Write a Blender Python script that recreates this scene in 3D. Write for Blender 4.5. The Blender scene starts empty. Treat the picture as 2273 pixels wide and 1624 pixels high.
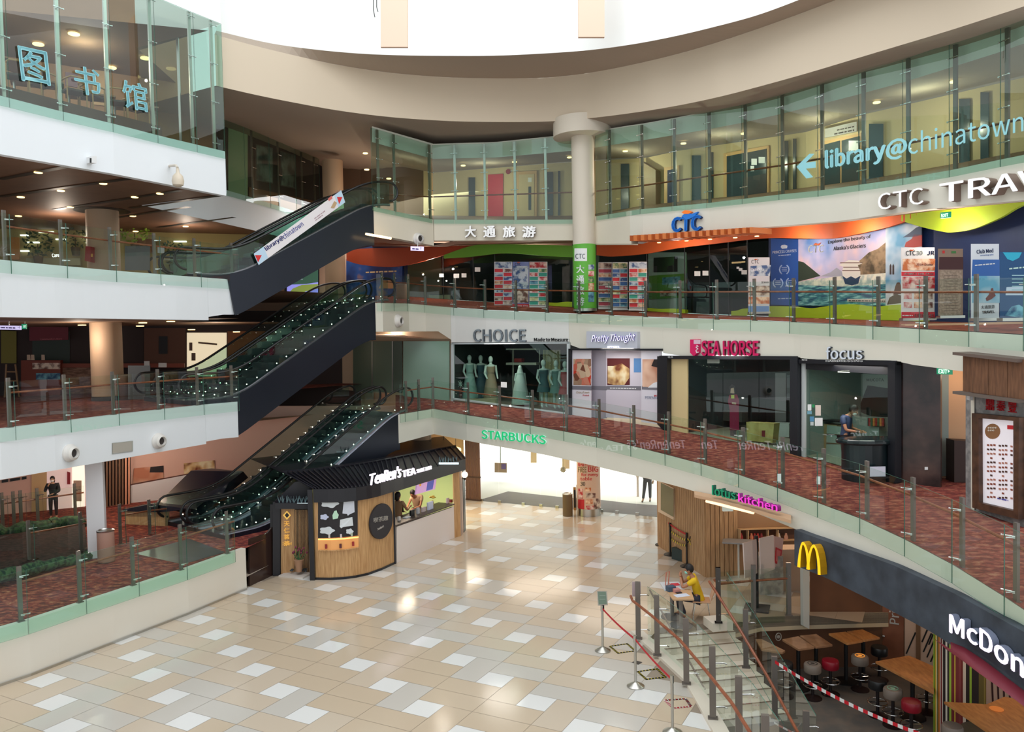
import bpy, bmesh, math, random
from mathutils import Vector, Matrix
random.seed(7)
SC = bpy.context.scene
COL = SC.collection
# ---------------------------------------------------------------- camera
FX, CX, CY = 1780.0, 1136.5, 812.0
_n = Vector((-.0194, 1, .03506)).normalized()
_f = Vector((0, 0, -1))
_Y = (_f - _f.dot(_n)*_n).normalized()
_X = _Y.cross(_n)
MROT = Matrix((_X, _Y, _n))
CAM = Vector((0, 0, 6.8))
cd = bpy.data.cameras.new('camera'); cam = bpy.data.objects.new('camera', cd); COL.objects.link(cam)
cd.sensor_width = 36; cd.lens = 36*FX/2273; cd.clip_start = .05; cd.clip_end = 400
cam.matrix_world = Matrix.Translation(CAM) @ MROT.to_4x4()
SC.camera = cam
# ---------------------------------------------------------------- world, light, exposure
wd = bpy.data.worlds.new('sky'); SC.world = wd; wd.use_nodes = True
bg = wd.node_tree.nodes['Background']; bg.inputs[0].default_value = (.93, .975, 1, 1); bg.inputs[1].default_value = 1.15
SC.view_settings.view_transform = 'Standard'; SC.view_settings.look = 'None'
SC.view_settings.gamma = 1; SC.view_settings.exposure = -0.12; SC.view_settings.use_curve_mapping = False
SC.cycles.transparent_max_bounces = 32; SC.cycles.max_bounces = 7; SC.cycles.diffuse_bounces = 4
SC.cycles.glossy_bounces = 3; SC.cycles.caustics_reflective = False; SC.cycles.caustics_refractive = False
SC.cycles.sample_clamp_indirect = 4
def area(name, loc, rot, sx, sy, power, col=(1, 1, 1)):
    l = bpy.data.lights.new(name, 'AREA'); l.shape = 'RECTANGLE'; l.size = sx; l.size_y = sy; l.energy = power; l.color = col
    o = bpy.data.objects.new(name, l); COL.objects.link(o); o.location = loc; o.rotation_euler = rot
    return o
def point(name, loc, power, col=(1, .8, .6), r=0):
    l = bpy.data.lights.new(name, 'AREA' if r > 1 else 'POINT'); l.energy = power; l.color = col
    if r > 1: l.shape = 'DISK'; l.size = r
    else: l.shadow_soft_size = .04
    o = bpy.data.objects.new(name, l); COL.objects.link(o); o.location = loc; return o
area('skylight', (0, 15, 21), (0, 0, 0), 15, 15, 1500, (.95, .98, 1))
# ---------------------------------------------------------------- helpers
def ray(px, py):
    d = MROT @ Vector(((px-CX)/FX, (CY-py)/FX, -1)); return d/d.y
def W(px, py, D): return CAM + ray(px, py)*D
def Z(px, py, z): d = ray(px, py); return CAM + d*((z-CAM.z)/d.z)
def PL(px, py, pl): d = ray(px, py); return CAM + d*((pl[0]-16.2*pl[1]-CAM.z)/(d.z-pl[1]))
def zat(pl, P): return pl[0]+pl[1]*(P.y-16.2)
R2, R3, R4, CE4 = (3.25, .075), (6.8, .082), (10.1, .08), (12.85, .08)
def terp(tab, x, k):
    if x <= tab[0][0]: a, b = tab[0], tab[1]
    elif x >= tab[-1][0]: a, b = tab[-2], tab[-1]
    else:
        for a, b in zip(tab, tab[1:]):
            if a[0] <= x <= b[0]: break
    t = (x-a[0])/(b[0]-a[0]); return a[k]+(b[k]-a[k])*t
class Cv:
    """vertical wall line seen from the viewer: table of (px, y of its foot, distance)"""
    def __init__(s, tab): s.t = tab
    def y(s, x): return terp(s.t, x, 1)
    def D(s, x): return terp(s.t, x, 2)
    def P(s, x, y=None, off=0):
        p = W(x, s.y(x) if y is None else y, s.D(x)-off); return p
    def nrm(s, x):
        a = s.P(x-4); b = s.P(x+4); t = (b-a); t.z = 0; t.normalize(); return Vector((t.y, -t.x, 0))
    def xs(s, a, b, n=None):
        r = [a]+[t[0] for t in s.t if a < t[0] < b]+[b]
        if n:
            q = []
            for u, v in zip(r, r[1:]):
                m = max(1, int(math.ceil((v-u)/n))); q += [u+(v-u)*i/m for i in range(m)]
            r = q+[b]
        return r
def mkmesh(name, vs, fs, m=None, parent=None, smooth=False):
    me = bpy.data.meshes.new(name); me.from_pydata([tuple(v) for v in vs], [], fs); me.update()
    o = bpy.data.objects.new(name, me); COL.objects.link(o)
    if m is not None:
        for q in (m if isinstance(m, (list, tuple)) else [m]): me.materials.append(q)
    if parent is not None: o.parent = parent; o.matrix_parent_inverse = parent.matrix_world.inverted()
    if smooth:
        for p in me.polygons: p.use_smooth = True
    return o
def tag(o, label=None, cat=None, group=None, kind=None):
    if label: o['label'] = label
    if cat: o['category'] = cat
    if group: o['group'] = group
    if kind: o['kind'] = kind
    return o
def empty(name, loc, label, cat, group=None, rz=0):
    o = bpy.data.objects.new(name, None); COL.objects.link(o); o.empty_display_size = .1
    o.matrix_world = Matrix.Translation(Vector(loc)) @ Matrix.Rotation(rz, 4, 'Z')
    return tag(o, label, cat, group)
def struct(name, vs, fs, m, smooth=False):
    o = mkmesh(name, vs, fs, m, None, smooth); o['kind'] = 'structure'; return o
class MB:
    """collects shapes into one mesh"""
    def __init__(s): s.v = []; s.f = []; s.mi = []
    def add(s, vs, fs, mi=0):
        k = len(s.v); s.v += [Vector(v) for v in vs]; s.f += [tuple(i+k for i in f) for f in fs]; s.mi += [mi]*len(fs); return s
    def box(s, c, sz, rz=0, mi=0, M=None):
        x, y, z = [q/2 for q in sz]; c = Vector(c)
        vs = [Vector((a*x, b*y, d*z)) for a in (-1, 1) for b in (-1, 1) for d in (-1, 1)]
        R = M if M is not None else Matrix.Rotation(rz, 3, 'Z')
        return s.add([R@v+c for v in vs], [(0, 1, 3, 2), (4, 6, 7, 5), (0, 4, 5, 1), (2, 3, 7, 6), (0, 2, 6, 4), (1, 5, 7, 3)], mi)
    def tube(s, pts, r, n=10, mi=0, cap=True, closed=False):
        pts = [Vector(p) for p in pts]; rs = r if isinstance(r, (list, tuple)) else [r]*len(pts); k = len(s.v); N = len(pts)
        up = None; rings = []
        for i, p in enumerate(pts):
            if closed: t = pts[(i+1) % N]-pts[i-1]
            else: t = pts[min(i+1, N-1)]-pts[max(i-1, 0)]
            t.normalize()
            if up is None:
                up = Vector((0, 0, 1)) if abs(t.z) < .9 else Vector((1, 0, 0))
            u = up-up.dot(t)*t
            if u.length < 1e-4: u = t.orthogonal()
            u.normalize(); w = t.cross(u); up = u
            for j in range(n):
                a = 2*math.pi*j/n; s.v.append(p+(u*math.cos(a)+w*math.sin(a))*rs[i])
        M = N if closed else N-1
        for i in range(M):
            for j in range(n):
                a = k+i*n+j; b = k+i*n+(j+1) % n; i2 = (i+1) % N; c = k+i2*n+(j+1) % n; d = k+i2*n+j
                s.f.append((a, b, c, d)); s.mi.append(mi)
        if cap and not closed:
            s.f.append(tuple(k+j for j in range(n))[::-1]); s.f.append(tuple(k+(N-1)*n+j for j in range(n))); s.mi += [mi, mi]
        return s
    def cyl(s, base, r, h, n=20, mi=0, r2=None):
        base = Vector(base); return s.tube([base, base+Vector((0, 0, h))], [r, r if r2 is None else r2], n, mi)
    def lathe(s, base, prof, n=24, mi=0, M=None):
        base = Vector(base); k = len(s.v)
        for r, z in prof:
            for j in range(n):
                a = 2*math.pi*j/n; v = Vector((r*math.cos(a), r*math.sin(a), z)); s.v.append(base+(M@v if M is not None else v))
        for i in range(len(prof)-1):
            for j in range(n):
                s.f.append((k+i*n+j, k+i*n+(j+1) % n, k+(i+1)*n+(j+1) % n, k+(i+1)*n+j)); s.mi.append(mi)
        s.f.append(tuple(k+j for j in range(n))[::-1]); s.f.append(tuple(k+(len(prof)-1)*n+j for j in range(n))); s.mi += [mi, mi]
        return s
    def prism(s, pts, dv, mi=0):
        """closed polygon extruded by vector dv"""
        n = len(pts); pts = [Vector(p) for p in pts]; dv = Vector(dv)
        return s.add(pts+[p+dv for p in pts], [tuple(range(n))[::-1], tuple(range(n, 2*n))]+[(i, (i+1) % n, n+(i+1) % n, n+i) for i in range(n)], mi)
    def ball(s, c, r, n=12, mi=0, sc=(1, 1, 1), M=None):
        c = Vector(c); k = len(s.v); m = n//2
        for i in range(m+1):
            th = math.pi*i/m
            for j in range(n):
                a = 2*math.pi*j/n
                v = Vector((r*math.sin(th)*math.cos(a)*sc[0], r*math.sin(th)*math.sin(a)*sc[1], r*math.cos(th)*sc[2])); s.v.append(c+(M@v if M is not None else v))
        for i in range(m):
            for j in range(n):
                s.f.append((k+i*n+j, k+i*n+(j+1) % n, k+(i+1)*n+(j+1) % n, k+(i+1)*n+j)); s.mi.append(mi)
        return s
    def build(s, name, m, parent=None, smooth=False, bevel=0):
        o = mkmesh(name, s.v, s.f, m, parent, smooth)
        for p, i in zip(o.data.polygons, s.mi): p.material_index = i
        bm = bmesh.new(); bm.from_mesh(o.data); bmesh.ops.recalc_face_normals(bm, faces=bm.faces); bm.to_mesh(o.data); bm.free()
        if bevel:
            b = o.modifiers.new('b', 'BEVEL'); b.width = bevel; b.segments = 2; b.limit_method = 'ANGLE'
        if smooth:
            o.data.set_sharp_from_angle(angle=math.radians(40))
        return o
def copy_tree(o, parent=None):
    c = o.copy(); COL.objects.link(c)
    if parent is not None: c.parent = parent; c.matrix_parent_inverse = o.matrix_parent_inverse.copy()
    for ch in list(o.children): copy_tree(ch, c)
    return c
def loft(name, A, B, m, th=0.0, st=True):
    """surface between two point rows; th gives it thickness downwards"""
    n = len(A); vs = list(A)+list(B); fs = [(i, i+1, n+i+1, n+i) for i in range(n-1)]
    if th:
        d = Vector((0, 0, -th)) if not isinstance(th, Vector) else th
        vs += [v+d for v in vs]; k = 2*n
        fs += [(k+i, k+n+i, k+n+i+1, k+i+1) for i in range(n-1)]
        rim = [(i, i+1) for i in range(n-1)]+[(n-1, 2*n-1)]+[(n+i+1, n+i) for i in range(n-2, -1, -1)]+[(n, 0)]
        fs += [(b, a, a+k, b+k) for a, b in rim]
    return struct(name, vs, fs, m) if st else mkmesh(name, vs, fs, m)
# ---------------------------------------------------------------- materials
def lin(c):
    return tuple(((x/255+.055)/1.055)**2.4 if x > 10 else x/255/12.92 for x in c[:3])+(1,)
_M = {}
def mat(name, rgb, rough=.6, metal=0, emit=0, spec=.5, bump=None, noise=None, ecol=None, coat=0):
    """rgb in 0..255 display values; noise=(scale, amount)"""
    if name in _M: return _M[name]
    m = bpy.data.materials.new(name); m.use_nodes = True; nt = m.node_tree; b = nt.nodes['Principled BSDF']
    c = lin(rgb); b.inputs['Base Color'].default_value = c; b.inputs['Roughness'].default_value = rough; b.inputs['Metallic'].default_value = metal
    b.inputs['Specular IOR Level'].default_value = spec; b.inputs['Coat Weight'].default_value = coat
    if emit: b.inputs['Emission Color'].default_value = lin(ecol or rgb); b.inputs['Emission Strength'].default_value = emit
    if noise:
        tc = nt.nodes.new('ShaderNodeTexCoord'); nz = nt.nodes.new('ShaderNodeTexNoise'); nz.inputs['Scale'].default_value = noise[0]; nz.inputs['Detail'].default_value = 4
        mx = nt.nodes.new('ShaderNodeMix'); mx.data_type = 'RGBA'
        k = noise[1]; mx.inputs[6].default_value = tuple(max(0, v*(1-k)) for v in c[:3])+(1,); mx.inputs[7].default_value = tuple(min(1, v*(1+k)) for v in c[:3])+(1,)
        nt.links.new(tc.outputs['Object'], nz.inputs['Vector']); nt.links.new(nz.outputs[0], mx.inputs[0]); nt.links.new(mx.outputs[2], b.inputs['Base Color'])
    _M[name] = m; return m
def ramp_mat(name, kind, scale, stops, rough=.5, vec=(1, 1, 1), rot=(0, 0, 0), detail=2, coat=0, interp='LINEAR', dist=0.0, bump=0):
    """procedural texture through a colour ramp: kind NOISE, WAVE, VORONOI"""
    if name in _M: return _M[name]
    m = bpy.data.materials.new(name); m.use_nodes = True; nt = m.node_tree; b = nt.nodes['Principled BSDF']
    tc = nt.nodes.new('ShaderNodeTexCoord'); mp = nt.nodes.new('ShaderNodeMapping'); mp.inputs['Scale'].default_value = vec; mp.inputs['Rotation'].default_value = rot
    nt.links.new(tc.outputs['Object'], mp.inputs['Vector'])
    if kind == 'NOISE': t = nt.nodes.new('ShaderNodeTexNoise'); t.inputs['Detail'].default_value = detail; out = t.outputs[0]; t.inputs['Distortion'].default_value = dist
    elif kind == 'WAVE': t = nt.nodes.new('ShaderNodeTexWave'); t.inputs['Distortion'].default_value = dist; out = t.outputs['Fac' if 'Fac' in t.outputs else 1]; t.inputs['Detail'].default_value = detail
    else: t = nt.nodes.new('ShaderNodeTexVoronoi'); out = t.outputs['Color']
    t.inputs['Scale'].default_value = scale
    nt.links.new(mp.outputs[0], t.inputs['Vector'])
    r = nt.nodes.new('ShaderNodeValToRGB'); r.color_ramp.interpolation = interp
    while len(r.color_ramp.elements) < len(stops): r.color_ramp.elements.new(.5)
    for e, (p, c) in zip(r.color_ramp.elements, stops): e.position = p; e.color = lin(c)
    nt.links.new(out, r.inputs[0]); nt.links.new(r.outputs[0], b.inputs['Base Color']); b.inputs['Roughness'].default_value = rough; b.inputs['Coat Weight'].default_value = coat
    if bump:
        bp = nt.nodes.new('ShaderNodeBump'); bp.inputs['Strength'].default_value = bump; bp.inputs['Distance'].default_value = .01
        nt.links.new(out, bp.inputs['Height']); nt.links.new(bp.outputs[0], b.inputs['Normal'])
    _M[name] = m; return m
def glass(name, tint, refl=1.0, rough=0.0):
    if name in _M: return _M[name]
    m = bpy.data.materials.new(name); m.use_nodes = True; nt = m.node_tree
    for nd in list(nt.nodes): nt.nodes.remove(nd)
    o = nt.nodes.new('ShaderNodeOutputMaterial'); t = nt.nodes.new('ShaderNodeBsdfTransparent'); g = nt.nodes.new('ShaderNodeBsdfGlossy'); mx = nt.nodes.new('ShaderNodeMixShader')
    fr = nt.nodes.new('ShaderNodeFresnel'); fr.inputs['IOR'].default_value = 1.5
    mu = nt.nodes.new('ShaderNodeMath'); mu.operation = 'MULTIPLY'; mu.inputs[1].default_value = refl; mu.use_clamp = True
    t.inputs[0].default_value = lin(tint); g.inputs['Roughness'].default_value = rough; g.inputs[0].default_value = (1, 1, 1, 1)
    ge = nt.nodes.new('ShaderNodeNewGeometry'); iv = nt.nodes.new('ShaderNodeMath'); iv.operation = 'SUBTRACT'; iv.inputs[0].default_value = 1; m2 = nt.nodes.new('ShaderNodeMath'); m2.operation = 'MULTIPLY'
    nt.links.new(ge.outputs['Backfacing'], iv.inputs[1]); nt.links.new(mu.outputs[0], m2.inputs[0]); nt.links.new(iv.outputs[0], m2.inputs[1])
    nt.links.new(fr.outputs[0], mu.inputs[0]); nt.links.new(m2.outputs[0], mx.inputs[0]); nt.links.new(t.outputs[0], mx.inputs[1]); nt.links.new(g.outputs[0], mx.inputs[2]); nt.links.new(mx.outputs[0], o.inputs[0])
    _M[name] = m; return m
WHITE = mat('white_plaster', (232, 232, 228), .85, noise=(1.5, .03))
CREAM = mat('cream_plaster', (222, 214, 196), .85, noise=(1.2, .03))
SOFFIT = mat('taupe_soffit', (176, 160, 144), .9)
BROWNC = ramp_mat('brown_ceiling', 'NOISE', 3, [(0, (104, 74, 58)), (1, (124, 92, 72))], .6)
STEEL = mat('brushed_steel', (190, 188, 182), .28, 1)
CHROME = mat('chrome', (225, 225, 225), .12, 1)
POSTM = mat('grey_steel_post', (122, 114, 108), .42, .55)
WOODR = ramp_mat('handrail_wood', 'NOISE', 6, [(.3, (122, 62, 38)), (.7, (158, 90, 60))], .4)
BLACK = mat('black', (16, 17, 20), .45)
DARK = mat('charcoal', (38, 38, 42), .5)
SKIRT = mat('escalator_cladding', (26, 31, 44), .28, .3, noise=(1.0, .15))
GREENGL = glass('railing_glass', (246, 252, 249), 1.2); MINTGL = glass('mint_glass', (238, 253, 248), 1.2)
WALLGL = glass('wall_glass', (230, 243, 238), 1.5)
SHOPGL = glass('shop_glass', (228, 240, 236), 1.5)
EDGEGL = mat('glass_edge', (70, 120, 104), .2)
CARPET = ramp_mat('red_carpet', 'NOISE', 5.5, [(.36, (88, 30, 30)), (.46, (126, 44, 38)), (.55, (150, 78, 58)), (.66, (176, 116, 84))], .95, vec=(1, 1.9, 1), detail=3, interp='CONSTANT', dist=.6)
CARPETD = ramp_mat('dark_red_carpet', 'NOISE', 5, [(.36, (104, 38, 32)), (.46, (132, 56, 46)), (.55, (148, 80, 62)), (.64, (164, 108, 84))], .95, vec=(1, 1.8, 1), detail=3, interp='CONSTANT', dist=.6)
WOODL = ramp_mat('oak_panel', 'NOISE', 5, [(.25, (178, 142, 100)), (.75, (206, 172, 128))], .55, vec=(6, 6, .5))
WOODO = ramp_mat('orange_oak', 'NOISE', 4, [(.25, (176, 112, 60)), (.75, (212, 148, 88))], .45, vec=(4, 1, 1))
WARM = mat('warm_lamp', (255, 214, 150), .5, emit=6)
WARML = mat('lamp_disc', (255, 220, 150), .5, emit=3)
COOLL = mat('cool_lamp', (240, 246, 255), .5, emit=2.5)
PAPER = mat('white_paper', (236, 238, 238), .7)
def emi(name, rgb, s=1.0): return mat(name, rgb, .6, emit=s)
def M1(rgb, rough=.6, metal=0, emit=0): return mat('c_%d_%d_%d_%d_%d_%d' % (rgb[0], rgb[1], rgb[2], int(rough*10), int(metal*10), int(emit*10)), rgb, rough, metal, emit)
# ---------------------------------------------------------------- text
try: SANS = bpy.data.fonts.load(bpy.utils.resource_path('LOCAL')+'/datafiles/fonts/Noto Sans CJK Regular.woff2')
except Exception: SANS = None
def text_mesh(body, depth=.02, bold=0.0, shear=0.0, space=1.0, res=3):
    c = bpy.data.curves.new('lettering', 'FONT'); c.body = body; c.font = SANS or c.font; c.extrude = depth/2; c.shear = shear; c.space_character = space; c.resolution_u = res
    o = bpy.data.objects.new('lettering', c); COL.objects.link(o); dg = bpy.context.evaluated_depsgraph_get(); dg.update()
    me = bpy.data.meshes.new_from_object(o.evaluated_get(dg)); bpy.data.objects.remove(o); bpy.data.curves.remove(c)
    if bold > .004:
        ys = [v.co.y for v in me.vertices]; b = bold*(max(ys)-min(ys))/.72; bm = bmesh.new(); bm.from_mesh(me); g = bm.verts[:]+bm.edges[:]+bm.faces[:]
        for dx, dy in ((b, 0), (-b, 0), (0, b*.7), (0, -b*.7)):
            r = bmesh.ops.duplicate(bm, geom=g)['geom']; bmesh.ops.translate(bm, vec=(dx, dy, 0), verts=[x for x in r if isinstance(x, bmesh.types.BMVert)])
        bm.to_mesh(me); bm.free()
    return me
def text_on(body, O, X, Zv, m, w, h, depth=.02, bold=0.0, shear=0.0, space=1.0, parent=None, name='lettering', side=None):
    """lettering whose box starts at O, spans X*w and Zv*h, and stands out along X x Zv by depth; w or h may be None"""
    me = text_mesh(body, 1.0, bold, shear, space)
    xs = [v.co.x for v in me.vertices]; ys = [v.co.y for v in me.vertices]; x0, x1, y0, y1 = min(xs), max(xs), min(ys), max(ys)
    sy = (h/(y1-y0)) if h else w/(x1-x0); sx = (w/(x1-x0)) if w else sy
    N = X.cross(Zv).normalized()
    for v in me.vertices:
        c = v.co.copy(); v.co = O+X*((c.x-x0)*sx)+Zv*((c.y-y0)*sy)+N*((c.z+.5)*depth)
    me.materials.clear(); me.materials.append(m)
    if side:
        me.materials.append(side)
        me.update()
        for p in me.polygons: p.material_index = 0 if p.normal.dot(N) > .5 else 1
    o = bpy.data.objects.new(name, me); COL.objects.link(o)
    if parent is not None: o.parent = parent; o.matrix_parent_inverse = parent.matrix_world.inverted()
    return o
class Wall:
    """flat upright wall through two points; pixel positions of the photograph land on it"""
    def __init__(s, a, b):
        s.a = Vector(a); s.b = Vector(b); t = s.b-s.a; t.z = 0; s.X = t.normalized(); s.N = Vector((s.X.y, -s.X.x, 0)); s.Zv = Vector((0, 0, 1))
        if s.N.dot(CAM-s.a) < 0: s.N = -s.N; s.X = -s.X
    def at(s, px, py, off=0.0):
        d = ray(px, py); q = s.a+s.N*off; t = (q-CAM).dot(s.N)/d.dot(s.N); return CAM+d*t
    def quad(s, pts, off=0.0): return [s.at(x, y, off) for x, y in pts]
    def slab(s, mb, pts, off=0.0, th=.02, mi=0): return mb.prism(s.quad(pts, off), s.N*th, mi)
    def plate(s, name, pts, m, off=0.0, th=.02, parent=None): return s.slab(MB(), pts, off, th).build(name, m, parent)
    def text(s, body, x0, y0, x1, y1, m, off=.01, depth=.02, bold=0, parent=None, shear=0, name='lettering', side=None, space=1.0, h=True, tilt=True):
        """box: foot of the first letter (x0,y0) to head of the last letter at (x1,y1); y at the far foot is read from y1's height"""
        a = s.at(x0, y0, off); b = s.at(x1, y1, off)
        w = (b-a).dot(s.X); hh = b.z-a.z
        return text_on(body, a, s.X, s.Zv, m, w, hh if h else None, depth, bold, shear, space, parent, name, side)
    def text4(s, body, p0, p1, hpx, m, off=.01, depth=.02, bold=0, parent=None, shear=0, name='lettering', side=None, space=1.0):
        """baseline from pixel p0 to pixel p1 (may slope), height hpx pixels at p0"""
        a = s.at(p0[0], p0[1], off); b = s.at(p1[0], p1[1], off); t = s.at(p0[0], p0[1]-hpx, off)
        X = (b-a); w = X.length; X.normalize(); Zv = s.N.cross(X).normalized()
        return text_on(body, a, X, Zv, m, w, (t-a).length, depth, bold, shear, space, parent, name, side)
    def words(s, p0, p1, hpx, m, off=.01, depth=.02, bold=0, parent=None, shear=0, name='print_line', side=None):
        """a line of print too small to read, as word-long dashes"""
        mb = MB(); L = p1[0]-p0[0]; x = 0; i = 0
        while x < L-.3:
            w = min(L-x, hpx*(1.4, 2.2, 1.0, 1.8)[i % 4]); f = lambda t: p0[1]+(p1[1]-p0[1])*t/L; h = hpx*.6
            s.slab(mb, [(p0[0]+x, f(x)), (p0[0]+x+w, f(x+w)), (p0[0]+x+w, f(x+w)-h), (p0[0]+x, f(x)-h)], off, depth); x += w+hpx*.45; i += 1
        return mb.build(name, m, parent)
# ================================================================ edge curves of the levels
E2 = Cv([(x, y, PL(x, y, R2).y) for x, y in [(878, 921), (962, 907), (1035, 921), (1106, 932), (1177, 944), (1250, 957), (1324, 970.5), (1400, 989), (1476, 1008), (1556, 1029), (1640, 1053.6), (1726, 1083), (1815, 1116), (1909, 1150.6), (2008, 1197), (2116, 1254), (2230, 1325), (2360, 1412)]])
E3 = Cv([(833, 672, 29.3), (849, 672.5, 29.4), (907, 673.5, 31.3), (944, 677, 31.7), (1010, 683, 31), (1078, 688, 30.1), (1146, 691, 29.4), (1215, 694, 28.5), (1286, 697, 27.5), (1358, 700, 26.4), (1433, 703.5, 25.3), (1510, 706.5, 24.2), (1591, 709, 23), (1675, 711.5, 21.9), (1762, 715, 20.8), (1853, 719.5, 19.5), (1950, 725, 18.3), (2055, 731, 17.1), (2167, 737, 15.8), (2300, 745, 14.6)])
E4 = Cv([(826, 458, 28.1), (962, 487, 30), (1100, 488, 29.6), (1273, 487, 28.8), (1322, 480, 28.2), (1398, 468, 26.5), (1427, 464, 26), (1499, 457, 25), (1576, 450, 24.2), (1651, 441, 23.2), (1735, 431, 22), (1818, 423, 20.8), (1907, 410, 19.6), (2004, 396, 18.6), (2108, 378, 17.6), (2221, 354, 16.5), (2330, 332, 15.4)])
G4T = [(826, 286), (962, 325), (1100, 321), (1236, 307), (1273, 303), (1322, 296), (1398, 284), (1427, 280), (1499, 267), (1576, 252.5), (1651, 237), (1735, 216), (1818, 193), (1907, 168), (2004, 139), (2108, 104), (2221, 66), (2330, 24)]
# back walls of the galleries
K3 = Cv([(770, 655, 37), (900, 657, 35.6), (1000, 665, 34.6), (1100, 671, 33.6), (1200, 677, 32.4), (1300, 683, 31.2), (1400, 688, 30.2), (1500, 694, 29), (1600, 699, 27.7), (1712, 702.5, 26), (1850, 707, 23.5), (1980, 711, 21.6), (2100, 714, 20), (2300, 719, 18)])
K2 = Cv([(x, y, PL(x, y, R2).y) for x, y in [(700, 860), (800, 868), (880, 876), (1000, 889), (1130, 902), (1262, 918), (1475, 950), (1500, 955), (1660, 985), (1778, 1010), (2000, 1070), (2090, 1082)]])
def row(cv, xs, dz=0.0, y=None, off=0): return [cv.P(x, None if y is None else terp(y, x, 1), off)+Vector((0, 0, dz)) for x in xs]
def at_x(cv, x, tab, off=0): return W(x, terp(tab, x, 1), cv.D(x)-off)
# ================================================================ ground floor of tiles
TO, TP, TQ = Vector((-9.9375, 19.412, 0)), Vector((.2603, .4871, 0)), Vector((.52698, -.2718, 0))
def past_entrance(c): return c.x > -2.2 and c.y > 33.72-(c.x+1.84)*.5258
def tile_floor():
    cols = [mat('tile_white', (228, 227, 224), .1), mat('tile_grey', (200, 194, 185), .14), mat('tile_sand', (201, 182, 158), .14), mat('tile_pink', (204, 188, 168), .14), mat('tile_grout', (150, 136, 120), .6)]
    vs = []; fs = []; mi = []
    g = .006
    def put(a, b, la, lb, m):
        P = TO+TP*(a-.5)+TQ*(b-.5); c = P+TP*la/2+TQ*lb/2
        if not (-12 < c.x < 12 and 2 < c.y < 48): return
        if c.x < -7.3 and c.y > 22.6: return
        # the stair well that opens to the lower level
        if in_poly(c, WELL) or past_entrance(c): return
        k = len(vs)
        vs.extend([P+TP*g+TQ*g, P+TP*(la-g)+TQ*g, P+TP*(la-g)+TQ*(lb-g), P+TP*g+TQ*(lb-g)]); fs.append((k, k+3, k+2, k+1)); mi.append(m)
    for a in range(-50, 90):
        for b in range(-60, 70):
            k = (2*a+b) % 7
            j = (2*a+b)//7
            h = random.random()
            if k == 0: put(a, b, 1, 1, 0)
            elif k == 2: put(a, b, 1, 2, 1 if (b//2+a) % 2 else 2)
            elif k == 4: put(a, b, 1, 2, 2 if (b//2+a) % 2 else 3)
            elif k == 6: put(a, b, 2, 1, 3 if h < .5 else (2 if h < .8 else 1))
    o = struct('floor', vs, fs, cols)
    for p, i in zip(o.data.polygons, mi): p.material_index = i
    x0, x1, y0, y1 = -14, 14, 1, 50
    return o
def in_poly(p, poly):
    r = False; n = len(poly)
    for i in range(n):
        a, b = poly[i], poly[(i+1) % n]
        if (a[1] > p.y) != (b[1] > p.y) and p.x < (b[0]-a[0])*(p.y-a[1])/(b[1]-a[1])+a[0]: r = not r
    return r
# the well: outline on the ground read from the kerb of the stair and the restaurant edge
_w = [Z(x, y, 0) for x, y in [(1400, 1405), (1452, 1452), (1520, 1516), (1580, 1624), (1625, 1720)]]
WELLK = [(p.x, p.y) for p in _w]
_e = [Vector((2.96, 18.35, 0)), Vector((5.02, 18.77, 0)), Z(1629, 1383, 0), Z(1688, 1369, 0), Z(1793, 1364, 0)]
WELL = WELLK+[(4.2, 5), (18, 5), (18, 19.4)]+[(p.x, p.y) for p in _e[::-1]]
tile_floor()
def under_floor():
    # screed below the tiles, with the same opening
    o = [Vector((-13, 2, -.004)), Vector((WELL[4][0], 2, -.004))]+[Vector((x, y, -.004)) for x, y in WELLK[::-1]]+[Vector((p.x, p.y, -.004)) for p in _e]+[Vector((18, 19.4, -.004)), Vector((18, 23.3, -.004)), Vector((-2.2, 33.9, -.004)), Vector((-2.3, 40, -.004)), Vector((-13, 40, -.004))]
    mb = MB(); mb.prism(o, (0, 0, -.25)); ob = mb.build('floor_bed', mat('tile_grout', (150, 136, 120), .6)); tag(ob, kind='structure')
under_floor()
# ================================================================ right hand levels
def slab(cv, kc, xs, th, fl_m, under_m, name, dz_back=0):
    A = row(cv, xs); B = row(kc, xs)
    loft(name, A, B, fl_m)
    return A, B
# --- level 2
xs2 = E2.xs(878, 2360, 60)
A2 = row(E2, xs2, .015)
K2far = [K2.P(min(max(x, 700), 2090)) for x in xs2]
loft('floor_gallery', A2, [K2.P(x) for x in [min(x, 2090) for x in xs2]], CARPETD)
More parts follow.
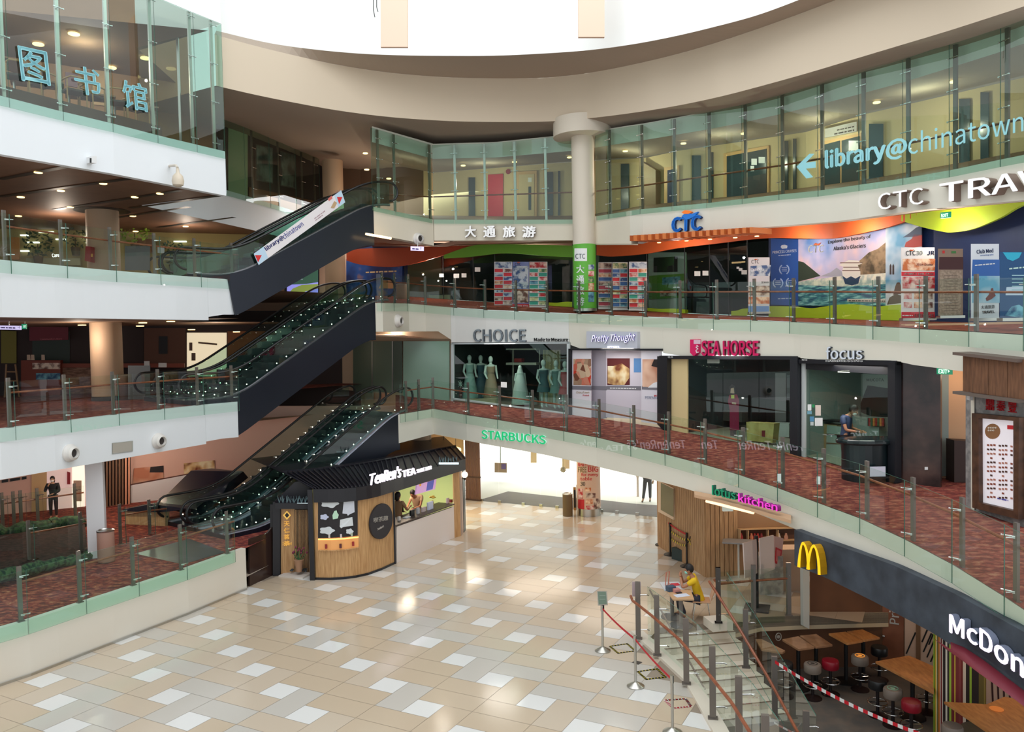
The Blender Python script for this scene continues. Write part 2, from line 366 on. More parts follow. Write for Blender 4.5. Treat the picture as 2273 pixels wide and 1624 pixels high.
# part of the gallery past the hairdresser, running off to the viewer's side
pR = [K2.P(2090), Vector((16, 21, K2.P(2090).z+.2)), Vector((16, 9, 2.7)), E2.P(2360)]
struct('floor_gallery', pR, [(0, 1, 2, 3)], CARPETD)
F2B = [(878, 985), (962, 963), (1063, 983), (1206, 1008), (1280, 1025), (1329, 1036), (1413, 1056), (1459, 1067), (1540, 1089), (1675, 1137), (1763, 1173), (1850, 1206), (1979, 1252), (2121, 1319), (2273, 1402), (2360, 1452)]
def fascia(name, cv, x0, x1, tab, m, step=40, th=.12, cap=None):
    xs = cv.xs(x0, x1, step); T = row(cv, xs); B = [at_x(cv, x, tab) for x in xs]
    Nn = [cv.nrm(x)*-th for x in xs]
    for t, b in zip(T, B): b.x, b.y = t.x, t.y
    n = len(xs); vs = T+B+[t+v for t, v in zip(T, Nn)]+[b+v for b, v in zip(B, Nn)]
    fs = [(i, i+1, n+i+1, n+i) for i in range(n-1)]+[(i, 2*n+i, 2*n+i+1, i+1) for i in range(n-1)]+[(n+i, n+i+1, 3*n+i+1, 3*n+i) for i in range(n-1)]+[(2*n+i, 3*n+i, 3*n+i+1, 2*n+i+1) for i in range(n-1)]+[(0, n, 3*n, 2*n), (n-1, 3*n-1, 4*n-1, 2*n-1)]
    o = struct(name, vs, fs, m)
    if x1-x0 > 200: pass
    return B
B2 = fascia('wall_gallery', E2, 878, 2360, F2B, mat('fascia_ivory', (224, 220, 206), .85, noise=(1.2, .02)))
# soffit under level 2
_xs = E2.xs(878, 2360, 40)
back = []
for x in _xs:
    p = at_x(E2, x, F2B); d = -E2.nrm(x); q = p+d*9; q.z = p.z+.3; back.append(q)
loft('ceiling', [at_x(E2, x, F2B) for x in _xs], back, mat('soffit_tan', (196, 168, 138), .85))
# --- level 3
xs3 = E3.xs(833, 2300, 50)
loft('floor_gallery', row(E3, xs3, .015), [K3.P(x) for x in xs3], ramp_mat('orange_carpet', 'NOISE', 7, [(.3, (110, 44, 26)), (.6, (150, 70, 44))], .95))
F3B = [(833, 736), (998, 735), (1000, 760), (1262, 758), (1262.5, 773), (1471, 774), (1471.5, 789), (1776, 791), (1776.5, 797), (2000, 800), (2000.5, 806), (2152, 826), (2300, 838)]
IV = mat('fascia_ivory', (224, 220, 206), .85)
for a, b in ((833, 999.5), (1000, 1262), (1262.2, 1471.2), (1471.3, 1776.2), (1776.3, 2000.2), (2000.3, 2300)):
    fascia('wall_gallery', E3, a, b, F3B, WHITE if a == 1000 else IV, th=.25)
_xs = E3.xs(700, 2300, 40)
loft('ceiling', [at_x(E3, x, [(700, 740), (2300, 812)], -.2) for x in _xs], [at_x(K2, min(x, 2400), [(700, 735), (1262, 745), (2000, 770), (2300, 790)], -3) for x in _xs], mat('soffit_tan', (196, 168, 138), .85))
# --- level 4
F4B = [(826, 519), (962, 545), (963, 534), (1273, 533), (1320, 543), (1461, 543), (1462, 524), (1650, 508), (1860, 491), (2046, 465), (2273, 444), (2330, 436)]
fascia('wall_gallery', E4, 826, 962, F4B, CREAM, th=.3)
fascia('wall_gallery', E4, 963, 1275, F4B, CREAM, th=.3)
fascia('wall_gallery', E4, 1320, 1400, [(1320, 543), (1461, 543)], CREAM, th=.3)
fascia('wall_gallery', E4, 1398, 2330, [(1320, 543), (1380, 541), (1430, 528), (1462, 524)]+F4B[7:], IV, th=.3)
K4 = Cv([(560, 470, 40), (800, 470, 38), (962, 478, 34.6), (1130, 480, 33.6), (1300, 478, 32.5), (1434, 455, 29.4), (1508, 447, 28.4), (1661, 432, 26.4), (1789, 416, 24.2), (1921, 398, 22.6), (2004, 384, 21.8), (2273, 335, 19.4), (2330, 325, 19)])
xs4 = E4.xs(826, 2330, 50)
loft('floor_gallery', row(E4, xs4, -.02), [K4.P(x) for x in xs4], mat('gallery_floor', (120, 96, 76), .6))
# soffit of level 4 (ceiling over level 3 gallery)
C3T = [(700, 548), (900, 548), (985, 549), (1272, 545), (1461, 530), (1650, 512), (1860, 496), (2046, 474), (2300, 448)]
loft('ceiling', [at_x(E4, x, F4B if x > 1462 or x < 1320 else [(1300, 541), (1462, 541)]) for x in xs4], [at_x(K3, x, C3T, -.3) for x in xs4], mat('soffit_brown', (168, 132, 112), .8))
# corridor wall of level 4 behind the glass and its ceiling
K4T = [(560, 330), (800, 352), (962, 383), (1135, 370), (1217, 363), (1434, 350), (1508, 334), (1661, 312), (1789, 293), (1921, 253), (2004, 234), (2273, 172), (2330, 158)]
YW = mat('yellow_corridor_wall', (214, 190, 146), .8)
for a_, b_, m_ in ((560, 940, mat('foyer_brown', (112, 88, 70), .8)), (940, 2330, YW)): loft('wall_corridor', [K4.P(x) for x in K4.xs(a_, b_, 40)], [at_x(K4, x, K4T) for x in K4.xs(a_, b_, 40)], m_)
BM = lambda x: terp(G4T, x, 1)+ .17*(E4.y(x)-terp(G4T, x, 1))
loft('ceiling', [W(x, BM(x), E4.D(x)+.35) for x in xs4], [at_x(K4, x, K4T, -.2) for x in xs4], mat('corridor_ceiling', (150, 136, 120), .9))
loft('wall_bulkhead', [W(x, terp(G4T, x, 1)-6, E4.D(x)+.3) for x in xs4], [W(x, BM(x), E4.D(x)+.35) for x in xs4], mat('bulkhead_white', (226, 226, 214), .9))
# --- ring above
RIM = [(480, 190), (500, 195), (575, 212), (660, 229), (750, 245), (850, 258), (950, 266), (1050, 270), (1200, 270), (1300, 263), (1400, 251), (1500, 235), (1600, 214), (1700, 188), (1800, 160), (1900, 130), (2000, 100), (2100, 70), (2200, 38), (2273, 14), (2400, -30)]
def smooth_row(tab, n=6):
    out = []
    for i in range(len(tab)-1):
        p0 = tab[max(i-1, 0)]; p1 = tab[i]; p2 = tab[i+1]; p3 = tab[min(i+2, len(tab)-1)]
        for k in range(n):
            t = k/n; out.append(tuple(.5*((2*b)+(c-a)*t+(2*a-5*b+4*c-d)*t*t+(3*b-a-3*c+d)*t**3) for a, b, c, d in zip(p0, p1, p2, p3)))
    return out+[tab[-1]]
RK = [(480, 1.2), (500, 1.2), (660, 1.17), (850, 1.14), (1050, 1.11), (1200, 1.1), (1300, 1.085), (1450, 1.03), (1600, 1), (3000, 1)]
rim = []
for x, y in smooth_row(RIM): rim.append(W(x, y, PL(x, y, CE4).y*terp(RK, x, 1)))
cen = Vector((.6, 15.5, 0))
def push(p, k, z=None):
    d = p-cen; d.z = 0; q = p+d.normalized()*k
    if z is not None: q.z = z
    return q
HB = 1.5
rtop = [p+Vector((0, 0, HB)) for p in rim]
struct('wall_ring', rim+rtop, [(i, i+1, len(rim)+i+1, len(rim)+i) for i in range(len(rim)-1)], mat('ring_beige', (214, 198, 176), .85), True)
# annular soffit and the white drum that opens to the daylight
DRUM = [(480, 68), (500, 73), (600, 96), (700, 110), (800, 119), (900, 123), (1000, 124), (1100, 123.5), (1200, 119), (1300, 112), (1400, 99), (1500, 80), (1600, 56), (1680, 34), (1760, 5), (1840, -28), (1940, -75), (2080, -150)]
zr = sum(p.z for p in rtop)/len(rtop)
PD = (rtop[0].z, 0)
def rimz(P): return zat(CE4, P)+HB
dr = [W(x, y, PL(x, y, (CE4[0]+HB, CE4[1])).y*terp(RK, x, 1)) for x, y in smooth_row(DRUM)]
N = 80
def resample(ps, n):
    L = [0]
    for a, b in zip(ps, ps[1:]): L.append(L[-1]+(b-a).length)
    out = []
    for i in range(n):
        t = L[-1]*i/(n-1)
        for j in range(len(ps)-1):
            if t <= L[j+1]+1e-9: break
        u = (t-L[j])/(L[j+1]-L[j]); out.append(ps[j].lerp(ps[j+1], u))
    return out
loft('ceiling', resample(rtop, N), resample(dr, N), SOFFIT)
drt = [p+Vector((0, 0, 5)) for p in dr]
struct('wall_drum', dr+drt, [(i, i+1, len(dr)+i+1, len(dr)+i) for i in range(len(dr)-1)], mat('drum_white', (246, 248, 246), .9), True)
for a, b in ((845, 905), (1284, 1342)):
    q = [W(x, y, PL(a, 121, (CE4[0]+HB, CE4[1])).y-.12) for x, y in ((a-1, -120), (b, -120), (b, 104 if a < 1000 else 82), (a, 104 if a < 1000 else 82))]
    MB().prism(q, (0, .1, 0)).build('trim_1', mat('peach_panel', (240, 206, 184), .8)).__setitem__('kind', 'structure')
# outer ceiling over level 4
outer = [push(p, 24) for p in rim]
for p, r in zip(outer, rim): p.z = r.z+max(0, min(.14, .14*(-2-r.x)/5))*(p.y-r.y)
oc = loft('ceiling', rim, outer, SOFFIT)
for p in oc.data.polygons: p.use_smooth = True
# ================================================================ left hand half levels
EA = Cv([(x, y, Z(x, y, 1.15).y) for x, y in [(-60, 1413), (0, 1395), (64, 1377), (128, 1356), (189, 1335.5), (250, 1316), (308, 1297), (362, 1279.5), (416, 1262), (480, 1239), (545, 1216)]])
EB = Cv([(x, y, Z(x, y, 4.96).y) for x, y in [(-60, 958), (0, 952), (120, 937.5), (250, 921), (390, 905), (527, 891)]])
EC = Cv([(x, y, Z(x, y, 8.79).y) for x, y in [(-60, 568), (0, 576), (120, 588), (250, 600), (390, 611), (527, 621)]])
ED = Cv([(x, y, Z(x, y, 12.49).y) for x, y in [(-60, 197), (0, 212), (120, 243), (250, 274), (370, 305), (500, 336)]])
FB_B = [(-60, 1071), (0, 1064), (455, 985), (455.5, 976), (527, 970)]
FB_C = [(-60, 702), (0, 703.5), (460, 710.5), (460.5, 698), (527, 698)]
FB_D = [(-60, 331), (0, 343), (250, 386), (497, 434)]
LW = mat('fascia_white', (232, 236, 240), .8)
for cv, tab in ((EB, FB_B), (EC, FB_C), (ED, FB_D)):
    if cv is ED: fascia('wall_left', cv, -60, 499, tab, LW, th=.2)
    else:
        k = tab[2][0]; fascia('wall_left', cv, -60, k, tab, LW, th=.2); fascia('wall_left', cv, k+.3, 527, tab, LW, th=.2)
# level A kerb wall down to the tiles
xa = EA.xs(-60, 545, 30); TA = row(EA, xa)
for t in TA: t.z = 1.15
BA = [Vector((t.x, t.y, 0)) for t in TA]
inn = [-EA.nrm(x)*.16 for x in xa]
mb = MB(); n = len(xa)
mb.add(TA+BA+[t+v for t, v in zip(TA, inn)]+[b+v for b, v in zip(BA, inn)], [(i, i+1, n+i+1, n+i) for i in range(n-1)]+[(i, 2*n+i, 2*n+i+1, i+1) for i in range(n-1)]+[(0, n, 3*n, 2*n), (n-1, 3*n-1+0, 4*n-1, 2*n-1)])
mb.build('wall_kerb', mat('kerb_ivory', (222, 216, 204), .6)).__setitem__('kind', 'structure')
struct('baseboard_left', [b+Vector((.02, -.03, .0)) for b in BA]+[b+Vector((.02, -.03, .05)) for b in BA], [(i, i+1, n+i+1, n+i) for i in range(n-1)], STEEL)
# plans of the half levels
CA, CB, CC, CD = EA.P(545), EB.P(527), EC.P(527), ED.P(500)
U = Vector((3.45, 4.8, 0)).normalized()          # the way the escalators climb
V = Vector((-U.y, U.x, 0))                       # across them, away from the viewer
ESC_W = 3.5
def plan(name, cv, corner, z, m, th, m_under, back=None):
    E = [Vector((p.x, p.y, z)) for p in row(cv, cv.xs(-60, 527 if cv is not ED else 500, 40))]
    c0 = Vector((corner.x, corner.y, z))
    pts = E+(back or [c0+V*ESC_W, c0+V*ESC_W+U*9, c0+V*ESC_W+U*9+Vector((0, 12, 0)), Vector((-30, c0.y+24, z)), Vector((-30, E[0].y, z))])
    pts = [Vector((p.x, p.y, z)) for p in pts]
    struct(name, pts, [tuple(range(len(pts)))], m)
    q = [Vector((p.x, p.y, z-th)) for p in pts]; struct('ceiling', q, [tuple(range(len(q)))], m_under); return pts
plan('floor_left', EA, CA, 1.145, CARPET, .8, SOFFIT, [Vector((CA.x, CA.y, 0)), Vector((-6.2, 27, 0)), Vector((-6.2, 45, 0)), Vector((-30, 45, 0)), Vector((-30, 15, 0))])
plan('floor_left', EB, CB, 4.95, CARPETD, 1.08, mat('soffit_tan', (196, 168, 138), .85))
plan('floor_left', EC, CC, 8.78, mat('office_floor', (150, 120, 96), .7), 1.2, mat('soffit_brown2', (150, 120, 98), .7))
nd = [W(315, 459, 25.6), W(560, 512, 31.6), W(700, 530, 37)]
pD = plan('floor_left', ED, CD, 12.48, mat('library_floor', (88, 58, 44), .6), 1.25, BROWNC, [Vector((nd[0].x, nd[0].y, 0)), Vector((nd[1].x, nd[1].y, 0)), Vector((nd[2].x, nd[2].y, 0)), Vector((-8, 48, 0)), Vector((-30, 48, 0)), Vector((-30, 18, 0))])
# inner fascia of level D along the notch
for a, b in ((CD, nd[0]), (nd[0], nd[1]), (nd[1], nd[2])):
    z0, z1 = 11.22, 12.49
    struct('wall_left', [Vector((a.x, a.y, z0)), Vector((b.x, b.y, z0)), Vector((b.x, b.y, z1)), Vector((a.x, a.y, z1))], [(0, 1, 2, 3)], LW)
# ================================================================ outdoors past the entrance
struct('ground_outside', [Vector((-14, 30, -.02)), Vector((14, 26, -.02)), Vector((40, 80, -.02)), Vector((-40, 80, -.02))], [(0, 1, 2, 3)], mat('pale_pavement', (225, 222, 215), .8))
# ================================================================ railings and glass screens
def railing(cv, posts, label, ends, kj, h=1.15, group='glass balustrades round the atrium', below=.3, hr=.8, gtop=1.06, wood=True, z=None, inset=.12, pw=.085, skip_hr=None, gm=None):
    """posts: pixel columns of the posts; ends: pixel columns where the glass starts and stops; kj(px): shift from post to glass joint"""
    P = []
    for x in posts:
        q = W(x, cv.y(x), cv.D(x)+inset); q.z = cv.P(x).z if z is None else z; P.append(q)
    root = empty('railing', P[0], label, 'railing', group)
    for x, p in zip(posts, P):
        n = cv.nrm(x); t = Vector((-n.y, n.x, 0)); M = Matrix((t, n, Vector((0, 0, 1)))).transposed()
        mb = MB(); mb.box(p+Vector((0, 0, h/2)), (pw, .045, h), M=M); mb.box(p+Vector((0, 0, .01)), (pw*1.5, .1, .02), M=M)
        po = mb.build('post', POSTM, root)
        s = 1 if kj(x) > 0 else -1
        for hh in (.13, .93):
            cl = MB()
            for dd in (-.02, .09):
                a = p+Vector((0, 0, hh+(.02 if dd > 0 else 0)))+n*.02; cl.tube([a+t*0, a+t*s*.02+n*.03, a+t*s*(dd+.06)+n*(inset-.01)], .011, 6)
            cl.build('clamp', CHROME, po)
    js = [ends[0]]+[x+kj(x) for x in posts if ends[0]+6 < x+kj(x) < ends[1]-6]+[ends[1]]
    for a, b in zip(js, js[1:]):
        A = cv.P(a, off=.05); B = cv.P(b, off=.05); d = (B-A).normalized()*.006; A, B = A+d, B-d
        nn = cv.nrm((a+b)/2)*.012
        vs = [A+Vector((0, 0, -below)), B+Vector((0, 0, -below)), B+Vector((0, 0, gtop)), A+Vector((0, 0, gtop))]
        MBg = MB(); MBg.prism(vs, nn, 0)
        g = MBg.build('glass_panel', [gm or GREENGL, EDGEGL], root)
        for p in g.data.polygons:
            if abs(p.normal.dot(nn.normalized())) < .5: p.material_index = 1
    if wood:
        x0, x1 = (posts[0], ends[1]) if skip_hr is None else skip_hr
        pts = []
        for x in cv.xs(min(x0, x1), max(x0, x1), 45):
            q = W(x, cv.y(x), cv.D(x)+inset+.07); q.z = (cv.P(x).z if z is None else z)+hr; pts.append(q)
        MB().tube(pts, .024, 8).build('handrail', WOODR, root, True)
    return root
kR = lambda x: -terp([(900, 3), (1286, 5), (1591, 8), (1762, 9), (1950, 12), (2167, 16), (2300, 18)], x, 1)
kR2 = lambda x: -terp([(900, 3), (1040, 5), (1331, 7), (1566, 9.5), (1738, 12), (1925, 16), (2027, 18.5), (2256, 26)], x, 1)
railing(E2, [902, 930.6, 962, 1040, 1110, 1183, 1258, 1331, 1408, 1485, 1566, 1650, 1738, 1829, 1925, 2027, 2136, 2256], 'long curved glass balustrade on the carpeted gallery above the coffee shop sign', (888, 2340), kR2)
railing(E3, [849, 877, 907, 945, 1010.6, 1077.7, 1146, 1215, 1286, 1358, 1433, 1510, 1591.5, 1675, 1762, 1853, 1950, 2055, 2167, 2290], 'long curved glass balustrade in front of the travel agency', (836, 2300), kR)
kL = lambda x: terp([(0, 12), (250, 12), (530, 14)], x, 1)
railing(EB, [22, 145, 252, 352, 439, 515], 'glass balustrade of the carpeted landing at the foot of the middle escalator', (-40, 531), kL, inset=.1)
railing(EC, [12, 137, 246, 344, 433, 515], 'glass balustrade of the office landing at the foot of the upper escalator', (-40, 531), kL, inset=.1)
railing(EA, [46.5, 178, 296, 402, 505], 'lowest glass balustrade on the cream kerb wall beside the tiled court', (-40, 522), lambda x: terp([(0, 16), (250, 12), (530, 14)], x, 1), inset=.08, below=.28, gm=MINTGL)
def screen(cv, top, xs, posts, label, H0, m, peg=(.12, .38, .62, .88), off=.05, below=.15, rail=None, post_m=STEEL, pd=.09):
    """storey-high glass screen: joints xs, mullions posts, top(px) = pixel row of its head"""
    root = empty('glass_screen', cv.P(posts[0]), label, 'glass wall')
    def pt(x, f, o):
        A = cv.P(x, off=o); h = (cv.y(x)-top(x))*cv.D(x)/FX
        return Vector((A.x, A.y, A.z+(h*f if f >= 0 else f*1.0)))
    for a, b in zip(xs, xs[1:]):
        vs = [pt(a+.6, -below, off), pt(b-.6, -below, off), pt(b-.6, 1, off), pt(a+.6, 1, off)]
        nn = cv.nrm((a+b)/2)*.012
        g = MB().prism(vs, nn).build('glass_panel', [m, EDGEGL], root)
        for p in g.data.polygons:
            if abs(p.normal.dot(nn.normalized())) < .5: p.material_index = 1
    for x in posts:
        b0 = pt(x, 0, -.08); b1 = pt(x, 1, -.08); b1.x, b1.y = b0.x, b0.y
        n = cv.nrm(x); t = Vector((-n.y, n.x, 0)); M = Matrix((t, n, Vector((0, 0, 1)))).transposed()
        po = MB().box((b0+b1)/2, (pd, .05, (b1-b0).length), M=M).build('mullion', post_m, root)
        for f in peg:
            cl = MB(); c = b0.lerp(b1, f)
            cl.tube([c-t*.12+n*.1, c+t*.12+n*.1], .012, 6); cl.tube([c, c+n*.12], .014, 6)
            for s in (-1, 1): cl.ball(c+t*.12*s+n*.1, .022, 6)
            cl.build('clamp', CHROME, po)
    if rail:
        pts = []
        for x in cv.xs(xs[0], xs[-1], 50): pts.append(W(x, terp(rail, x, 1), cv.D(x)+.16))
        MB().tube(pts, .026, 8).build('handrail', WOODR, root, True)
    return root
top4 = lambda x: terp(G4T, x, 1)
p4a = [841, 877, 958.5, 1012, 1078, 1145, 1213]; p4b = [1355.6, 1427, 1499, 1576, 1656, 1738, 1826, 1918, 2016.6, 2121, 2236]
screen(E4, top4, [826, 877, 960], p4a[:2]+[955], 'short glass screen returning from the head of the upper escalator', 0, WALLGL, rail=[(826, 430), (960, 437)])
screen(E4, top4, [962, 1012-3, 1078-3, 1145-4, 1213-4, 1273], [1012, 1078, 1145, 1213], 'storey-high glass screen above the white Chinese sign letters', 0, WALLGL, rail=[(958, 437), (1260, 427)])
screen(E4, top4, [1324, 1355.6-4]+[x-terp([(1355, 5), (1656, 8), (1918, 11), (2236, 15)], x, 1) for x in p4b[1:]]+[2330], p4b, 'long curved glass screen with pale blue library lettering', 0, WALLGL, rail=[(1324, 424), (1434, 410.6), (1735, 367), (2007, 320), (2273, 263)], post_m=POSTM)
top_d = lambda x: ED.y(x)-3.72*FX/ED.D(x)
screen(ED, top_d, [-60, 20, 140, 250, 350, 437, 500], [8, 133, 241, 340, 428, 476], 'tall glass screen of the library with pale blue Chinese characters', 0, WALLGL, peg=(.04, .36, .66, .96), below=.22)
# wall above the library glass
xs = ED.xs(-60, 499, 60); T = row(ED, xs)
for t in T: t.z = 12.49+3.72
struct('wall_left', T+[t+Vector((0, 0, 5)) for t in T], [(i, i+1, len(T)+i+1, len(T)+i) for i in range(len(T)-1)], mat('drum_white', (246, 248, 246), .9))
e0 = T[-1]; e1 = Vector((nd[0].x, nd[0].y, e0.z))
struct('wall_left', [e0, e1, e1+Vector((0, 0, 5)), e0+Vector((0, 0, 5))], [(0, 1, 2, 3)], mat('drum_white', (246, 248, 246), .9))
# glass return of the library box
g = MB(); a = Vector((CD.x, CD.y, 12.3)); b = Vector((nd[0].x, nd[0].y, 12.3))
root = empty('glass_screen', a, 'narrow glass side of the library box beside the escalator void', 'glass wall')
for i in range(2):
    p = a.lerp(b, i/2+.005); q = a.lerp(b, (i+1)/2-.005); up = Vector((0, 0, 3.9))
    MB().prism([p, q, q+up, p+up], (V*.012)).build('glass_panel', WALLGL, root)
MB().box(a.lerp(b, .5)+Vector((0, 0, 1.95)), (.07, .05, 3.9)).build('mullion', STEEL, root)
# glass over the notch, in front of the picture shop
NB = Cv([(500, 424, 29.9), (560, 441, 31.6), (650, 468, 34.8), (724, 492, 37.2)])
screen(NB, lambda x: terp([(500, 247), (712, 300)], x, 1), [500, 545, 600, 658, 712], [562, 620, 672, 700], 'set back glass screen behind the upper escalator with two framed pictures', 0, WALLGL, post_m=POSTM)
# ---------------- lettering on the glass
CY_ = mat('pale_blue_film', (150, 210, 218), .6, emit=.1)
for ch, p0, p1, hp in (('图', (48, 179), (113, 191), 76), ('书', (168, 206), (226, 217), 62), ('馆', (274, 238), (330, 250), 62)):
    w = Wall(ED.P(-20, off=.075), ED.P(499, off=.075))
    o = w.text4(ch, p0, p1, hp, CY_, off=.01, depth=.004, bold=.014, name='chinese_character')
    tag(o, {'图': 'pale blue Chinese character framed by a square outline on the library glass', '书': 'pale blue Chinese character with a long upright stroke, middle of the library glass', '馆': 'pale blue Chinese character nearest the end of the library glass'}[ch], 'lettering', 'Chinese characters on the library glass')
def curved_text(body, cv, x0, x1, base, hpx, m, off, depth, bold=0, name='lettering', label=None, cat='sign', side=None, hfun=None, parent=None, shear=0):
    """letters follow the curve: each glyph vertex is mapped to a pixel column and set on the curved face"""
    me = text_mesh(body, 1.0, bold, shear)
    xs = [v.co.x for v in me.vertices]; ys = [v.co.y for v in me.vertices]; a, b, c, d = min(xs), max(xs), min(ys), max(ys)
    # map by true length along the curve
    S = [0]; cols = [x0+(x1-x0)*i/40 for i in range(41)]
    pts = [cv.P(x, off=off) for x in cols]
    for p, q in zip(pts, pts[1:]): S.append(S[-1]+math.hypot(q.x-p.x, q.y-p.y))
    nrm = [(v.normal.z > .5) for v in me.vertices]
    for v in me.vertices:
        s = (v.co.x-a)/(b-a)*S[-1]
        for i in range(40):
            if s <= S[i+1]+1e-9: break
        u = (s-S[i])/(S[i+1]-S[i]); x = cols[i]+(cols[i+1]-cols[i])*u
        p = cv.P(x); n = cv.nrm(x); t = (v.co.y-c)/(d-c)
        yb = base(x); h = hpx(x)
        dep = cv.D(x)-off
        q = W(x, yb, dep); zt = h*t*dep/FX
        v.co = q+Vector((0, 0, zt))+n*((v.co.z+.5)*depth)
    me.materials.clear(); me.materials.append(m)
    o = bpy.data.objects.new(name, me); COL.objects.link(o)
    if side:
        me.materials.append(side); me.update()
        for p in me.polygons:
            x = p.center; 
            p.material_index = 0
        nn = cv.nrm((x0+x1)/2)
        for p in me.polygons: p.material_index = 0 if p.normal.dot(nn) > .75 else 1
    if parent is not None: o.parent = parent; o.matrix_parent_inverse = parent.matrix_world.inverted()
    if label: tag(o, label, cat)
    return o
lb = lambda x: terp([(1830, 377), (1980, 349), (2080, 330), (2270, 298)], x, 1)
curved_text('library@', E4, 1831, 2014, lambda x: terp([(1831, 378), (2014, 344)], x, 1)+8, lambda x: 52, CY_, .12, .004, bold=.03, name='glass_lettering', label='bold pale blue word on the curved library corridor glass', cat='lettering')
curved_text('chinatown', E4, 2016, 2272, lambda x: terp([(2016, 344), (2270, 292)], x, 1), lambda x: 48, CY_, .12, .004, bold=-.012, name='glass_lettering', label='thin pale blue word running to the end of the curved corridor glass', cat='lettering')
def arrow():
    w = Wall(E4.P(1765, off=.12), E4.P(1812, off=.12))
    pts = [(1768, 370), (1797, 341), (1808, 341), (1789, 361), (1811, 358), (1811, 372), (1789, 374), (1805, 393), (1790, 396)]
    o = w.plate('arrow_sign', pts, CY_, 0, .004); tag(o, 'pale blue arrow on the corridor glass pointing to the library', 'sign')
arrow()
# ================================================================ escalators
NAVYT = mat('escalator_trim', (150, 150, 156), .25, .9)
DECK = mat('bright_deck', (206, 210, 230), .3, .6)
RUB = mat('rubber_handrail', (22, 24, 26), .35)
LAMP = mat('skirt_lamp', (255, 246, 225), .5, emit=5)
STEPM = mat('step_metal', (58, 66, 70), .4, .6)
BALU = glass('balustrade_glass', (225, 240, 236), 1.3)
def escalator(P0, P1, j, lo, hi, label, lamps=0, drop=1.25, clad=True, group='escalators of the atrium', hcol=RUB, rnd=.7, dk=0.0, wd=1.3, lampm=LAMP, skirtm=None, deckm=None):
    P0, P1 = Vector(P0), Vector(P1); d = P1-P0; z0, z1 = P0.z, P1.z; d.z = 0; L = d.length; u = d.normalized(); v = Vector((-u.y, u.x, 0))
    O = P0+v*(1.72*j); O.z = 0
    def zf(s):
        k = (z1-z0)/L
        def soft(t, r): return 0 if t < -r else (t if t > r else (t+r)**2/(4*r))
        return z0+k*(soft(s, rnd)-soft(s-L, rnd))
    S = [-lo]+[x for x in [-rnd+i*.2 for i in range(int((L+2*rnd)/.2)+1)] if -lo < x < L+hi]+[L+hi]
    root = empty('escalator', O+Vector((0, 0, z0)), label, 'escalator', group)
    def at(s, w, z): return O+u*s+v*w+Vector((0, 0, z))
    # truss with closed sides
    S2 = [s for s in S if s < L+.05]+[L+.05]; top = [at(s, 0, zf(s)+.12) for s in S2]; bot = []
    for s in reversed(S2):
        if s < -.2: bot.append(at(s, 0, z0-dk))
        else: bot.append(at(s, 0, zf(min(s+.35, L+.2))-drop))
    MB().prism(top+bot, v*(wd+.3)).build('truss', skirtm or SKIRT, root)
    # steps
    st = MB(); s = 0.1
    while s < L-.1:
        za = zf(s); zb = zf(s+.4); st.box(at(s+.2, (wd+.3)/2, (za+zb)/2+.13), (.4, wd-.3, max(zb-za, .02)+.1), M=Matrix((u, v, Vector((0, 0, 1)))).transposed()); s += .4
    st.build('steps', STEPM, root)
    for w in (.1, wd+.2):
        gp = [at(s, w, zf(s)+.14) for s in S]+[at(s, w, zf(s)+.88) for s in reversed(S)]
        MB().prism(gp, v*.012).build('balustrade', BALU, root)
        MB().tube([at(s, w, zf(s)+.13) for s in S], .045, 6).build('skirt_trim', NAVYT, root, True)
        w0, w1 = (w-.1, w+.2) if w < .5 else (w-.2, w+.1); MB().prism([at(s, w0, zf(s)+.135) for s in S2]+[at(s, w0, zf(s)+.12) for s in reversed(S2)], v*(w1-w0)).build('deck', deckm or STEPM, root)
        r = .33; pth = []
        for a in range(0, 181, 20):
            t = math.radians(a); pth.append(at(-lo-math.sin(t)*r, w, z0+.93-r-r*math.cos(t)))
        pth += [at(s, w, zf(s)+.93) for s in S]
        for a in range(180, -1, -20):
            t = math.radians(a); pth.append(at(L+hi+math.sin(t)*r, w, z1+.93-r-r*math.cos(t)))
        MB().tube(pth, .04, 8).build('handrail', hcol, root, True)
        if lamps:
            lm = MB().ball((0, 0, 0), .021, 8).build('skirt_lamp', lampm, root); n = lamps; a0 = -lo*.7; a1 = L+hi*.6; first = True
            sg = 1 if w < .5 else -1
            for i in range(n):
                o = lm if first else lm.copy()
                if not first: COL.objects.link(o)
                first = False; s = a0+(a1-a0)*i/(n-1); o.parent = root; o.matrix_parent_inverse = root.matrix_world.inverted(); o.location = at(s, w+.05*sg, zf(s)+.26)
    return root, at, zf, L, u, v
# upper pair
PU0 = W(527, 616, 25.15); PU0.z = 8.79; PU1 = W(826, 458, 28.1)
eu = escalator(PU0, PU1, 0, 1.5, .75, 'near upper escalator carrying a white library banner on its side', drop=1.3)
escalator(PU0, PU1, 1, 1.5, .75, 'far upper escalator behind the one with the library banner', drop=1.3)
PM0 = W(527, 884, 25.25); PM0.z = 4.96; PM1 = W(830, 672, 29.3)
em = escalator(PM0, PM1, 0, 1.5, .75, 'near middle escalator with small lamps along its skirts', lamps=20, drop=1.3)
escalator(PM0, PM1, 1, 1.5, .75, 'far middle escalator with small lamps along its skirts', lamps=20, drop=1.3)
PL1 = E2.P(884)+Vector((0, 0, 0)); UL = Vector((.62, .78, 0)).normalized(); PL0 = PL1-UL*5.3; PL0.z = 1.15
el = escalator(PL0, PL1, 0, 1.6, .5, 'near lowest escalator rising behind the tea kiosk', lamps=22, drop=1.2, dk=.6, deckm=DECK)
escalator(PL0, PL1, 1, 1.6, .5, 'far lowest escalator with small lamps along its skirts', lamps=22, drop=1.2, dk=.6, deckm=DECK)
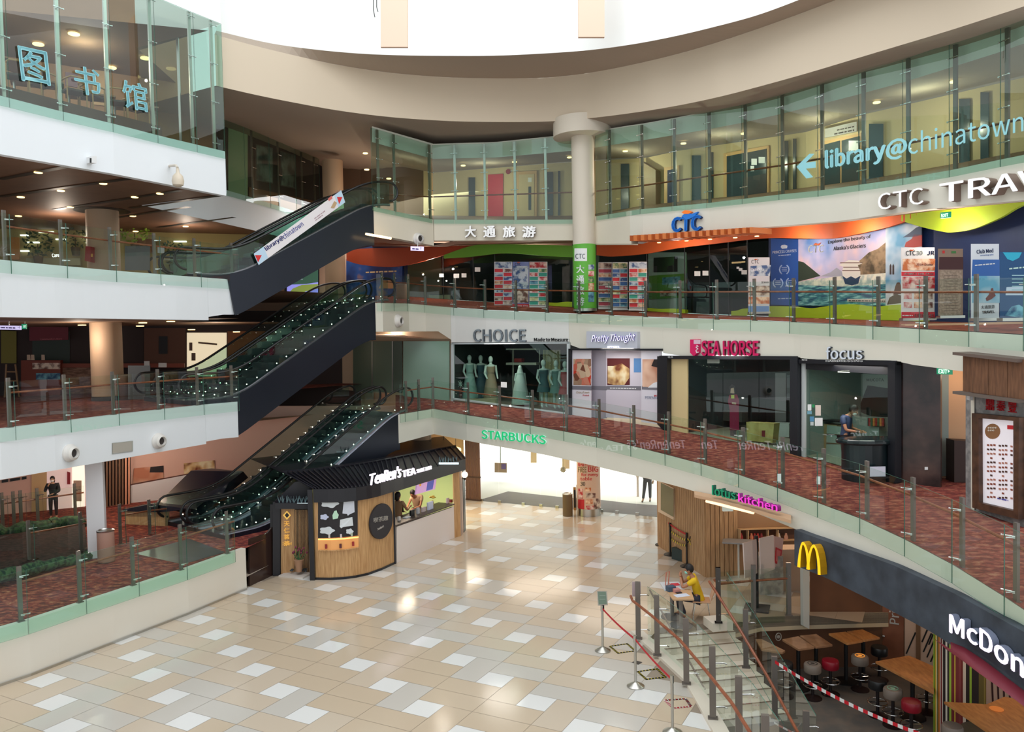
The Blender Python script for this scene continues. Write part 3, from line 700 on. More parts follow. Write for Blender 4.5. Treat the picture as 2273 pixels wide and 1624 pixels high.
# cladding below the lowest escalator, down to the tiles
wl = Wall(Z(551, 1303, 0), Z(615, 1272, 0))
wl.plate('wall_escalator', [(551, 1303), (618, 1271), (618, 1150), (606, 1163), (590, 1183), (560, 1193), (551, 1195)], mat('brown_mirror_cladding', (58, 42, 38), .15), -.06, .05).__setitem__('kind', 'structure')
# banner on the upper escalator
at, zf, L = eu[1], eu[2], eu[3]
bw = Wall(at(0, -.02, 0), at(L, -.02, 0))
rb = empty('banner', bw.at(563, 563), 'white library banner with red triangles along the upper escalator', 'banner')
bw.plate('sheet', [(563, 563), (757, 422), (766, 449), (574, 588)], mat('banner_white', (232, 226, 228), .5), 0, .012, rb)
bw.plate('sky_panel', [(563, 563), (585, 547), (595, 572), (574, 588)], M1((190, 216, 236)), .014, .003, rb)
bw.plate('sky_panel', [(742, 433), (757, 422), (766, 449), (751, 460)], M1((190, 216, 236)), .014, .003, rb)
bw.plate('red_triangle', [(566, 566), (581, 566), (573, 582)], M1((214, 40, 40)), .02, .003, rb)
bw.plate('red_triangle', [(748, 437), (760, 437), (753, 453)], M1((214, 40, 40)), .02, .003, rb)
bw.text4('library@', (593, 559), (632, 531), 12, M1((32, 44, 130)), .02, .004, .02, rb)
bw.text4('chinatown', (632, 531), (675, 500), 12, M1((60, 70, 150)), .02, .004, -.01, rb)
bw.text4('LEVEL 4', (564, 561), (578, 551), 3.5, M1((120, 90, 110)), .02, .003, 0, rb)
bw.text4('LEVEL 4', (745, 431), (756, 423), 3.5, M1((120, 90, 110)), .02, .003, 0, rb)
bw.plate('picture', [(734, 461), (742, 446), (748, 450), (742, 462)], M1((190, 160, 120)), .02, .003, rb)
bw.plate('picture', [(728, 441), (736, 434), (738, 440), (730, 446)], M1((214, 110, 100)), .02, .003, rb)
for k, (a, b) in enumerate((((698, 486), (722, 468)), ((700, 490), (716, 478)))): bw.words(a, b, 3, M1((170, 130, 140)), .02, .003, 0, rb)
# ================================================================ level 3: the travel agency
def wavy(name, cv, tab, m, off=.3, th=.08, smooth=4, kind=None):
    """flat band whose head and foot are drawn as curves: tab of (px, y head, y foot)"""
    tb = smooth_row(tab, smooth); A = [W(x, y0, cv.D(x)-off) for x, y0, y1 in tb]; B = [W(x, y1, cv.D(x)-off) for x, y0, y1 in tb]
    n = len(tb); mb = MB(); bk = [-cv.nrm(x)*th for x, _, _ in tb]
    vs = A+B+[a+d for a, d in zip(A, bk)]+[b+d for b, d in zip(B, bk)]
    mb.add(vs, [(i, i+1, n+i+1, n+i) for i in range(n-1)]+[(2*n+i, 3*n+i, 3*n+i+1, 2*n+i+1) for i in range(n-1)]+[(n+i, n+i+1, 3*n+i+1, 3*n+i) for i in range(n-1)]+[(i, 2*n+i, 2*n+i+1, i+1) for i in range(n-1)]+[(0, n, 3*n, 2*n), (n-1, 3*n-1, 4*n-1, 2*n-1)])
    o = mb.build(name, m)
    if kind: o['kind'] = kind
    return o
ORANGE = mat('orange_fascia', (214, 96, 40), .6); LIME = mat('lime_fascia', (176, 204, 40), .6); LEAF = mat('green_fascia', (120, 182, 60), .6)
o = wavy('wavy_fascia', K3, [(769, 556, 578), (800, 552, 587), (850, 550, 592), (885, 549, 591), (930, 548, 582), (985, 546, 566), (1030, 545, 553), (1062, 544, 546)], mat('dark_orange', (186, 74, 36), .6), off=1.4)
tag(o, 'dark orange wavy panel over the blue poster by the column', 'fascia panel')
o = wavy('wavy_fascia', K3, [(985, 566, 573), (1030, 550, 571), (1062, 543, 567.5), (1110, 542, 562), (1150, 542, 563), (1200, 543, 567), (1275, 545, 571)], LEAF, off=1.5); tag(o, 'green wavy panel over the leaflet racks', 'fascia panel')
o = wavy('wavy_fascia', K3, [(1324, 540, 566), (1360, 539, 569), (1434, 537, 563), (1501, 533, 551), (1601, 520, 539), (1668, 509, 531), (1718, 504, 528), (1775, 499, 529), (1848, 492, 529), (1905, 487, 519), (1970, 480, 504), (2010, 476, 491), (2040, 472, 474)], ORANGE, off=.9); tag(o, 'long orange wavy panel above the cruise mural', 'fascia panel')
o = wavy('wavy_fascia', K3, [(2000, 477, 490), (2047, 471, 504), (2092, 466, 514), (2117, 464, 515), (2160, 458, 508), (2217, 450, 485), (2256, 446, 462), (2290, 444, 448)], LIME, off=.9); tag(o, 'lime wavy panel hanging like a festoon by the exit sign', 'fascia panel')
def kw(cv, a, b, off=0): return Wall(cv.P(a, off=off), cv.P(b, off=off))
# dark shop interior behind the glass
IN3 = mat('travel_interior', (52, 56, 58), .7); NAVY = mat('navy_wall', (20, 44, 92), .6)
def room(cv, xs, ytop, depth, m, mc, mf, name='wall_shop', zt=None, dzf=0):
    a = [cv.P(x)+Vector((0, 0, .01)) for x in xs]; b = [p-cv.nrm(x)*depth for p, x in zip(a, xs)]
    at_ = [W(x, terp(ytop, x, 1), cv.D(x)) for x in xs]; bt = [Vector((q.x, q.y, t.z)) for q, t in zip(b, at_)]
    loft('floor_shop', a, b, mf); loft('ceiling', at_, bt, mc); loft(name, b, bt, m)
    loft(name, [a[0], b[0]], [at_[0], bt[0]], m); loft(name, [a[-1], b[-1]], [at_[-1], bt[-1]], m)
room(K3, [770, 900, 1000, 1100, 1200, 1300, 1430, 1560, 1712], [(700, 540), (1275, 538), (1430, 528), (1712, 498)], 4.5, IN3, mat('dark_ceiling', (60, 54, 52), .8), mat('shop_floor', (92, 60, 50), .6))
def shopglass(cv, xs, ytop, label, off=0, m=SHOPGL, ybot=None, fr=DARK):
    root = empty('shop_window', cv.P(xs[0]), label, 'shop window')
    for a, b in zip(xs, xs[1:]):
        q = [cv.P(a, None if ybot is None else ybot(a), off), cv.P(b, None if ybot is None else ybot(b), off), W(b, terp(ytop, b, 1), cv.D(b)-off), W(a, terp(ytop, a, 1), cv.D(a)-off)]
        MB().prism(q, cv.nrm(a)*.01).build('glass_pane', m, root)
    for x in xs:
        p = cv.P(x, off=off); t = W(x, terp(ytop, x, 1), cv.D(x)-off)
        MB().tube([p, Vector((p.x, p.y, t.z))], .018, 6).build('frame', fr, root)
    return root
shopglass(K3, [900, 985, 1052, 1100, 1275], [(900, 560), (1275, 555)], 'dark glass shopfront of the travel agency behind the leaflet racks')
shopglass(K3, [1437, 1521, 1576, 1618, 1660], [(1437, 550), (1718, 520)], 'dark glass shopfront between the racks and the cruise mural')
# solid walls of the gallery
loft('wall_travel', [K3.P(x) for x in (1706, 1850, 1980, 2050, 2300)], [W(x, y, K3.D(x)) for x, y in ((1706, 500), (1850, 488), (1980, 474), (2050, 466), (2300, 440))], NAVY)
loft('wall_travel', [K3.P(x) for x in (770, 850, 905)], [W(x, y, K3.D(x)) for x, y in ((770, 540), (850, 545), (905, 545))], NAVY)
loft('wall_travel', [K3.P(x, off=.5) for x in (1270, 1330)], [W(x, 530, K3.D(x)-.5) for x in (1270, 1330)], mat('green_dark', (60, 84, 60), .6))
def lime_plinth(a, b, ya, yb, lab):
    o = wavy('plinth', K3, [(a, ya, K3.y(a)), ((2*a+b)/3, (2*ya+yb)/3+1, K3.y((2*a+b)/3)), ((a+2*b)/3, (ya+2*yb)/3-1, K3.y((a+2*b)/3)), (b, yb, K3.y(b))], LIME, .25, .2); tag(o, lab, 'plinth')
lime_plinth(1218, 1274, 671, 670, 'short lime plinth beside the green column')
lime_plinth(1437, 1521, 683, 687, 'lime plinth under the green shop panel')
lime_plinth(1623, 1660, 690, 684, 'small lime plinth by the first roll-up banner')
o = wavy('plinth', K3, [(1706, 679, 703), (1762, 680, 704.5), (1800, 684, 705.5), (1850, 677, 707), (1893, 675, 708.5), (1940, 680, 710), (1990, 676, 711), (2050, 675, 713)], LIME, .25, .2); tag(o, 'long lime wavy plinth under the cruise mural', 'plinth')
# ---- the mural, a print in one frame
mw = kw(K3, 1712, 1965, .12)
def paint(w, root, name, pts, rgb, off, th=.004, rough=.6): return w.plate(name, pts, M1(rgb, rough), off, th, root)
mu = empty('wall_mural', mw.at(1712, 676), 'glacier cruise mural with a ship and a blue side panel', 'mural')
SKYG = ramp_mat('mural_sky', 'NOISE', .8, [(.3, (96, 140, 206)), (.48, (190, 190, 226)), (.62, (240, 206, 214))], .6, detail=3)
WATER = ramp_mat('mural_water', 'NOISE', 3, [(.35, (30, 74, 110)), (.5, (70, 140, 150)), (.62, (150, 206, 208))], .6, vec=(1, 1, 6), detail=4)
ICE = ramp_mat('mural_ice', 'NOISE', 5, [(.4, (170, 190, 186)), (.6, (236, 234, 216))], .7, detail=4)
ROCK = ramp_mat('mural_rock', 'NOISE', 4, [(.35, (74, 66, 50)), (.6, (158, 134, 106))], .7, detail=5)
mw.plate('blue_panel', [(1712, 676), (1773, 678), (1773, 531), (1712, 529)], M1((26, 84, 170)), 0, .02, mu)
mw.plate('sky', [(1773, 640), (1967, 640), (1967, 508), (1905, 521), (1848, 530), (1773, 531)], SKYG, 0, .02, mu)
mw.plate('water', [(1773, 678), (1967, 678), (1967, 626), (1773, 630)], WATER, .002, .02, mu)
mw.plate('glacier', [(1773, 632), (1773, 626), (1800, 620), (1830, 617), (1870, 612), (1900, 610), (1967, 604), (1967, 630), (1870, 636)], ICE, .004, .02, mu)
mw.plate('mountain', [(1773, 579), (1785, 582), (1800, 594), (1822, 612), (1800, 618), (1773, 625)], M1((52, 66, 54)), .006, .02, mu)
mw.plate('mountain', [(1822, 613), (1845, 604), (1858, 594), (1870, 603), (1880, 612), (1850, 614)], M1((170, 172, 188)), .006, .02, mu)
mw.plate('mountain', [(1967, 538), (1950, 552), (1930, 560), (1905, 582), (1896, 600), (1905, 610), (1967, 606)], ROCK, .006, .02, mu)
SH = M1((236, 230, 222)); SHB = M1((28, 58, 92))
mw.plate('ship', [(1870, 603), (1875, 628), (1892, 631), (1910, 626), (1911, 603), (1905, 588), (1915, 585), (1905, 578), (1885, 577), (1863, 588), (1873, 592)], SH, .01, .02, mu)
mw.plate('ship_hull', [(1871, 612), (1877, 630), (1892, 633), (1906, 629), (1911, 612), (1900, 618), (1890, 613), (1880, 618)], SHB, .014, .02, mu)
for k, (y, a, b) in enumerate(((584, 1866, 1915), (594, 1873, 1909), (601, 1871, 1910))): mw.plate('ship_deck', [(a, y), (a, y-2), (b, y-2), (b, y)], M1((120, 96, 84)), .018, .02, mu)
mw.plate('caption_strip', [(1882, 669), (1966, 671), (1966, 663), (1882, 663)], M1((214, 206, 196)), .02, .02, mu)
mw.words((1884, 668), (1964, 669), 3.5, BLACK, .045, .003, 0, mu)
mw.text4('Explore the beauty of', (1838, 543), (1933, 530), 9.5, M1((30, 24, 30)), .03, .005, .01, mu)
mw.text4("Alaska's Glaciers", (1850, 556), (1922, 549), 9, M1((30, 24, 30)), .03, .005, .01, mu)
def ctc_logo(w, x, y, k, m, off, parent, depth=.01, hot=ORANGE, bold=.01):
    """letters CTC with a small bird over the T"""
    w.text4('CTC', (x, y), (x+34*k, y-1*k), 17*k, m, off, depth, bold, parent)
    w.plate('bird', [(x+12*k, y-19*k), (x+17*k, y-22*k), (x+22*k, y-20*k), (x+29*k, y-23*k), (x+25*k, y-17*k), (x+18*k, y-15*k)], hot, off, depth, parent)
ctc_logo(mw, 1794, 561, 1.0, M1((240, 240, 240)), .03, mu)
mw.text4('PRINCESS CRUISES', (1715, 563), (1768, 559), 6, M1((214, 226, 240)), .03, .004, 0, mu)
mw.plate('crest', [(1733, 548), (1735, 544), (1742, 543), (1748, 545), (1747, 551), (1736, 552)], M1((214, 226, 240)), .03, .004, mu)
mw.words((1728, 568), (1755, 566), 3, M1((190, 206, 230)), .03, .004, 0, mu)
LAU = M1((170, 196, 232))
for cx, cy in ((1741, 598), (1727, 628), (1756, 627)):
    for s in (-1, 1):
        c = [mw.at(cx+s*11*math.cos(t)*.95, cy-11*math.sin(t), .03) for t in [-1.0, -.5, 0, .5, 1.0]]
        MB().tube(c, .022, 5).build('laurel', LAU, mu)
    for q in range(3): mw.plate('award_text', [(cx-6, cy-4+q*4), (cx-6, cy-5.5+q*4), (cx+6, cy-5.5+q*4), (cx+6, cy-4+q*4)], LAU, .03, .004, mu)
mw.words((1727, 664), (1756, 663), 4, LAU, .03, .004, 0, mu)
# snow picture on the return
sw = kw(K3, 1966, 2048, .16); sn = empty('wall_poster', sw.at(1967, 678), 'snow picture with a crouching hiker and a red boot beside the mural', 'poster')
sw.plate('snow', [(1967, 678), (2047, 678), (2047, 497), (2007, 494), (1967, 506)], ramp_mat('snow_print', 'NOISE', 1.4, [(.35, (96, 156, 196)), (.6, (214, 220, 224))], .6), 0, .02, sn)
sw.plate('boot', [(2009, 548), (2012, 538), (2025, 530), (2030, 520), (2047, 521), (2047, 547), (2030, 549)], M1((176, 60, 56)), .003, .02, sn)
for x in (1978, 1984): sw.plate('walker', [(x-2, 609), (x-2, 590), (x, 585), (x+2, 590), (x+2, 609)], M1((60, 50, 50)), .003, .02, sn)
sw.plate('hiker', [(1984, 654), (1988, 636), (1992, 627), (1998, 626), (2001, 634), (2003, 652)], M1((96, 70, 58)), .003, .02, sn)
sw.plate('rock', [(1970, 676), (1976, 660), (1990, 652), (2003, 656), (2007, 672)], M1((90, 80, 62)), .003, .022, sn)
sw.plate('peak', [(2005, 527), (2020, 517), (2035, 505), (2047, 500), (2047, 522), (2030, 525)], M1((60, 76, 104)), .003, .02, sn)
# ---- free standing banners and racks on the gallery
def stand_up(name, label, cv, q, off, m, cat='banner stand', tilt=0.0, group=None, foot=True, th=.03):
    """q: px x0, x1 at the foot, y head, y foot"""
    x0, x1, yt, yb = q; D = cv.D((x0+x1)/2)-off
    w = Wall(W(x0, yb, D), W(x1, yb, D)); r = empty(name, w.at((x0+x1)/2, yb), label, cat, group)
    w.plate('sheet', [(x0, yb-1), (x1, yb-1), (x1, yt), (x0, yt)], m, 0, .008, r)
    if foot:
        a, b = w.at(x0, yb), w.at(x1, yb); c = (a+b)/2
        mb = MB(); mb.box(c+Vector((0, 0, .03)), ((b-a).length, .2, .06), rz=math.atan2(w.X.y, w.X.x)); mb.build('base', STEEL, r)
        t = w.at((x0+x1)/2, yt); MB().tube([c-w.N*.03, Vector((c.x, c.y, t.z))-w.N*.03], .012, 6).build('pole', STEEL, r)
    return w, r
PHOTO = [ramp_mat('print_%d' % i, 'NOISE', 6, st, .6, detail=3) for i, st in enumerate([
    [(.4, (60, 90, 140)), (.55, (200, 210, 220))], [(.4, (190, 40, 50)), (.6, (240, 210, 200))], [(.4, (70, 120, 80)), (.6, (220, 210, 160))],
    [(.4, (200, 110, 60)), (.6, (250, 220, 190))], [(.35, (36, 80, 120)), (.6, (120, 180, 200))], [(.4, (110, 70, 60)), (.6, (226, 206, 190))]])]
w, r = stand_up('roll_up_banner', 'roll-up travel banner standing just beside the blue mural panel', K3, (1661, 1708, 571, 696), 1.2, M1((216, 214, 220)))
ctc_logo(w, 1668, 585, .5, BLACK, .01, r, .004)
w.plate('landscape', [(1664, 612), (1709, 612), (1711, 588), (1666, 590)], PHOTO[0], .009, .003, r)
w.text4('Travel', (1668, 603), (1692, 598), 8, M1((240, 240, 250)), .014, .003, 0, r, .3)
w.plate('photo', [(1662, 656), (1708, 656), (1708, 634), (1662, 634)], PHOTO[5], .009, .003, r); w.plate('photo', [(1661, 674), (1708, 674), (1708, 658), (1662, 658)], PHOTO[3], .009, .003, r)
w.plate('foot_strip', [(1661, 694), (1707, 694), (1707, 679), (1661, 679)], M1((110, 150, 210)), .009, .003, r); w.text4('$388', (1690, 629), (1706, 629), 5, BLACK, .012, .003, .01, r)
w, r = stand_up('roll_up_banner', 'red and white rail pass banner with route map', K3, (2000, 2074, 549, 711), 2.0, M1((232, 226, 224)))
ctc_logo(w, 2011, 567, .62, M1((90, 90, 92)), .012, r, .004); w.text4('30', (2034, 566), (2048, 565), 9, M1((120, 130, 120)), .012, .004, 0, r); w.text4('JR', (2058, 566), (2074, 565), 9, M1((40, 60, 120)), .012, .004, .03, r)
w.plate('sunset', [(2003, 600), (2075, 600), (2076, 574), (2004, 574)], PHOTO[3], .009, .003, r)
for y0, y1 in ((612, 603), (711, 692)): w.plate('red_band', [(2001, y0), (2075, y0), (2075, y1), (2001, y1)], M1((214, 44, 60)), .009, .003, r)
w.text4('JR-WEST RAIL PASS', (2006, 610), (2072, 610), 5, PAPER, .014, .003, .02, r); w.text4('6538 4645', (2030, 704), (2072, 704), 8, PAPER, .014, .003, .01, r); w.words((2003, 701), (2026, 701), 3.5, PAPER, .014, .003, 0, r)
w.text4('2D1N Osaka', (2034, 589), (2070, 589), 5, M1((210, 60, 60)), .014, .003, .01, r)
w.plate('map', [(2003, 640), (2075, 640), (2075, 614), (2003, 614)], PHOTO[1], .009, .003, r)
for ry in (663, 683):
    for i, c in enumerate((1, 3, 5)): w.plate('photo', [(2006+i*23, ry), (2024+i*23, ry), (2024+i*23, ry-13), (2006+i*23, ry-13)], PHOTO[c], .009, .003, r)
w, r = stand_up('notice_stand', 'brown paper notice stand with card logos between two banners', K3, (2082, 2137, 552, 706), 1.4, M1((150, 128, 112)))
w.plate('sheet_of_text', [(2084, 704), (2132, 704), (2136, 600), (2087, 600)], ramp_mat('brown_paper', 'NOISE', 20, [(.4, (150, 134, 118)), (.6, (176, 158, 140))], .9), .009, .004, r)
w.plate('photo', [(2084, 598), (2138, 598), (2138, 570), (2085, 570)], M1((70, 34, 36)), .009, .004, r)
w.plate('card_logo', [(2092, 562), (2097, 562), (2097, 556), (2092, 556)], M1((210, 50, 50)), .014, .004, r); w.plate('card_logo', [(2112, 562), (2122, 562), (2122, 557), (2112, 557)], M1((70, 130, 70)), .014, .004, r)
for i in range(14): w.plate('line', [(2096, 612+i*6), (2126, 612+i*6), (2126, 611+i*6), (2096, 611+i*6)], M1((120, 104, 92)), .014, .003, r)
w, r = stand_up('roll_up_banner', 'white and blue holiday club banner with a snowboarder', K3, (2155, 2217, 541, 712), 2.3, M1((228, 232, 238)))
w.text4('Club Med', (2168, 563), (2205, 560), 9, M1((30, 60, 130)), .012, .004, .02, r); w.text4('amazing you', (2176, 569), (2205, 567), 4, M1((90, 120, 180)), .012, .004, 0, r)
w.plate('blue_field', [(2157, 612), (2220, 612), (2223, 576), (2159, 576)], M1((58, 108, 182)), .009, .003, r); w.plate('slope', [(2157, 672), (2219, 672), (2220, 612), (2157, 612)], ramp_mat('slope_print', 'NOISE', 2, [(.4, (110, 180, 214)), (.6, (200, 222, 232))], .6), .009, .003, r)
w.plate('snowboarder', [(2188, 662), (2194, 655), (2199, 645), (2200, 640), (2204, 639), (2206, 648), (2210, 656), (2200, 664), (2190, 668)], M1((120, 50, 40)), .014, .004, r)
w.words((2164, 590), (2208, 586), 4, PAPER, .014, .003, 0, r); w.text4('大通旅游', (2178, 686), (2208, 684), 8, BLACK, .014, .003, 0, r); w.text4('TRAVEL', (2180, 696), (2208, 694), 6, BLACK, .014, .003, .02, r)
w, r = stand_up('roll_up_banner', 'deep blue banner at the end of the banner row', K3, (2219, 2290, 559, 712), 2.5, M1((24, 74, 120)))
w.plate('arc', [(2226, 560), (2236, 575), (2248, 579), (2262, 572), (2268, 560)], M1((40, 170, 200)), .009, .003, r); w.plate('iceberg', [(2230, 700), (2245, 680), (2262, 676), (2285, 690), (2288, 708)], PHOTO[4], .009, .003, r); w.plate('white_card', [(2232, 655), (2280, 655), (2282, 635), (2234, 637)], M1((190, 206, 226)), .012, .003, r)
w.words((2240, 598), (2278, 594), 5, M1((190, 220, 210)), .014, .003, 0, r)
for i in range(5): w.plate('line', [(2246, 612+i*8), (2282, 612+i*8), (2282, 610+i*8), (2246, 610+i*8)], M1((150, 190, 200)), .014, .003, r)
# leaflet racks, every leaflet its own
def rack(q, label, cols, tints, gname, off=1.3, rows=9):
    x0, x1, yt, yb = q; D = K3.D((x0+x1)/2)-off; w = Wall(W(x0, yb, D), W(x1, yb, D)); r = empty('leaflet_rack', w.at((x0+x1)/2, yb), label, 'leaflet rack', None)
    w.plate('back_board', [(x0, yb), (x1, yb), (x1, yt), (x0, yt)], M1((226, 224, 224)), 0, .03, r)
    w.plate('header', [(x0+1, yt+13), (x1-1, yt+13), (x1-1, yt+1), (x0+1, yt+1)], PHOTO[tints[0]], .031, .01, r)
    h = (yb-yt-22)/rows
    for i in range(rows):
        w.plate('shelf', [(x0, yt+15+h*(i+1)), (x1, yt+15+h*(i+1)), (x1, yt+14+h*(i+1)), (x0, yt+14+h*(i+1))], M1((236, 236, 236)), .031, .05, r)
        for c in range(cols):
            cw = (x1-x0)/cols; a = x0+cw*c+1; b = x0+cw*(c+1)-1
            o = w.plate('leaflet', [(a, yt+14+h*(i+1)), (b, yt+14+h*(i+1)), (b, yt+15.5+h*i), (a, yt+15.5+h*i)], PHOTO[tints[(i*cols+c+i//2) % len(tints)]] if (i+c) % 2 else M1([(214, 50, 60), (60, 160, 140), (70, 110, 170), (200, 200, 206), (206, 120, 70), (190, 70, 90)][tints[(i+c) % len(tints)]]), .036, .006)
            tag(o, 'travel leaflet, %s row from the top%s, in the %s' % (['first', 'second', 'third', 'fourth', 'fifth', 'sixth', 'seventh', 'eighth', 'ninth'][i], ('' if cols == 1 else (', column by the escalators' if c == 0 else ', column by the mural')), gname.replace('leaflets in the ', '')), 'leaflet', gname)
rack((1097, 1137, 581, 683), 'red leaflet rack of the travel agency', 2, (0, 5, 0, 3), 'leaflets in the red rack')
rack((1175, 1215, 581, 684), 'teal leaflet rack beside the tour poster', 2, (1, 2, 1, 4), 'leaflets in the teal rack')
rack((1328, 1358, 582, 686), 'narrow leaflet rack touching the green column', 1, (5, 3, 2, 1), 'leaflets in the narrow rack')
rack((1359, 1393, 582, 688), 'blue leaflet rack, middle one past the green column', 2, (2, 4, 0, 1), 'leaflets in the blue rack')
rack((1396, 1436, 581, 689), 'bright red leaflet rack at the end past the green column', 2, (0, 3, 1, 0), 'leaflets in the end rack')
w, r = stand_up('tour_poster', 'blue tour poster between the red and teal leaflet racks', K3, (1138, 1174, 581, 684), 1.3, M1((120, 130, 190)))
w.plate('photo', [(1139, 640), (1173, 640), (1173, 590), (1139, 590)], PHOTO[0], .009, .003, r); w.plate('photo', [(1139, 672), (1173, 672), (1173, 641), (1139, 641)], PHOTO[5], .009, .003, r); w.plate('foot_strip', [(1138, 683), (1174, 683), (1174, 674), (1138, 674)], M1((200, 50, 60)), .009, .003, r); w.text4('6336 4723', (1148, 682), (1172, 682), 5, PAPER, .014, .003, 0, r)
ctc_logo(w, 1143, 590, .4, BLACK, .014, r, .003)
# green information panel inside, blue poster, screen
w = kw(K3, 1440, 1520, -1.2); r = empty('display_board', w.at(1480, 661), 'green display board inside the travel agency window', 'board')
w.plate('board', [(1442, 664), (1519, 660), (1519, 607), (1442, 612)], M1((104, 150, 50)), 0, .04, r); w.plate('photo', [(1470, 632), (1510, 630), (1510, 613), (1470, 616)], PHOTO[4], .042, .005, r); w.plate('photo', [(1465, 658), (1513, 655), (1513, 642), (1465, 645)], PHOTO[5], .042, .005, r)
w.plate('wall_travel', [(1440, 700), (1524, 700), (1524, 560), (1440, 560)], M1((190, 196, 188)), -.06, .04).__setitem__('kind', 'structure')
w.plate('screen', [(1452, 604), (1504, 603), (1504, 569), (1452, 572)], BLACK, .0, .04, None)
tag(bpy.data.objects['screen'], 'black television screen above the green display board', 'television')
w = kw(K3, 769, 897, .1); r = empty('wall_poster', w.at(830, 668), 'night blue poster with a row of Chinese words behind the middle escalator', 'poster')
w.plate('sheet', [(769, 668), (893, 668), (893, 575), (769, 575)], ramp_mat('night_print', 'NOISE', 1.2, [(.4, (18, 36, 90)), (.6, (40, 80, 150)), (.75, (170, 120, 80))], .5), 0, .02, r)
w.words((812, 606), (880, 603), 5, M1((220, 190, 140)), .022, .004, 0, r)
w.plate('temple', [(840, 640), (850, 622), (872, 622), (880, 640)], M1((200, 140, 90)), .022, .004, r)
w = kw(K3, 640, 720, -1.5); r = empty('led_screen', w.at(670, 662), 'bright video screen of a forest lake seen under the upper escalator', 'screen')
w.plate('frame', [(633, 664), (709, 664), (709, 573), (633, 573)], BLACK, -.02, .05, r)
w.plate('picture', [(637, 661), (706, 661), (706, 577), (637, 577)], mat('screen_sky', (150, 150, 240), .4, emit=.9), .032, .004, r)
w.plate('trees', [(637, 632), (645, 612), (662, 606), (680, 596), (700, 588), (706, 590), (706, 626), (680, 630)], mat('screen_tree', (70, 110, 90), .4, emit=.5), .038, .004, r)
w.plate('grass', [(637, 655), (650, 640), (670, 632), (706, 630), (706, 640), (680, 646), (660, 655)], mat('screen_grass', (150, 170, 80), .4, emit=.6), .04, .004, r)
w.text4('Roam more.', (653, 622), (672, 620), 5, emi('screen_white', (230, 230, 255), 1), .042, .003, 0, r)
# paper notices on the dark shopfronts
NOTE = ['over the service counter', 'by the glass joint, larger one of a pair', 'first from the night blue poster', 'beside the glass joint near the red rack', 'on the door glass, nearer the racks', 'on the door glass, nearer the mural', 'upper one by the roll-up banner', 'lower one by the roll-up banner', 'tallest one by the roll-up banner']
for i, (x, y, c) in enumerate([(1060, 598, 12), (1013, 612, 12), (980, 611, 10), (1030, 611, 11), (1548, 607, 13), (1566, 606, 13), (1644, 598, 8), (1652, 604, 12), (1638, 594, 6)]):
    cv = K3; w = kw(cv, x-15, x+15, .03); o = w.plate('paper_notice', [(x-c/2, y+c*.4), (x+c/2, y+c*.4), (x+c/2, y-c*.4), (x-c/2, y-c*.4)], PAPER, 0, .004)
    tag(o, 'white paper notice on dark glass, '+NOTE[i], 'notice', 'notices on the travel agency glass')
# service counter and waste bins
def boxthing(name, label, cat, cv, q, off, depth, m, top=None):
    x0, x1, yt, yb = q; D = cv.D((x0+x1)/2)-off; w = Wall(W(x0, yb, D), W(x1, yb, D)); r = empty(name, w.at((x0+x1)/2, yb), label, cat)
    w.plate('body', [(x0, yb), (x1, yb), (x1, yt), (x0, yt)], m, -depth, depth, r)
    a = w.at(x0, yt); b = w.at(x1, yt); c = (a+b)/2-w.N*depth/2
    MB().box(c+Vector((0, 0, .015)), ((b-a).length+.06, depth+.06, .03), rz=math.atan2(w.X.y, w.X.x)).build('top', top or m, r); return w, r
boxthing('service_counter', 'cream service counter inside the dark travel agency', 'counter', K3, (955, 1002, 654, 675), -1.2, .6, M1((170, 160, 140)), DARK)
def bin_(x, yb, D, r, h, label, m, ring=STEEL, name='litter_bin'):
    p = W(x, yb, D); e = empty(name, p, label, 'bin'); MB().lathe(p, [(r*.93, 0), (r, .04), (r, h*.93), (r*.98, h*.95)], 20).build('body', m, e, True)
    MB().lathe(p+Vector((0, 0, h*.95)), [(r*1.03, 0), (r*1.05, h*.03), (r*.8, h*.05), (r*.7, h*.02)], 20).build('rim', ring, e, True)
    MB().lathe(p, [(r*.98, .005), (r*.985, .06)], 20).build('base_ring', ring, e); return e
bin_(893, 672, 33.6, .24, .8, 'tall tan bin near the head of the middle escalator', mat('tan_bin', (150, 124, 100), .5))
# column with the green wrap
def column(x, yb, D, r, z1, label, m, cap=None, base=None, z0=None):
    p = W(x, yb, D)
    if z0 is not None: p.z = z0
    e = empty('column', p, label, 'column'); MB().cyl(p, r, z1-p.z, 32).build('shaft', m, e, True)
    if cap: MB().cyl(Vector((p.x, p.y, z1-cap[1])), cap[0], cap[1]+.1, 40).build('capital', m, e, True)
    return p, e
COLM = mat('column_cream', (222, 212, 196), .6)
p, e = column(1299, 691, 28.3, .395, 14.25, 'cream column with a wide round capital and a green printed wrap', COLM, (1.02, .5))
zt = W(1299, 543, 28.3).z
MB().cyl(p+Vector((0, 0, .1)), .402, zt-p.z-.1, 32).build('green_wrap', mat('wrap_green', (96, 178, 60), .5), e, True)
MB().cyl(p, .41, .1, 32).build('base_ring', STEEL, e, True)
def on_cyl(c, r, px, py): # point of the column skin seen at a pixel
    d = ray(px, py); a = d.x*d.x+d.y*d.y; q = CAM-c; b = 2*(q.x*d.x+q.y*d.y); cc = q.x*q.x+q.y*q.y-r*r; s = b*b-4*a*cc
    return CAM+d*((-b-math.sqrt(max(s, 0)))/(2*a))
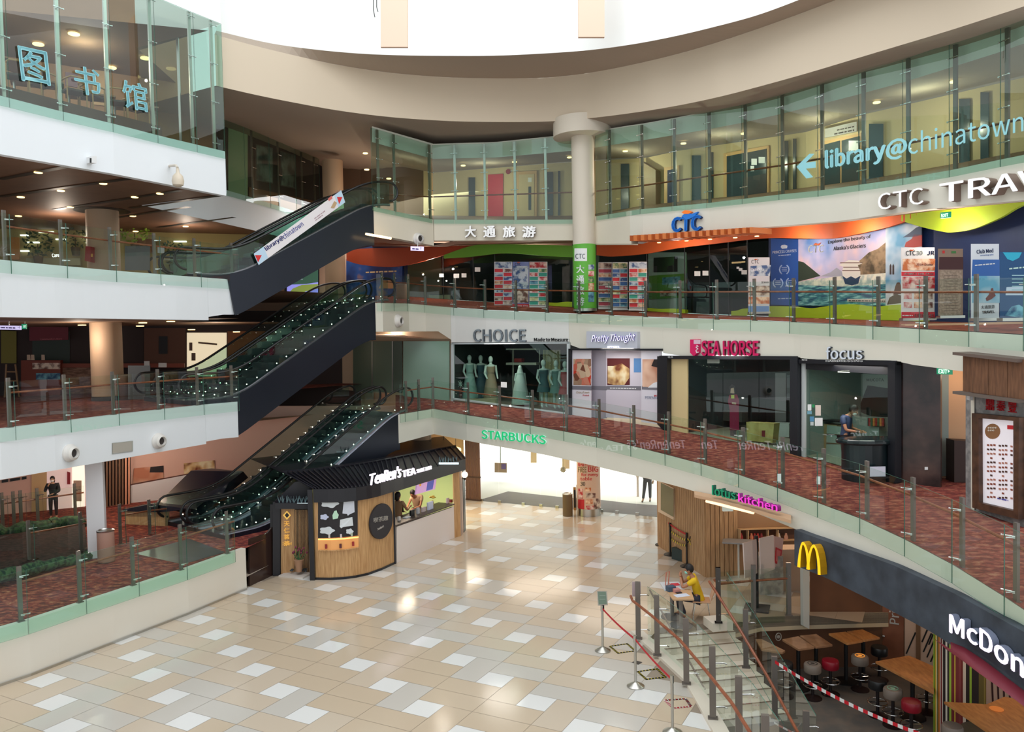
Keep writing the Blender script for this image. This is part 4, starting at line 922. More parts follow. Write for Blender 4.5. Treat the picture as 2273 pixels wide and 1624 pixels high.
def cyl_text(body, c, r, x0, x1, yb, yt, m, parent, bold=0, name='lettering'):
    me = text_mesh(body, .004, bold); xs = [v.co.x for v in me.vertices]; ys = [v.co.y for v in me.vertices]
    P_ = []
    a, b, cc, d = min(xs), max(xs), min(ys), max(ys)
    for v in me.vertices:
        P_.append(on_cyl(c, r+(.004 if v.co.z > 0 else .0), x0+(v.co.x-a)/(b-a)*(x1-x0), yb+(v.co.y-cc)/(d-cc)*(yt-yb)))
    for v, q in zip(me.vertices, P_): v.co = q
    me.materials.clear(); me.materials.append(m); o = bpy.data.objects.new(name, me); COL.objects.link(o); o.parent = parent; o.matrix_parent_inverse = parent.matrix_world.inverted(); return o
def cyl_plate(c, r, x0, x1, y0, y1, m, parent, name='picture'):
    n = 6; top = [on_cyl(c, r, x0+(x1-x0)*i/n, y0) for i in range(n+1)]; bot = [on_cyl(c, r, x0+(x1-x0)*i/n, y1) for i in range(n+1)]
    mkmesh(name, top+bot, [(i, i+1, n+2+i, n+1+i) for i in range(n)], m, parent)
cyl_plate(p, .408, 1275, 1303, 551, 579, PAPER, e, 'logo_card'); cyl_text('CTC', p, .41, 1277, 1299, 574, 563, M1((80, 90, 100)), e, .01)
for ch, yb, yt in (('大', 606, 588), ('通', 630, 611), ('旅', 654, 635), ('游', 678, 659)): cyl_text(ch, p, .41, 1279, 1297, yb, yt, PAPER, e, .02)
for i, (y0, y1) in enumerate(((587, 598), (601, 613), (615, 626), (628, 645), (648, 670))): cyl_plate(p, .408, 1306, 1319, y0, y1, PHOTO[i], e)
column(746, 668, 35, .44, 14.6, 'tan column behind the heads of the escalators', mat('column_tan', (190, 160, 132), .6), z0=8.3)
# ================================================================ level 2: the shops
HT = [(600, 748), (1262, 752), (1478, 768), (1780, 778), (2000, 790), (2090, 796)]
HTF = [(600, 756), (1262, 758), (1478, 772), (1780, 788), (2000, 798), (2090, 806)]
SHOPD = mat('shop_dark_wall', (50, 58, 58), .7)
for a, b, m, mf in ((1003, 1264, SHOPD, mat('shop_floor_grey', (110, 108, 100), .5)), (1528, 1766, mat('mattress_shop_wall', (34, 44, 48), .7), mat('shop_floor_light', (176, 170, 154), .4)), (1784, 1988, mat('salon_wall', (132, 146, 142), .7), mat('shop_floor_light', (176, 170, 154), .4))):
    room(K2, [a+(b-a)*i/3 for i in range(4)], HT, 4.0, m, mat('dark_ceiling2', (46, 48, 50), .8), mf)
def k2w(a, b, off=0): return Wall(K2.P(a, off=off), K2.P(b, off=off))
# green frosted shopfront by the escalator heads
w = k2w(785, 1000); TAN = mat('tan_wall', (206, 180, 152), .8)
loft('wall_shop', [K2.P(x, off=-.1) for x in (640, 800, 1004)], [W(x, 735, K2.D(x)+.1) for x in (640, 800, 1004)], TAN)
r = empty('shop_window', w.at(900, 890), 'pale green frosted shop window next to the dressmaker', 'shop window')
for i, (a, b, m) in enumerate(((785, 826, M1((96, 112, 98), .2)), (829, 871, M1((104, 120, 104), .2)), (874, 893, M1((84, 98, 86), .2)), (896, 998, M1((146, 178, 160), .15)))): w.plate('glass_pane', [(a, 886 if a > 890 else 868), (b, 890 if a > 890 else 872), (b, 757), (a, 757)], m, .0, .03, r)
for x in (827, 872): w.plate('frame', [(x-1, 870), (x+1, 870), (x+1, 757), (x-1, 757)], STEEL, .02, .03, r)
# the dressmaker
w = k2w(1003, 1264)
r = empty('shop_window', w.at(1100, 905), 'display window of the dressmaker with mannequins', 'shop window')
FRM = M1((196, 206, 208))
for q in ([(1004, 761), (1266, 759), (1266, 762), (1004, 764)], [(1004, 900), (1009, 900), (1009, 762), (1004, 762)], [(1261, 917), (1266, 918), (1266, 760), (1261, 760)], [(1005, 886), (1264, 919), (1264, 916), (1005, 882)]): w.plate('frame', q, FRM, 0, .08, r)
w.plate('glass_pane', [(1008, 886), (1140, 903), (1140, 762), (1008, 763)], SHOPGL, .02, .012, r); w.plate('glass_pane', [(1141, 903), (1262, 917), (1262, 762), (1141, 762)], SHOPGL, .02, .012, r)
for i, x in enumerate((1017, 1046, 1070, 1092, 1202, 1228, 1254)): w.text4('CHOICE', (x-7, 829), (x+7, 829), 3, BLACK, .04, .003, 0, r)
w.slab(MB(), [(1004, 905), (1110, 916), (1110, 884), (1004, 884)], -.3, .3).build('wall_plinth', TAN).__setitem__('kind', 'structure')
o = w.plate('paper_notice', [(1112, 859), (1125, 860), (1125, 848), (1112, 847)], PAPER, .035, .004); tag(o, 'white paper notice on the dressmaker window', 'notice')
fl = empty('poinsettia_display', w.at(1022, 881, -.5), 'white star flower decoration at the corner of the dressmaker window', 'decoration')
for k in range(8):
    t = k*math.pi/4; c = w.at(1022, 852, -.4); q = [c+w.X*.02*math.cos(t+1.5)+w.Zv*.02*math.sin(t+1.5), c+w.X*.16*math.cos(t)+w.Zv*.16*math.sin(t), c-w.X*.02*math.cos(t+1.5)-w.Zv*.02*math.sin(t+1.5)]
    MB().prism(q, w.N*.02).build('petal', M1((206, 224, 214)), fl)
MB().tube([w.at(1022, 881, -.5), w.at(1022, 845, -.5)], [.07, .03], 8).build('stand', M1((96, 40, 40)), fl)
MANN = mat('mannequin_white', (206, 214, 208), .4)
def mannequin(P, h, label, dress, dcol, face, tall=False):
    e = empty('mannequin', P, label, 'mannequin', 'mannequins in the dressmaker window'); R = Matrix.Rotation(face, 3, 'Z')
    def L(x, y, z): return P+R@Vector((x, y, z))*h
    mb = MB(); mb.ball(L(0, 0, .935), .062*h, 12, sc=(.85, 1, 1.25)); mb.tube([L(0, 0, .88), L(0, 0, .82)], [.03*h, .035*h], 8)
    mb.lathe(P, [(.04*h, .83*h), (.1*h, .81*h), (.095*h, .72*h), (.07*h, .62*h), (.095*h, .53*h), (.09*h, .48*h)], 14)
    for s in (-1, 1):
        mb.tube([L(.11*s, 0, .8), L(.14*s, .02, .63), L(.12*s+.02, -.06, .5)], [.03*h, .024*h, .016*h], 7)
        mb.tube([L(.045*s, 0, .5), L(.05*s, 0, .28), L(.05*s, 0, .04), L(.05*s, -.06, .01)], [.05*h, .035*h, .02*h, .018*h], 7)
    mb.build('body', MANN, e, True)
    prof = {'gown': [(.19*h, .02*h), (.16*h, .25*h), (.11*h, .5*h), (.075*h, .62*h), (.1*h, .72*h), (.102*h, .78*h)], 'dress': [(.15*h, .33*h), (.12*h, .45*h), (.1*h, .53*h), (.078*h, .62*h), (.1*h, .72*h), (.104*h, .79*h)], 'tent': [(.24*h, .0), (.2*h, .3*h), (.13*h, .65*h), (.04*h, .98*h), (.01*h, 1.0*h)]}[dress]
    MB().lathe(P, prof, 18).build('dress', dcol, e, True); return e
for x, off, k, col, lab, yb in ((1044, -1.0, 'gown', M1((150, 176, 170)), 'mannequin in a pale green gown, nearest the frosted window', 880), (1069, -1.6, 'gown', M1((58, 84, 96)), 'mannequin in a slate blue gown standing behind two others', 882), (1091, -.8, 'gown', M1((150, 126, 104)), 'mannequin in a brown evening gown', 884), (1156, -.7, 'tent', M1((196, 200, 196)), 'dress form under a white dust cover', 895), (1208, -.5, 'dress', M1((62, 92, 98)), 'mannequin in a dark teal knee-length dress', 907), (1236, -.6, 'dress', M1((110, 140, 134)), 'mannequin in a grey green dress', 909), (1256, -.45, 'dress', M1((186, 66, 70)), 'mannequin in a red dress at the end of the window', 912)):
    P = K2.P(x, off=off); P.z = K2.P(x).z+.08; mannequin(P, 1.72 if k != 'tent' else 1.45, lab, k, col, .3)
iw = k2w(1003, 1264, -2.6)
iw.plate('curtain', [(1207, 905), (1246, 905), (1246, 776), (1207, 776)], ramp_mat('curtain_print', 'WAVE', 6, [(.3, (120, 116, 84)), (.7, (180, 172, 128))], .8), 0, .06); tag(bpy.data.objects['curtain'], 'beige pleated curtain at the back of the dressmaker window', 'curtain')
sh = empty('display_shelf', iw.at(1165, 900), 'tall shelving with a leafy top inside the dressmaker shop', 'shelf')
for y in (773, 804, 806): iw.plate('shelf_board', [(1133, y+3), (1200, y+3), (1200, y), (1133, y)], M1((190, 190, 176)), 0, .3, sh)
for x in (1139, 1198): iw.plate('upright', [(x, 900), (x+2, 900), (x+2, 774), (x, 774)], M1((170, 172, 160)), 0, .05, sh)
iw.plate('boxes', [(1148, 803), (1164, 803), (1164, 795), (1148, 795)], M1((140, 40, 40)), .05, .2, sh)
# hoarding with food and massage pictures
hw = k2w(1268, 1471, .1); r = empty('hoarding', hw.at(1370, 930), 'white hoarding with spice, food and massage pictures in a black frame', 'hoarding')
BK = mat('black_frame', (20, 22, 30), .4)
for q in ([(1265, 777), (1472, 778), (1472, 773.5), (1265, 773.5)], [(1265, 926), (1270, 927), (1270, 774), (1265, 774)]): hw.plate('frame', q, BK, .02, .08, r)
for a, b, ya, yb_, c in ((1270, 1313, 928, 932, (226, 222, 230)), (1313, 1347, 932, 928, (166, 160, 172)), (1347, 1425, 926, 930, (210, 204, 216)), (1425, 1469, 936, 942, (226, 222, 232))):
    o_ = 0 if a in (1270, 1425) else -.25
    hw.plate('panel', [(a, ya), (b, yb_), (b, 777), (a, 777)], M1(c), o_-.04, .04, r)
    hw.plate('grey_band', [(a, 864), (b, 866), (b, 857), (a, 856)], M1((120, 118, 128)), o_+.001, .004, r)
PH2 = [ramp_mat('spice_print', 'VORONOI', 5, [(.2, (110, 60, 40)), (.5, (206, 180, 150)), (.8, (190, 50, 30))], .6), ramp_mat('food_print', 'NOISE', 2.5, [(.35, (120, 60, 36)), (.5, (214, 176, 120)), (.65, (240, 226, 190))], .6), ramp_mat('skin_print', 'NOISE', 1.2, [(.35, (190, 120, 90)), (.6, (236, 196, 170))], .6)]
hw.plate('picture', [(1273, 854), (1312, 855), (1312, 796), (1273, 796)], PH2[0], .002, .004, r)
hw.plate('picture', [(1348, 854), (1398, 854), (1398, 795), (1348, 795)], mat('maroon_print', (96, 34, 36), .6), -.248, .004, r)
hw.plate('bowl', [(1349, 850), (1362, 854), (1386, 854), (1397, 838), (1397, 818), (1380, 806), (1362, 812), (1349, 812)], PH2[1], -.243, .004, r)
hw.plate('picture', [(1407, 826), (1425, 826), (1425, 795), (1407, 795)], M1((92, 140, 196)), -.248, .004, r)
hw.plate('picture', [(1426, 858), (1469, 860), (1469, 797), (1426, 797)], PH2[2], .002, .004, r)
hw.plate('hair', [(1446, 812), (1469, 818), (1469, 797), (1452, 797)], M1((34, 22, 22)), .006, .004, r)
hw.plate('towel', [(1438, 860), (1450, 850), (1469, 844), (1469, 860)], M1((236, 236, 240)), .006, .004, r)
hw.text4('ChinaTown', (1279, 873), (1308, 873), 5, M1((150, 120, 70)), .003, .004, 0, r); hw.text4('Point', (1294, 879), (1308, 879), 4, M1((214, 40, 50)), .003, .004, .02, r)
hw.text4('PERENNIAL', (1432, 885), (1467, 886), 6, M1((110, 120, 150)), .003, .004, 0, r); hw.text4('鹏瑞利', (1452, 880), (1467, 880), 4, M1((210, 40, 50)), .003, .004, 0, r)
hw.words((1354, 862), (1412, 863), 3, PAPER, -.24, .004, 0, r)
# black frames of the mattress shop and the hairdresser
def frame_set(a, b, parts, label):
    w = k2w(a, b); r = empty('shop_window', w.at((a+b)/2, K2.y((a+b)/2)), label, 'shop window')
    for nm, q, m, off, th in parts: w.plate(nm, q, m, off, th, r)
    return w, r
w, r = frame_set(1472, 1778, [('frame', [(1471, 796), (1778, 798), (1778, 790), (1471, 789)], BK, .05, .15), ('frame', [(1469, 940), (1491, 962), (1491, 790), (1469, 790)], BK, .05, .2), ('frame', [(1764, 1008), (1781, 1012), (1781, 792), (1764, 792)], BK, .05, .2),
    ('cream_panel', [(1490, 957), (1528, 963), (1528, 795), (1490, 795)], M1((222, 200, 150)), 0, .06), ('glass_pane', [(1529, 963), (1605, 976), (1605, 797), (1529, 797)], SHOPGL, .01, .012), ('glass_pane', [(1606, 976), (1685, 992), (1685, 797), (1606, 797)], SHOPGL, .01, .012), ('glass_pane', [(1686, 992), (1764, 1006), (1764, 797), (1686, 797)], SHOPGL, .01, .012)], 'black framed window of the mattress shop')
w.text4('#02-01', (1480, 794), (1494, 794), 3.5, PAPER, .21, .004, 0, r)
w.plate('door_closer', [(1571, 806), (1597, 806), (1597, 797), (1571, 797)], M1((150, 160, 150)), .03, .02, r)
iw = k2w(1528, 1766, -.5); r = empty('mattress', iw.at(1700, 980), 'wrapped yellow mattress standing upright behind the shop glass', 'mattress')
iw.plate('wrapping', [(1671, 976), (1727, 981), (1731, 938), (1669, 935)], ramp_mat('mattress_wrap', 'NOISE', 3, [(.4, (196, 164, 96)), (.6, (226, 200, 130))], .35), -.25, .25, r)
iw.plate('logo', [(1691, 969), (1698, 970), (1699, 955), (1691, 955)], M1((130, 30, 40)), .002, .004, r)
iw2 = k2w(1528, 1766, -.9); r = empty('cardboard_figure', iw2.at(1627, 972), 'life-size cardboard woman in a long magenta dress', 'standee')
CB = lambda n, q, c, o=.02: iw2.plate(n, q, M1(c), o, .006, r)
CB('dress', [(1620, 954), (1641, 955), (1640, 905), (1641, 890), (1636, 875), (1619, 876), (1616, 890), (1620, 910)], (150, 26, 70)); CB('legs', [(1621, 972), (1633, 973), (1634, 954), (1621, 954)], (110, 96, 110), .01)
CB('head', [(1620, 872), (1622, 860), (1627, 856), (1631, 862), (1630, 873)], (206, 170, 150), .024); CB('hair', [(1617, 876), (1619, 858), (1625, 852), (1632, 857), (1634, 874), (1630, 870), (1629, 860), (1622, 862), (1621, 874)], (26, 20, 24), .03)
CB('hands', [(1625, 896), (1634, 898), (1634, 893), (1625, 892)], (206, 170, 150), .03); CB('note', [(1623, 884), (1630, 884), (1630, 876), (1623, 876)], (214, 214, 110), .034)
iw = k2w(1528, 1766, -3.0)
for nm, q, c, lab in (('hanging_screen', [(1722, 935), (1746, 935), (1746, 828), (1722, 828)], (110, 108, 112), 'grey hanging screen at the back of the mattress shop'), ('hanging_screen', [(1748, 883), (1764, 883), (1764, 832), (1748, 832)], (80, 84, 92), 'short grey screen beside the taller one in the mattress shop'), ('bed', [(1728, 966), (1764, 968), (1764, 938), (1728, 936)], (196, 200, 200), 'white mattress on a bed at the back of the mattress shop'), ('bed', [(1545, 925), (1660, 935), (1660, 912), (1545, 905)], (70, 66, 62), 'low dark bed inside the mattress shop by the cream panel')):
    o = iw.plate(nm, q, M1(c), .4, .3 if nm == 'bed' else .03); tag(o, lab, 'bed' if nm == 'bed' else 'screen')
w, r = frame_set(1781, 2000, [('frame', [(1779, 806), (2001, 810), (2001, 800), (1779, 797)], BK, .05, .15), ('frame', [(1985, 1066), (2001, 1070), (2001, 803), (1985, 803)], BK, .05, .2), ('header', [(1791, 819), (1986, 832), (1986, 808), (1791, 806)], BK, 0, .05), ('frame', [(1783, 1012), (1790, 1014), (1790, 805), (1783, 805)], M1((190, 196, 196)), .03, .06),
    ('glass_pane', [(1791, 1014), (1858, 1032), (1858, 812), (1791, 810)], SHOPGL, .01, .012), ('glass_pane', [(1859, 1032), (1985, 1064), (1985, 812), (1859, 812)], SHOPGL, .01, .012)], 'black framed glass front of the hairdresser')
w.text4('#02-02', (1780, 800), (1792, 800), 3.5, PAPER, .21, .004, 0, r)
w.plate('door_closer', [(1861, 826), (1887, 827), (1887, 821), (1861, 821)], M1((190, 200, 190)), .03, .02, r)
for i, (a, b, c, d, col, lab) in enumerate([(1793, 897, 1801, 911, PAPER, 'white code sticker, topmost by the door edge'), (1803, 897, 1808, 904, M1((50, 150, 90)), 'small green sticker on the hairdresser glass'), (1810, 899, 1822, 922, M1((226, 210, 200)), 'tall red cross notice on the hairdresser glass'), (1792, 912, 1802, 919, M1((120, 170, 190)), 'pale blue sticker under the topmost code sticker'), (1798, 924, 1807, 935, M1((90, 150, 190)), 'blue sticker left of the framed sheet'.replace('left of', 'beside')), (1809, 927, 1826, 945, PAPER, 'large white sheet taped to the hairdresser glass'), (1799, 936, 1806, 944, M1((200, 210, 210)), 'small pale sticker lowest on the hairdresser glass')]):
    o = w.plate('glass_sticker', [(a, d), (c, d), (c, b), (a, b)], col, .03, .004); tag(o, lab, 'sticker', 'stickers on the hairdresser glass')
iw = k2w(1784, 1988, -2.8)
o = iw.plate('wall_poster', [(1902, 990), (1975, 1000), (1975, 832), (1900, 829)], M1((176, 184, 178)), 0, .02); tag(o, 'pale poster on the back wall of the hairdresser', 'poster')
iw.text4('MUCOTA', (1924, 846), (1962, 846), 6, BLACK, .03, .004, 0, o)
o2 = iw.plate('hair_picture', [(1904, 912), (1926, 855), (1975, 862), (1975, 925), (1940, 926)], M1((24, 44, 44)), .025, .004, o)
r = empty('salon_shelf', iw.at(1940, 1000, .8), 'white shelf unit with bottles behind the salon counter', 'shelf')
iw.plate('unit', [(1905, 1005), (1968, 1010), (1968, 926), (1905, 921)], M1((150, 160, 156)), .6, .3, r); iw.plate('shelf_opening', [(1926, 945), (1964, 948), (1964, 929), (1926, 927)], M1((60, 60, 58)), .901, .004, r)
for i in range(7):
    c = iw.at(1930+i*5, 945, .95); o = MB().cyl(c, .03, .2, 10).build('bottle', M1([(150, 40, 40), (60, 90, 60), (190, 120, 60)][i % 3]), None, True); tag(o, ['red', 'green', 'amber', 'red', 'green', 'amber', 'red'][i]+' product bottle on the salon shelf, '+['first', 'second', 'third', 'fourth', 'fifth', 'sixth', 'seventh'][i]+' from the mirror side', 'bottle', 'bottles on the salon shelf')
r = empty('mirror_cabinet', w.at(1850, 1012, -1), 'wooden framed glass cabinet just inside the hairdresser', 'cabinet'); iw = k2w(1784, 1988, -1.0)
iw.plate('frame', [(1829, 1014), (1874, 1020), (1876, 942), (1831, 937)], WOODL, -.3, .3, r); iw.plate('door', [(1834, 1010), (1870, 1015), (1872, 947), (1836, 943)], M1((170, 184, 176), .2), .002, .01, r)
for y in (962, 982): iw.plate('shelf', [(1835, y+2), (1870, y+4), (1870, y+2), (1835, y)], M1((110, 90, 60)), .013, .01, r)
iw.plate('counter_top', [(1828, 932), (1890, 936), (1890, 932), (1828, 928)], BLACK, -.3, .35, r)
r = None
# curved black reception counter
P = PL(1928, 1074, R2)+Vector((.1, .5, 0)); e = empty('reception_counter', P, 'curved black reception counter of the hairdresser with a moulded top', 'counter')
def bean(k, z): return [P+Vector((math.cos(t)*.72*k+.12*math.cos(2*t), math.sin(t)*.42*k+.1*math.sin(2*t+.5), z)) for t in [i*math.pi/14 for i in range(28)]]
mb = MB(); mb.prism(bean(.82, 0), (0, 0, .85)); mb.build('body', mat('counter_black', (20, 34, 38), .25), e); MB().prism(bean(1.0, .85), (0, 0, .12)).build('top', mat('counter_top_black', (28, 40, 42), .15), e, bevel=.04)
o = empty('notice_holder', P+Vector((.1, -.55, .55)), 'white notice in a stand on the front of the black counter', 'notice')
MB().box(P+Vector((.05, -.62, .3)), (.34, .02, .22)).build('card', M1((220, 224, 240)), o); MB().box(P+Vector((.05, -.58, .17)), (.5, .16, .04)).build('ledge', BLACK, o)
# marble wall, corridor, exit sign
MARB = ramp_mat('brown_marble', 'NOISE', 1.6, [(.35, (32, 24, 24)), (.55, (62, 44, 42)), (.75, (92, 68, 60))], .25, detail=6)
w = k2w(2001, 2090); w.plate('wall_marble', [(2001, 1072), (2091, 1084), (2091, 780), (2001, 780)], MARB, -.15, .15).__setitem__('kind', 'structure')
o = w.plate('wall_socket', [(2053, 1042), (2060, 1042), (2060, 1036), (2053, 1036)], PAPER, 0, .02); tag(o, 'small white socket on the brown marble wall', 'socket')
dw0 = PL(2152, 1128, R2); dw1 = PL(2273, 1170, R2); dw = Wall(dw0, dw1)
PEACH = mat('corridor_peach', (216, 172, 134), .8)
kk = K2.P(2090)
struct('wall_passage', [kk+Vector((-.3, 1.2, 0)), kk+Vector((4, .9, 0)), kk+Vector((4, .9, 3.6)), kk+Vector((-.3, 1.2, 3.6))], [(0, 1, 2, 3)], PEACH)
struct('wall_passage', [kk+Vector((-.3, 1.0, 2.75)), kk+Vector((4, .7, 2.75)), kk+Vector((4, .7, 3.6)), kk+Vector((-.3, 1.0, 3.6))], [(0, 1, 2, 3)], mat('passage_beam', (232, 190, 152), .8))  # upper strip in lighter peach, its lit look put into the colour
struct('floor_passage', [kk, kk+Vector((-.3, 1.3, .0)), kk+Vector((4, 1, 0)), dw0+Vector((.5, 0, 0))], [(0, 1, 2, 3)], CARPET)
point('passage_lamp', kk+Vector((.9, .4, 2.4)), 14)
q = Wall(kk+Vector((0, .6, 0)), kk+Vector((2, .45, 0))).plate('dark_cabinet', [(2100, 1088), (2150, 1102), (2152, 975), (2100, 972)], M1((64, 46, 42)), -.4, .4); tag(q, 'dark brown cabinet standing in the peach side passage', 'cabinet')
ew = Wall(W(2078, 824, 17.2), W(2110, 826, 17.4)); r = empty('exit_sign', ew.at(2093, 824), 'green EXIT sign with an arrow at the marble wall passage', 'sign')
ew.plate('box', [(2079, 830), (2110, 831), (2110, 816), (2079, 815)], mat('exit_green', (30, 140, 100), .5, emit=.7), 0, .05, r); ew.text4('EXIT', (2083, 828), (2102, 829), 9, emi('exit_white', (230, 255, 240), 1), .055, .005, .01, r)
ew.plate('arrow', [(2104, 820), (2104, 827), (2108, 823.5)], emi('exit_white', (230, 255, 240), 1), .055, .005, r); ew.plate('hanger', [(2093, 816), (2095, 816), (2095, 800), (2093, 800)], STEEL, .02, .01, r)
# restaurant front with the menu board
loft('wall_column', [PL(2151, 1127, R2), PL(2163, 1133, R2)], [W(2151, 790, PL(2151, 1127, R2).y), W(2163, 790, PL(2163, 1133, R2).y)], IV)
dw.plate('wall_restaurant', [(2162, 1136), (2300, 1185), (2300, 800), (2162, 786)], ramp_mat('grey_stone', 'NOISE', 8, [(.4, (118, 116, 116)), (.6, (146, 143, 140))], .7), -.2, .2).__setitem__('kind', 'structure')
r = empty('wooden_canopy', dw.at(2215, 830), 'brown wooden panel canopy over the red Chinese name', 'canopy')
WB = ramp_mat('brown_board', 'NOISE', 5, [(.3, (98, 66, 46)), (.7, (126, 86, 60))], .6, vec=(5, 5, .6))
for a, b in ((2160, 2199), (2200, 2241), (2242, 2300)): dw.plate('board', [(a, 870+(a-2160)*.14), (b, 870+(b-2160)*.14), (b, 784+(b-2160)*.12), (a, 784+(a-2160)*.12)], WB, .25, .05, r)
dw.plate('cornice', [(2154, 786), (2300, 803), (2300, 795), (2154, 780)], M1((104, 88, 80)), 0, .42, r); dw.plate('cornice', [(2154, 872), (2300, 892), (2300, 885), (2154, 866)], M1((104, 92, 84)), 0, .42, r); dw.plate('backing', [(2160, 872), (2300, 890), (2300, 800), (2160, 784)], WB, 0, .24, r)
RED = mat('red_enamel', (196, 30, 40), .4)
for ch, a, b, y0, y1, lab in (('鼎', 2190, 2207, 909, 885, 'red Chinese character with a tripod base, first over the menu board'), ('泰', 2214, 2232, 911, 888, 'red Chinese character, middle one over the menu board'), ('豐', 2240, 2257, 914, 887, 'red Chinese character with stacked strokes, last over the menu board')):
    tag(dw.text(ch, a, y0, b, y1, RED, .01, .03, .01, name='chinese_character'), lab, 'lettering', 'red characters over the menu board')
r = empty('menu_board', dw.at(2220, 1140), 'tall lit dumpling menu in a dark wooden frame', 'menu board')
FW = ramp_mat('dark_frame_wood', 'NOISE', 6, [(.3, (62, 40, 28)), (.7, (96, 64, 44))], .5)
O_ = [(2171, 1125), (2274, 1151), (2276, 926), (2170, 916)]; I_ = [(2186, 1114), (2263, 1132), (2263, 933), (2185, 927)]
for i in range(4): dw.plate('frame', [O_[i], O_[(i+1) % 4], I_[(i+1) % 4], I_[i]], FW, .0, .14, r)
dw.plate('poster', I_, mat('menu_white', (232, 226, 232), .4, emit=.35), .0, .04, r)
dw.plate('red_strip', [(2236, 952), (2262, 954), (2262, 945), (2236, 943)], M1((214, 40, 50)), .045, .004, r)
dw.plate('picture', [(2186.5+17*(1+math.cos(t)), 957+17*math.sin(t)) for t in [i*math.pi/10 for i in range(20)]], M1((150, 106, 70)), .042, .004, r)
for i in range(7): MB().ball(dw.at(2195+(i % 4)*5, 949+(i//4)*6, .06), .024, 8, sc=(1, .4, .8)).build('dumpling_picture', M1((226, 214, 196)), r)
kk2 = 0
for i in range(13):
    for c_ in range(3):
        for j in range(3):
            x = 2191+c_*26+j*7; y = 986+i*9.6+c_*1.5
            if i % 4 == 3 and j != 1: continue
            dw.plate('dish_picture', [(x, y+3), (x+5, y+4), (x+5, y), (x, y-1)], M1([(150, 80, 60), (90, 60, 50), (190, 130, 110)][(i+c_) % 3]), .045, .003, r)
dw.words((2214, 1107), (2238, 1112), 5, M1((90, 90, 180)), .045, .003, 0, r)
w = dw; o = w.plate('corner_camera', [(2153, 886), (2160, 888), (2160, 874), (2153, 873)], M1((220, 220, 220)), .05, .08); tag(o, 'small white sensor on the white pillar edge by the canopy', 'sensor')
# ================================================================ signs on the level 3 fascia
SG = mat('sign_grey', (168, 180, 190), .3, .4)
curved_text('CHOICE', E3, 1052.5, 1169, lambda x: 758.5, lambda x: 28, SG, .0, .06, .012, 'sign_letters', 'large grey raised letters on the white fascia over the dressmaker', 'sign', mat('sign_side', (60, 66, 76), .4))
curved_text('Made to Measure', E3, 1186, 1261, lambda x: 757, lambda x: 8, BLACK, 0, .02, -.005, 'sign_letters', 'small black letters beside the large grey dressmaker sign', 'sign')
w = kw(E3, 1308, 1421, 0); r = empty('sign_box', w.at(1365, 772), 'pale box sign with white handwritten letters over the hoarding', 'sign')
w.plate('box', [(1308, 772), (1421, 773), (1421, 736), (1308, 735)], M1((200, 204, 216)), 0, .14, r)
w.text4('Pretty Thought', (1314, 763), (1411, 760), 20, emi('sign_violet_white', (236, 236, 255), .9), .16, .03, -.005, r, .35, side=M1((120, 100, 200))); w.text4('APPAREL', (1348, 772), (1376, 772), 4.5, emi('sign_violet_white', (236, 236, 255), .9), .15, .02, .0, r)
MAG = mat('sign_magenta', (206, 22, 92), .4, emit=.15)
curved_text('SEA HORSE', E3, 1561, 1688, lambda x: 789.5, lambda x: 34, MAG, 0, .08, .03, 'sign_letters', 'thick magenta letters over the mattress shop', 'sign', M1((120, 20, 60)))
w = kw(E3, 1539, 1556, 0); r = empty('shield_logo', w.at(1547, 789), 'magenta shield emblem before the thick magenta letters', 'sign')
w.plate('shield', [(1539, 782), (1547, 790), (1556, 782), (1556, 753), (1539, 753)], MAG, 0, .14, r); w.plate('cap_panel', [(1540, 763), (1555, 763), (1555, 754), (1540, 754)], M1((226, 190, 206)), .141, .004, r)
c = [w.at(x, y, .15) for x, y in ((1550, 769), (1547, 767), (1545, 770), (1549, 774), (1545, 778), (1547, 783), (1550, 781))]; MB().tube(c, .02, 6).build('seahorse', M1((236, 220, 228)), r)
FC = mat('sign_pale', (214, 222, 232), .3, .2, emit=.2)
curved_text('focus', E3, 1838, 1919, lambda x: 797, lambda x: 28, FC, 0, .07, .015, 'sign_letters', 'pale rounded letters over the hairdresser', 'sign', mat('sign_side', (60, 66, 76), .4))
curved_text('HAIRDRESSING', E3, 1834, 1916, lambda x: 803, lambda x: 4.5, PAPER, .02, .02, .02, 'sign_letters', 'tiny white spaced letters under the pale hairdresser sign', 'sign')
# ================================================================ signs on the level 4 fascia
for ch, a, b in (('大', 1033, 1058), ('通', 1074, 1101), ('旅', 1117, 1145), ('游', 1160, 1190)):
    w = kw(E4, 970, 1265); o = w.text(ch, a, 528, b, 501, mat('sign_white', (246, 246, 246), .4, emit=.25), 0, .08, .03, name='chinese_character', side=M1((120, 100, 84)))
    tag(o, {'大': 'white raised Chinese character, first on the fascia beside the escalator return', '通': 'white raised Chinese character, second on the straight fascia', '旅': 'white raised Chinese character, third on the straight fascia', '游': 'white raised Chinese character nearest the green column'}[ch], 'sign', 'white raised characters on the straight fascia')
curved_text('CTC', E4, 1962, 2064, lambda x: terp([(1962, 468), (2064, 453)], x, 1), lambda x: 36, mat('sign_white', (246, 246, 246), .4, emit=.25), 0, .22, .0, 'sign_letters', 'white raised three letter sign above the exit sign', 'sign', M1((150, 130, 118)))
curved_text('TRAVEL', E4, 2100, 2450, lambda x: terp([(2100, 452), (2273, 425)], x, 1), lambda x: 42, mat('sign_white', (246, 246, 246), .4, emit=.25), 0, .22, .015, 'sign_letters', 'white raised word cut off by the edge of the view', 'sign', M1((150, 130, 118)))
w = kw(E4, 1490, 1565); BLU = mat('logo_blue', (20, 110, 200), .4, emit=.2); r = empty('logo_sign', w.at(1528, 516), 'blue three letter emblem with an orange bird over the slatted canopy', 'sign')
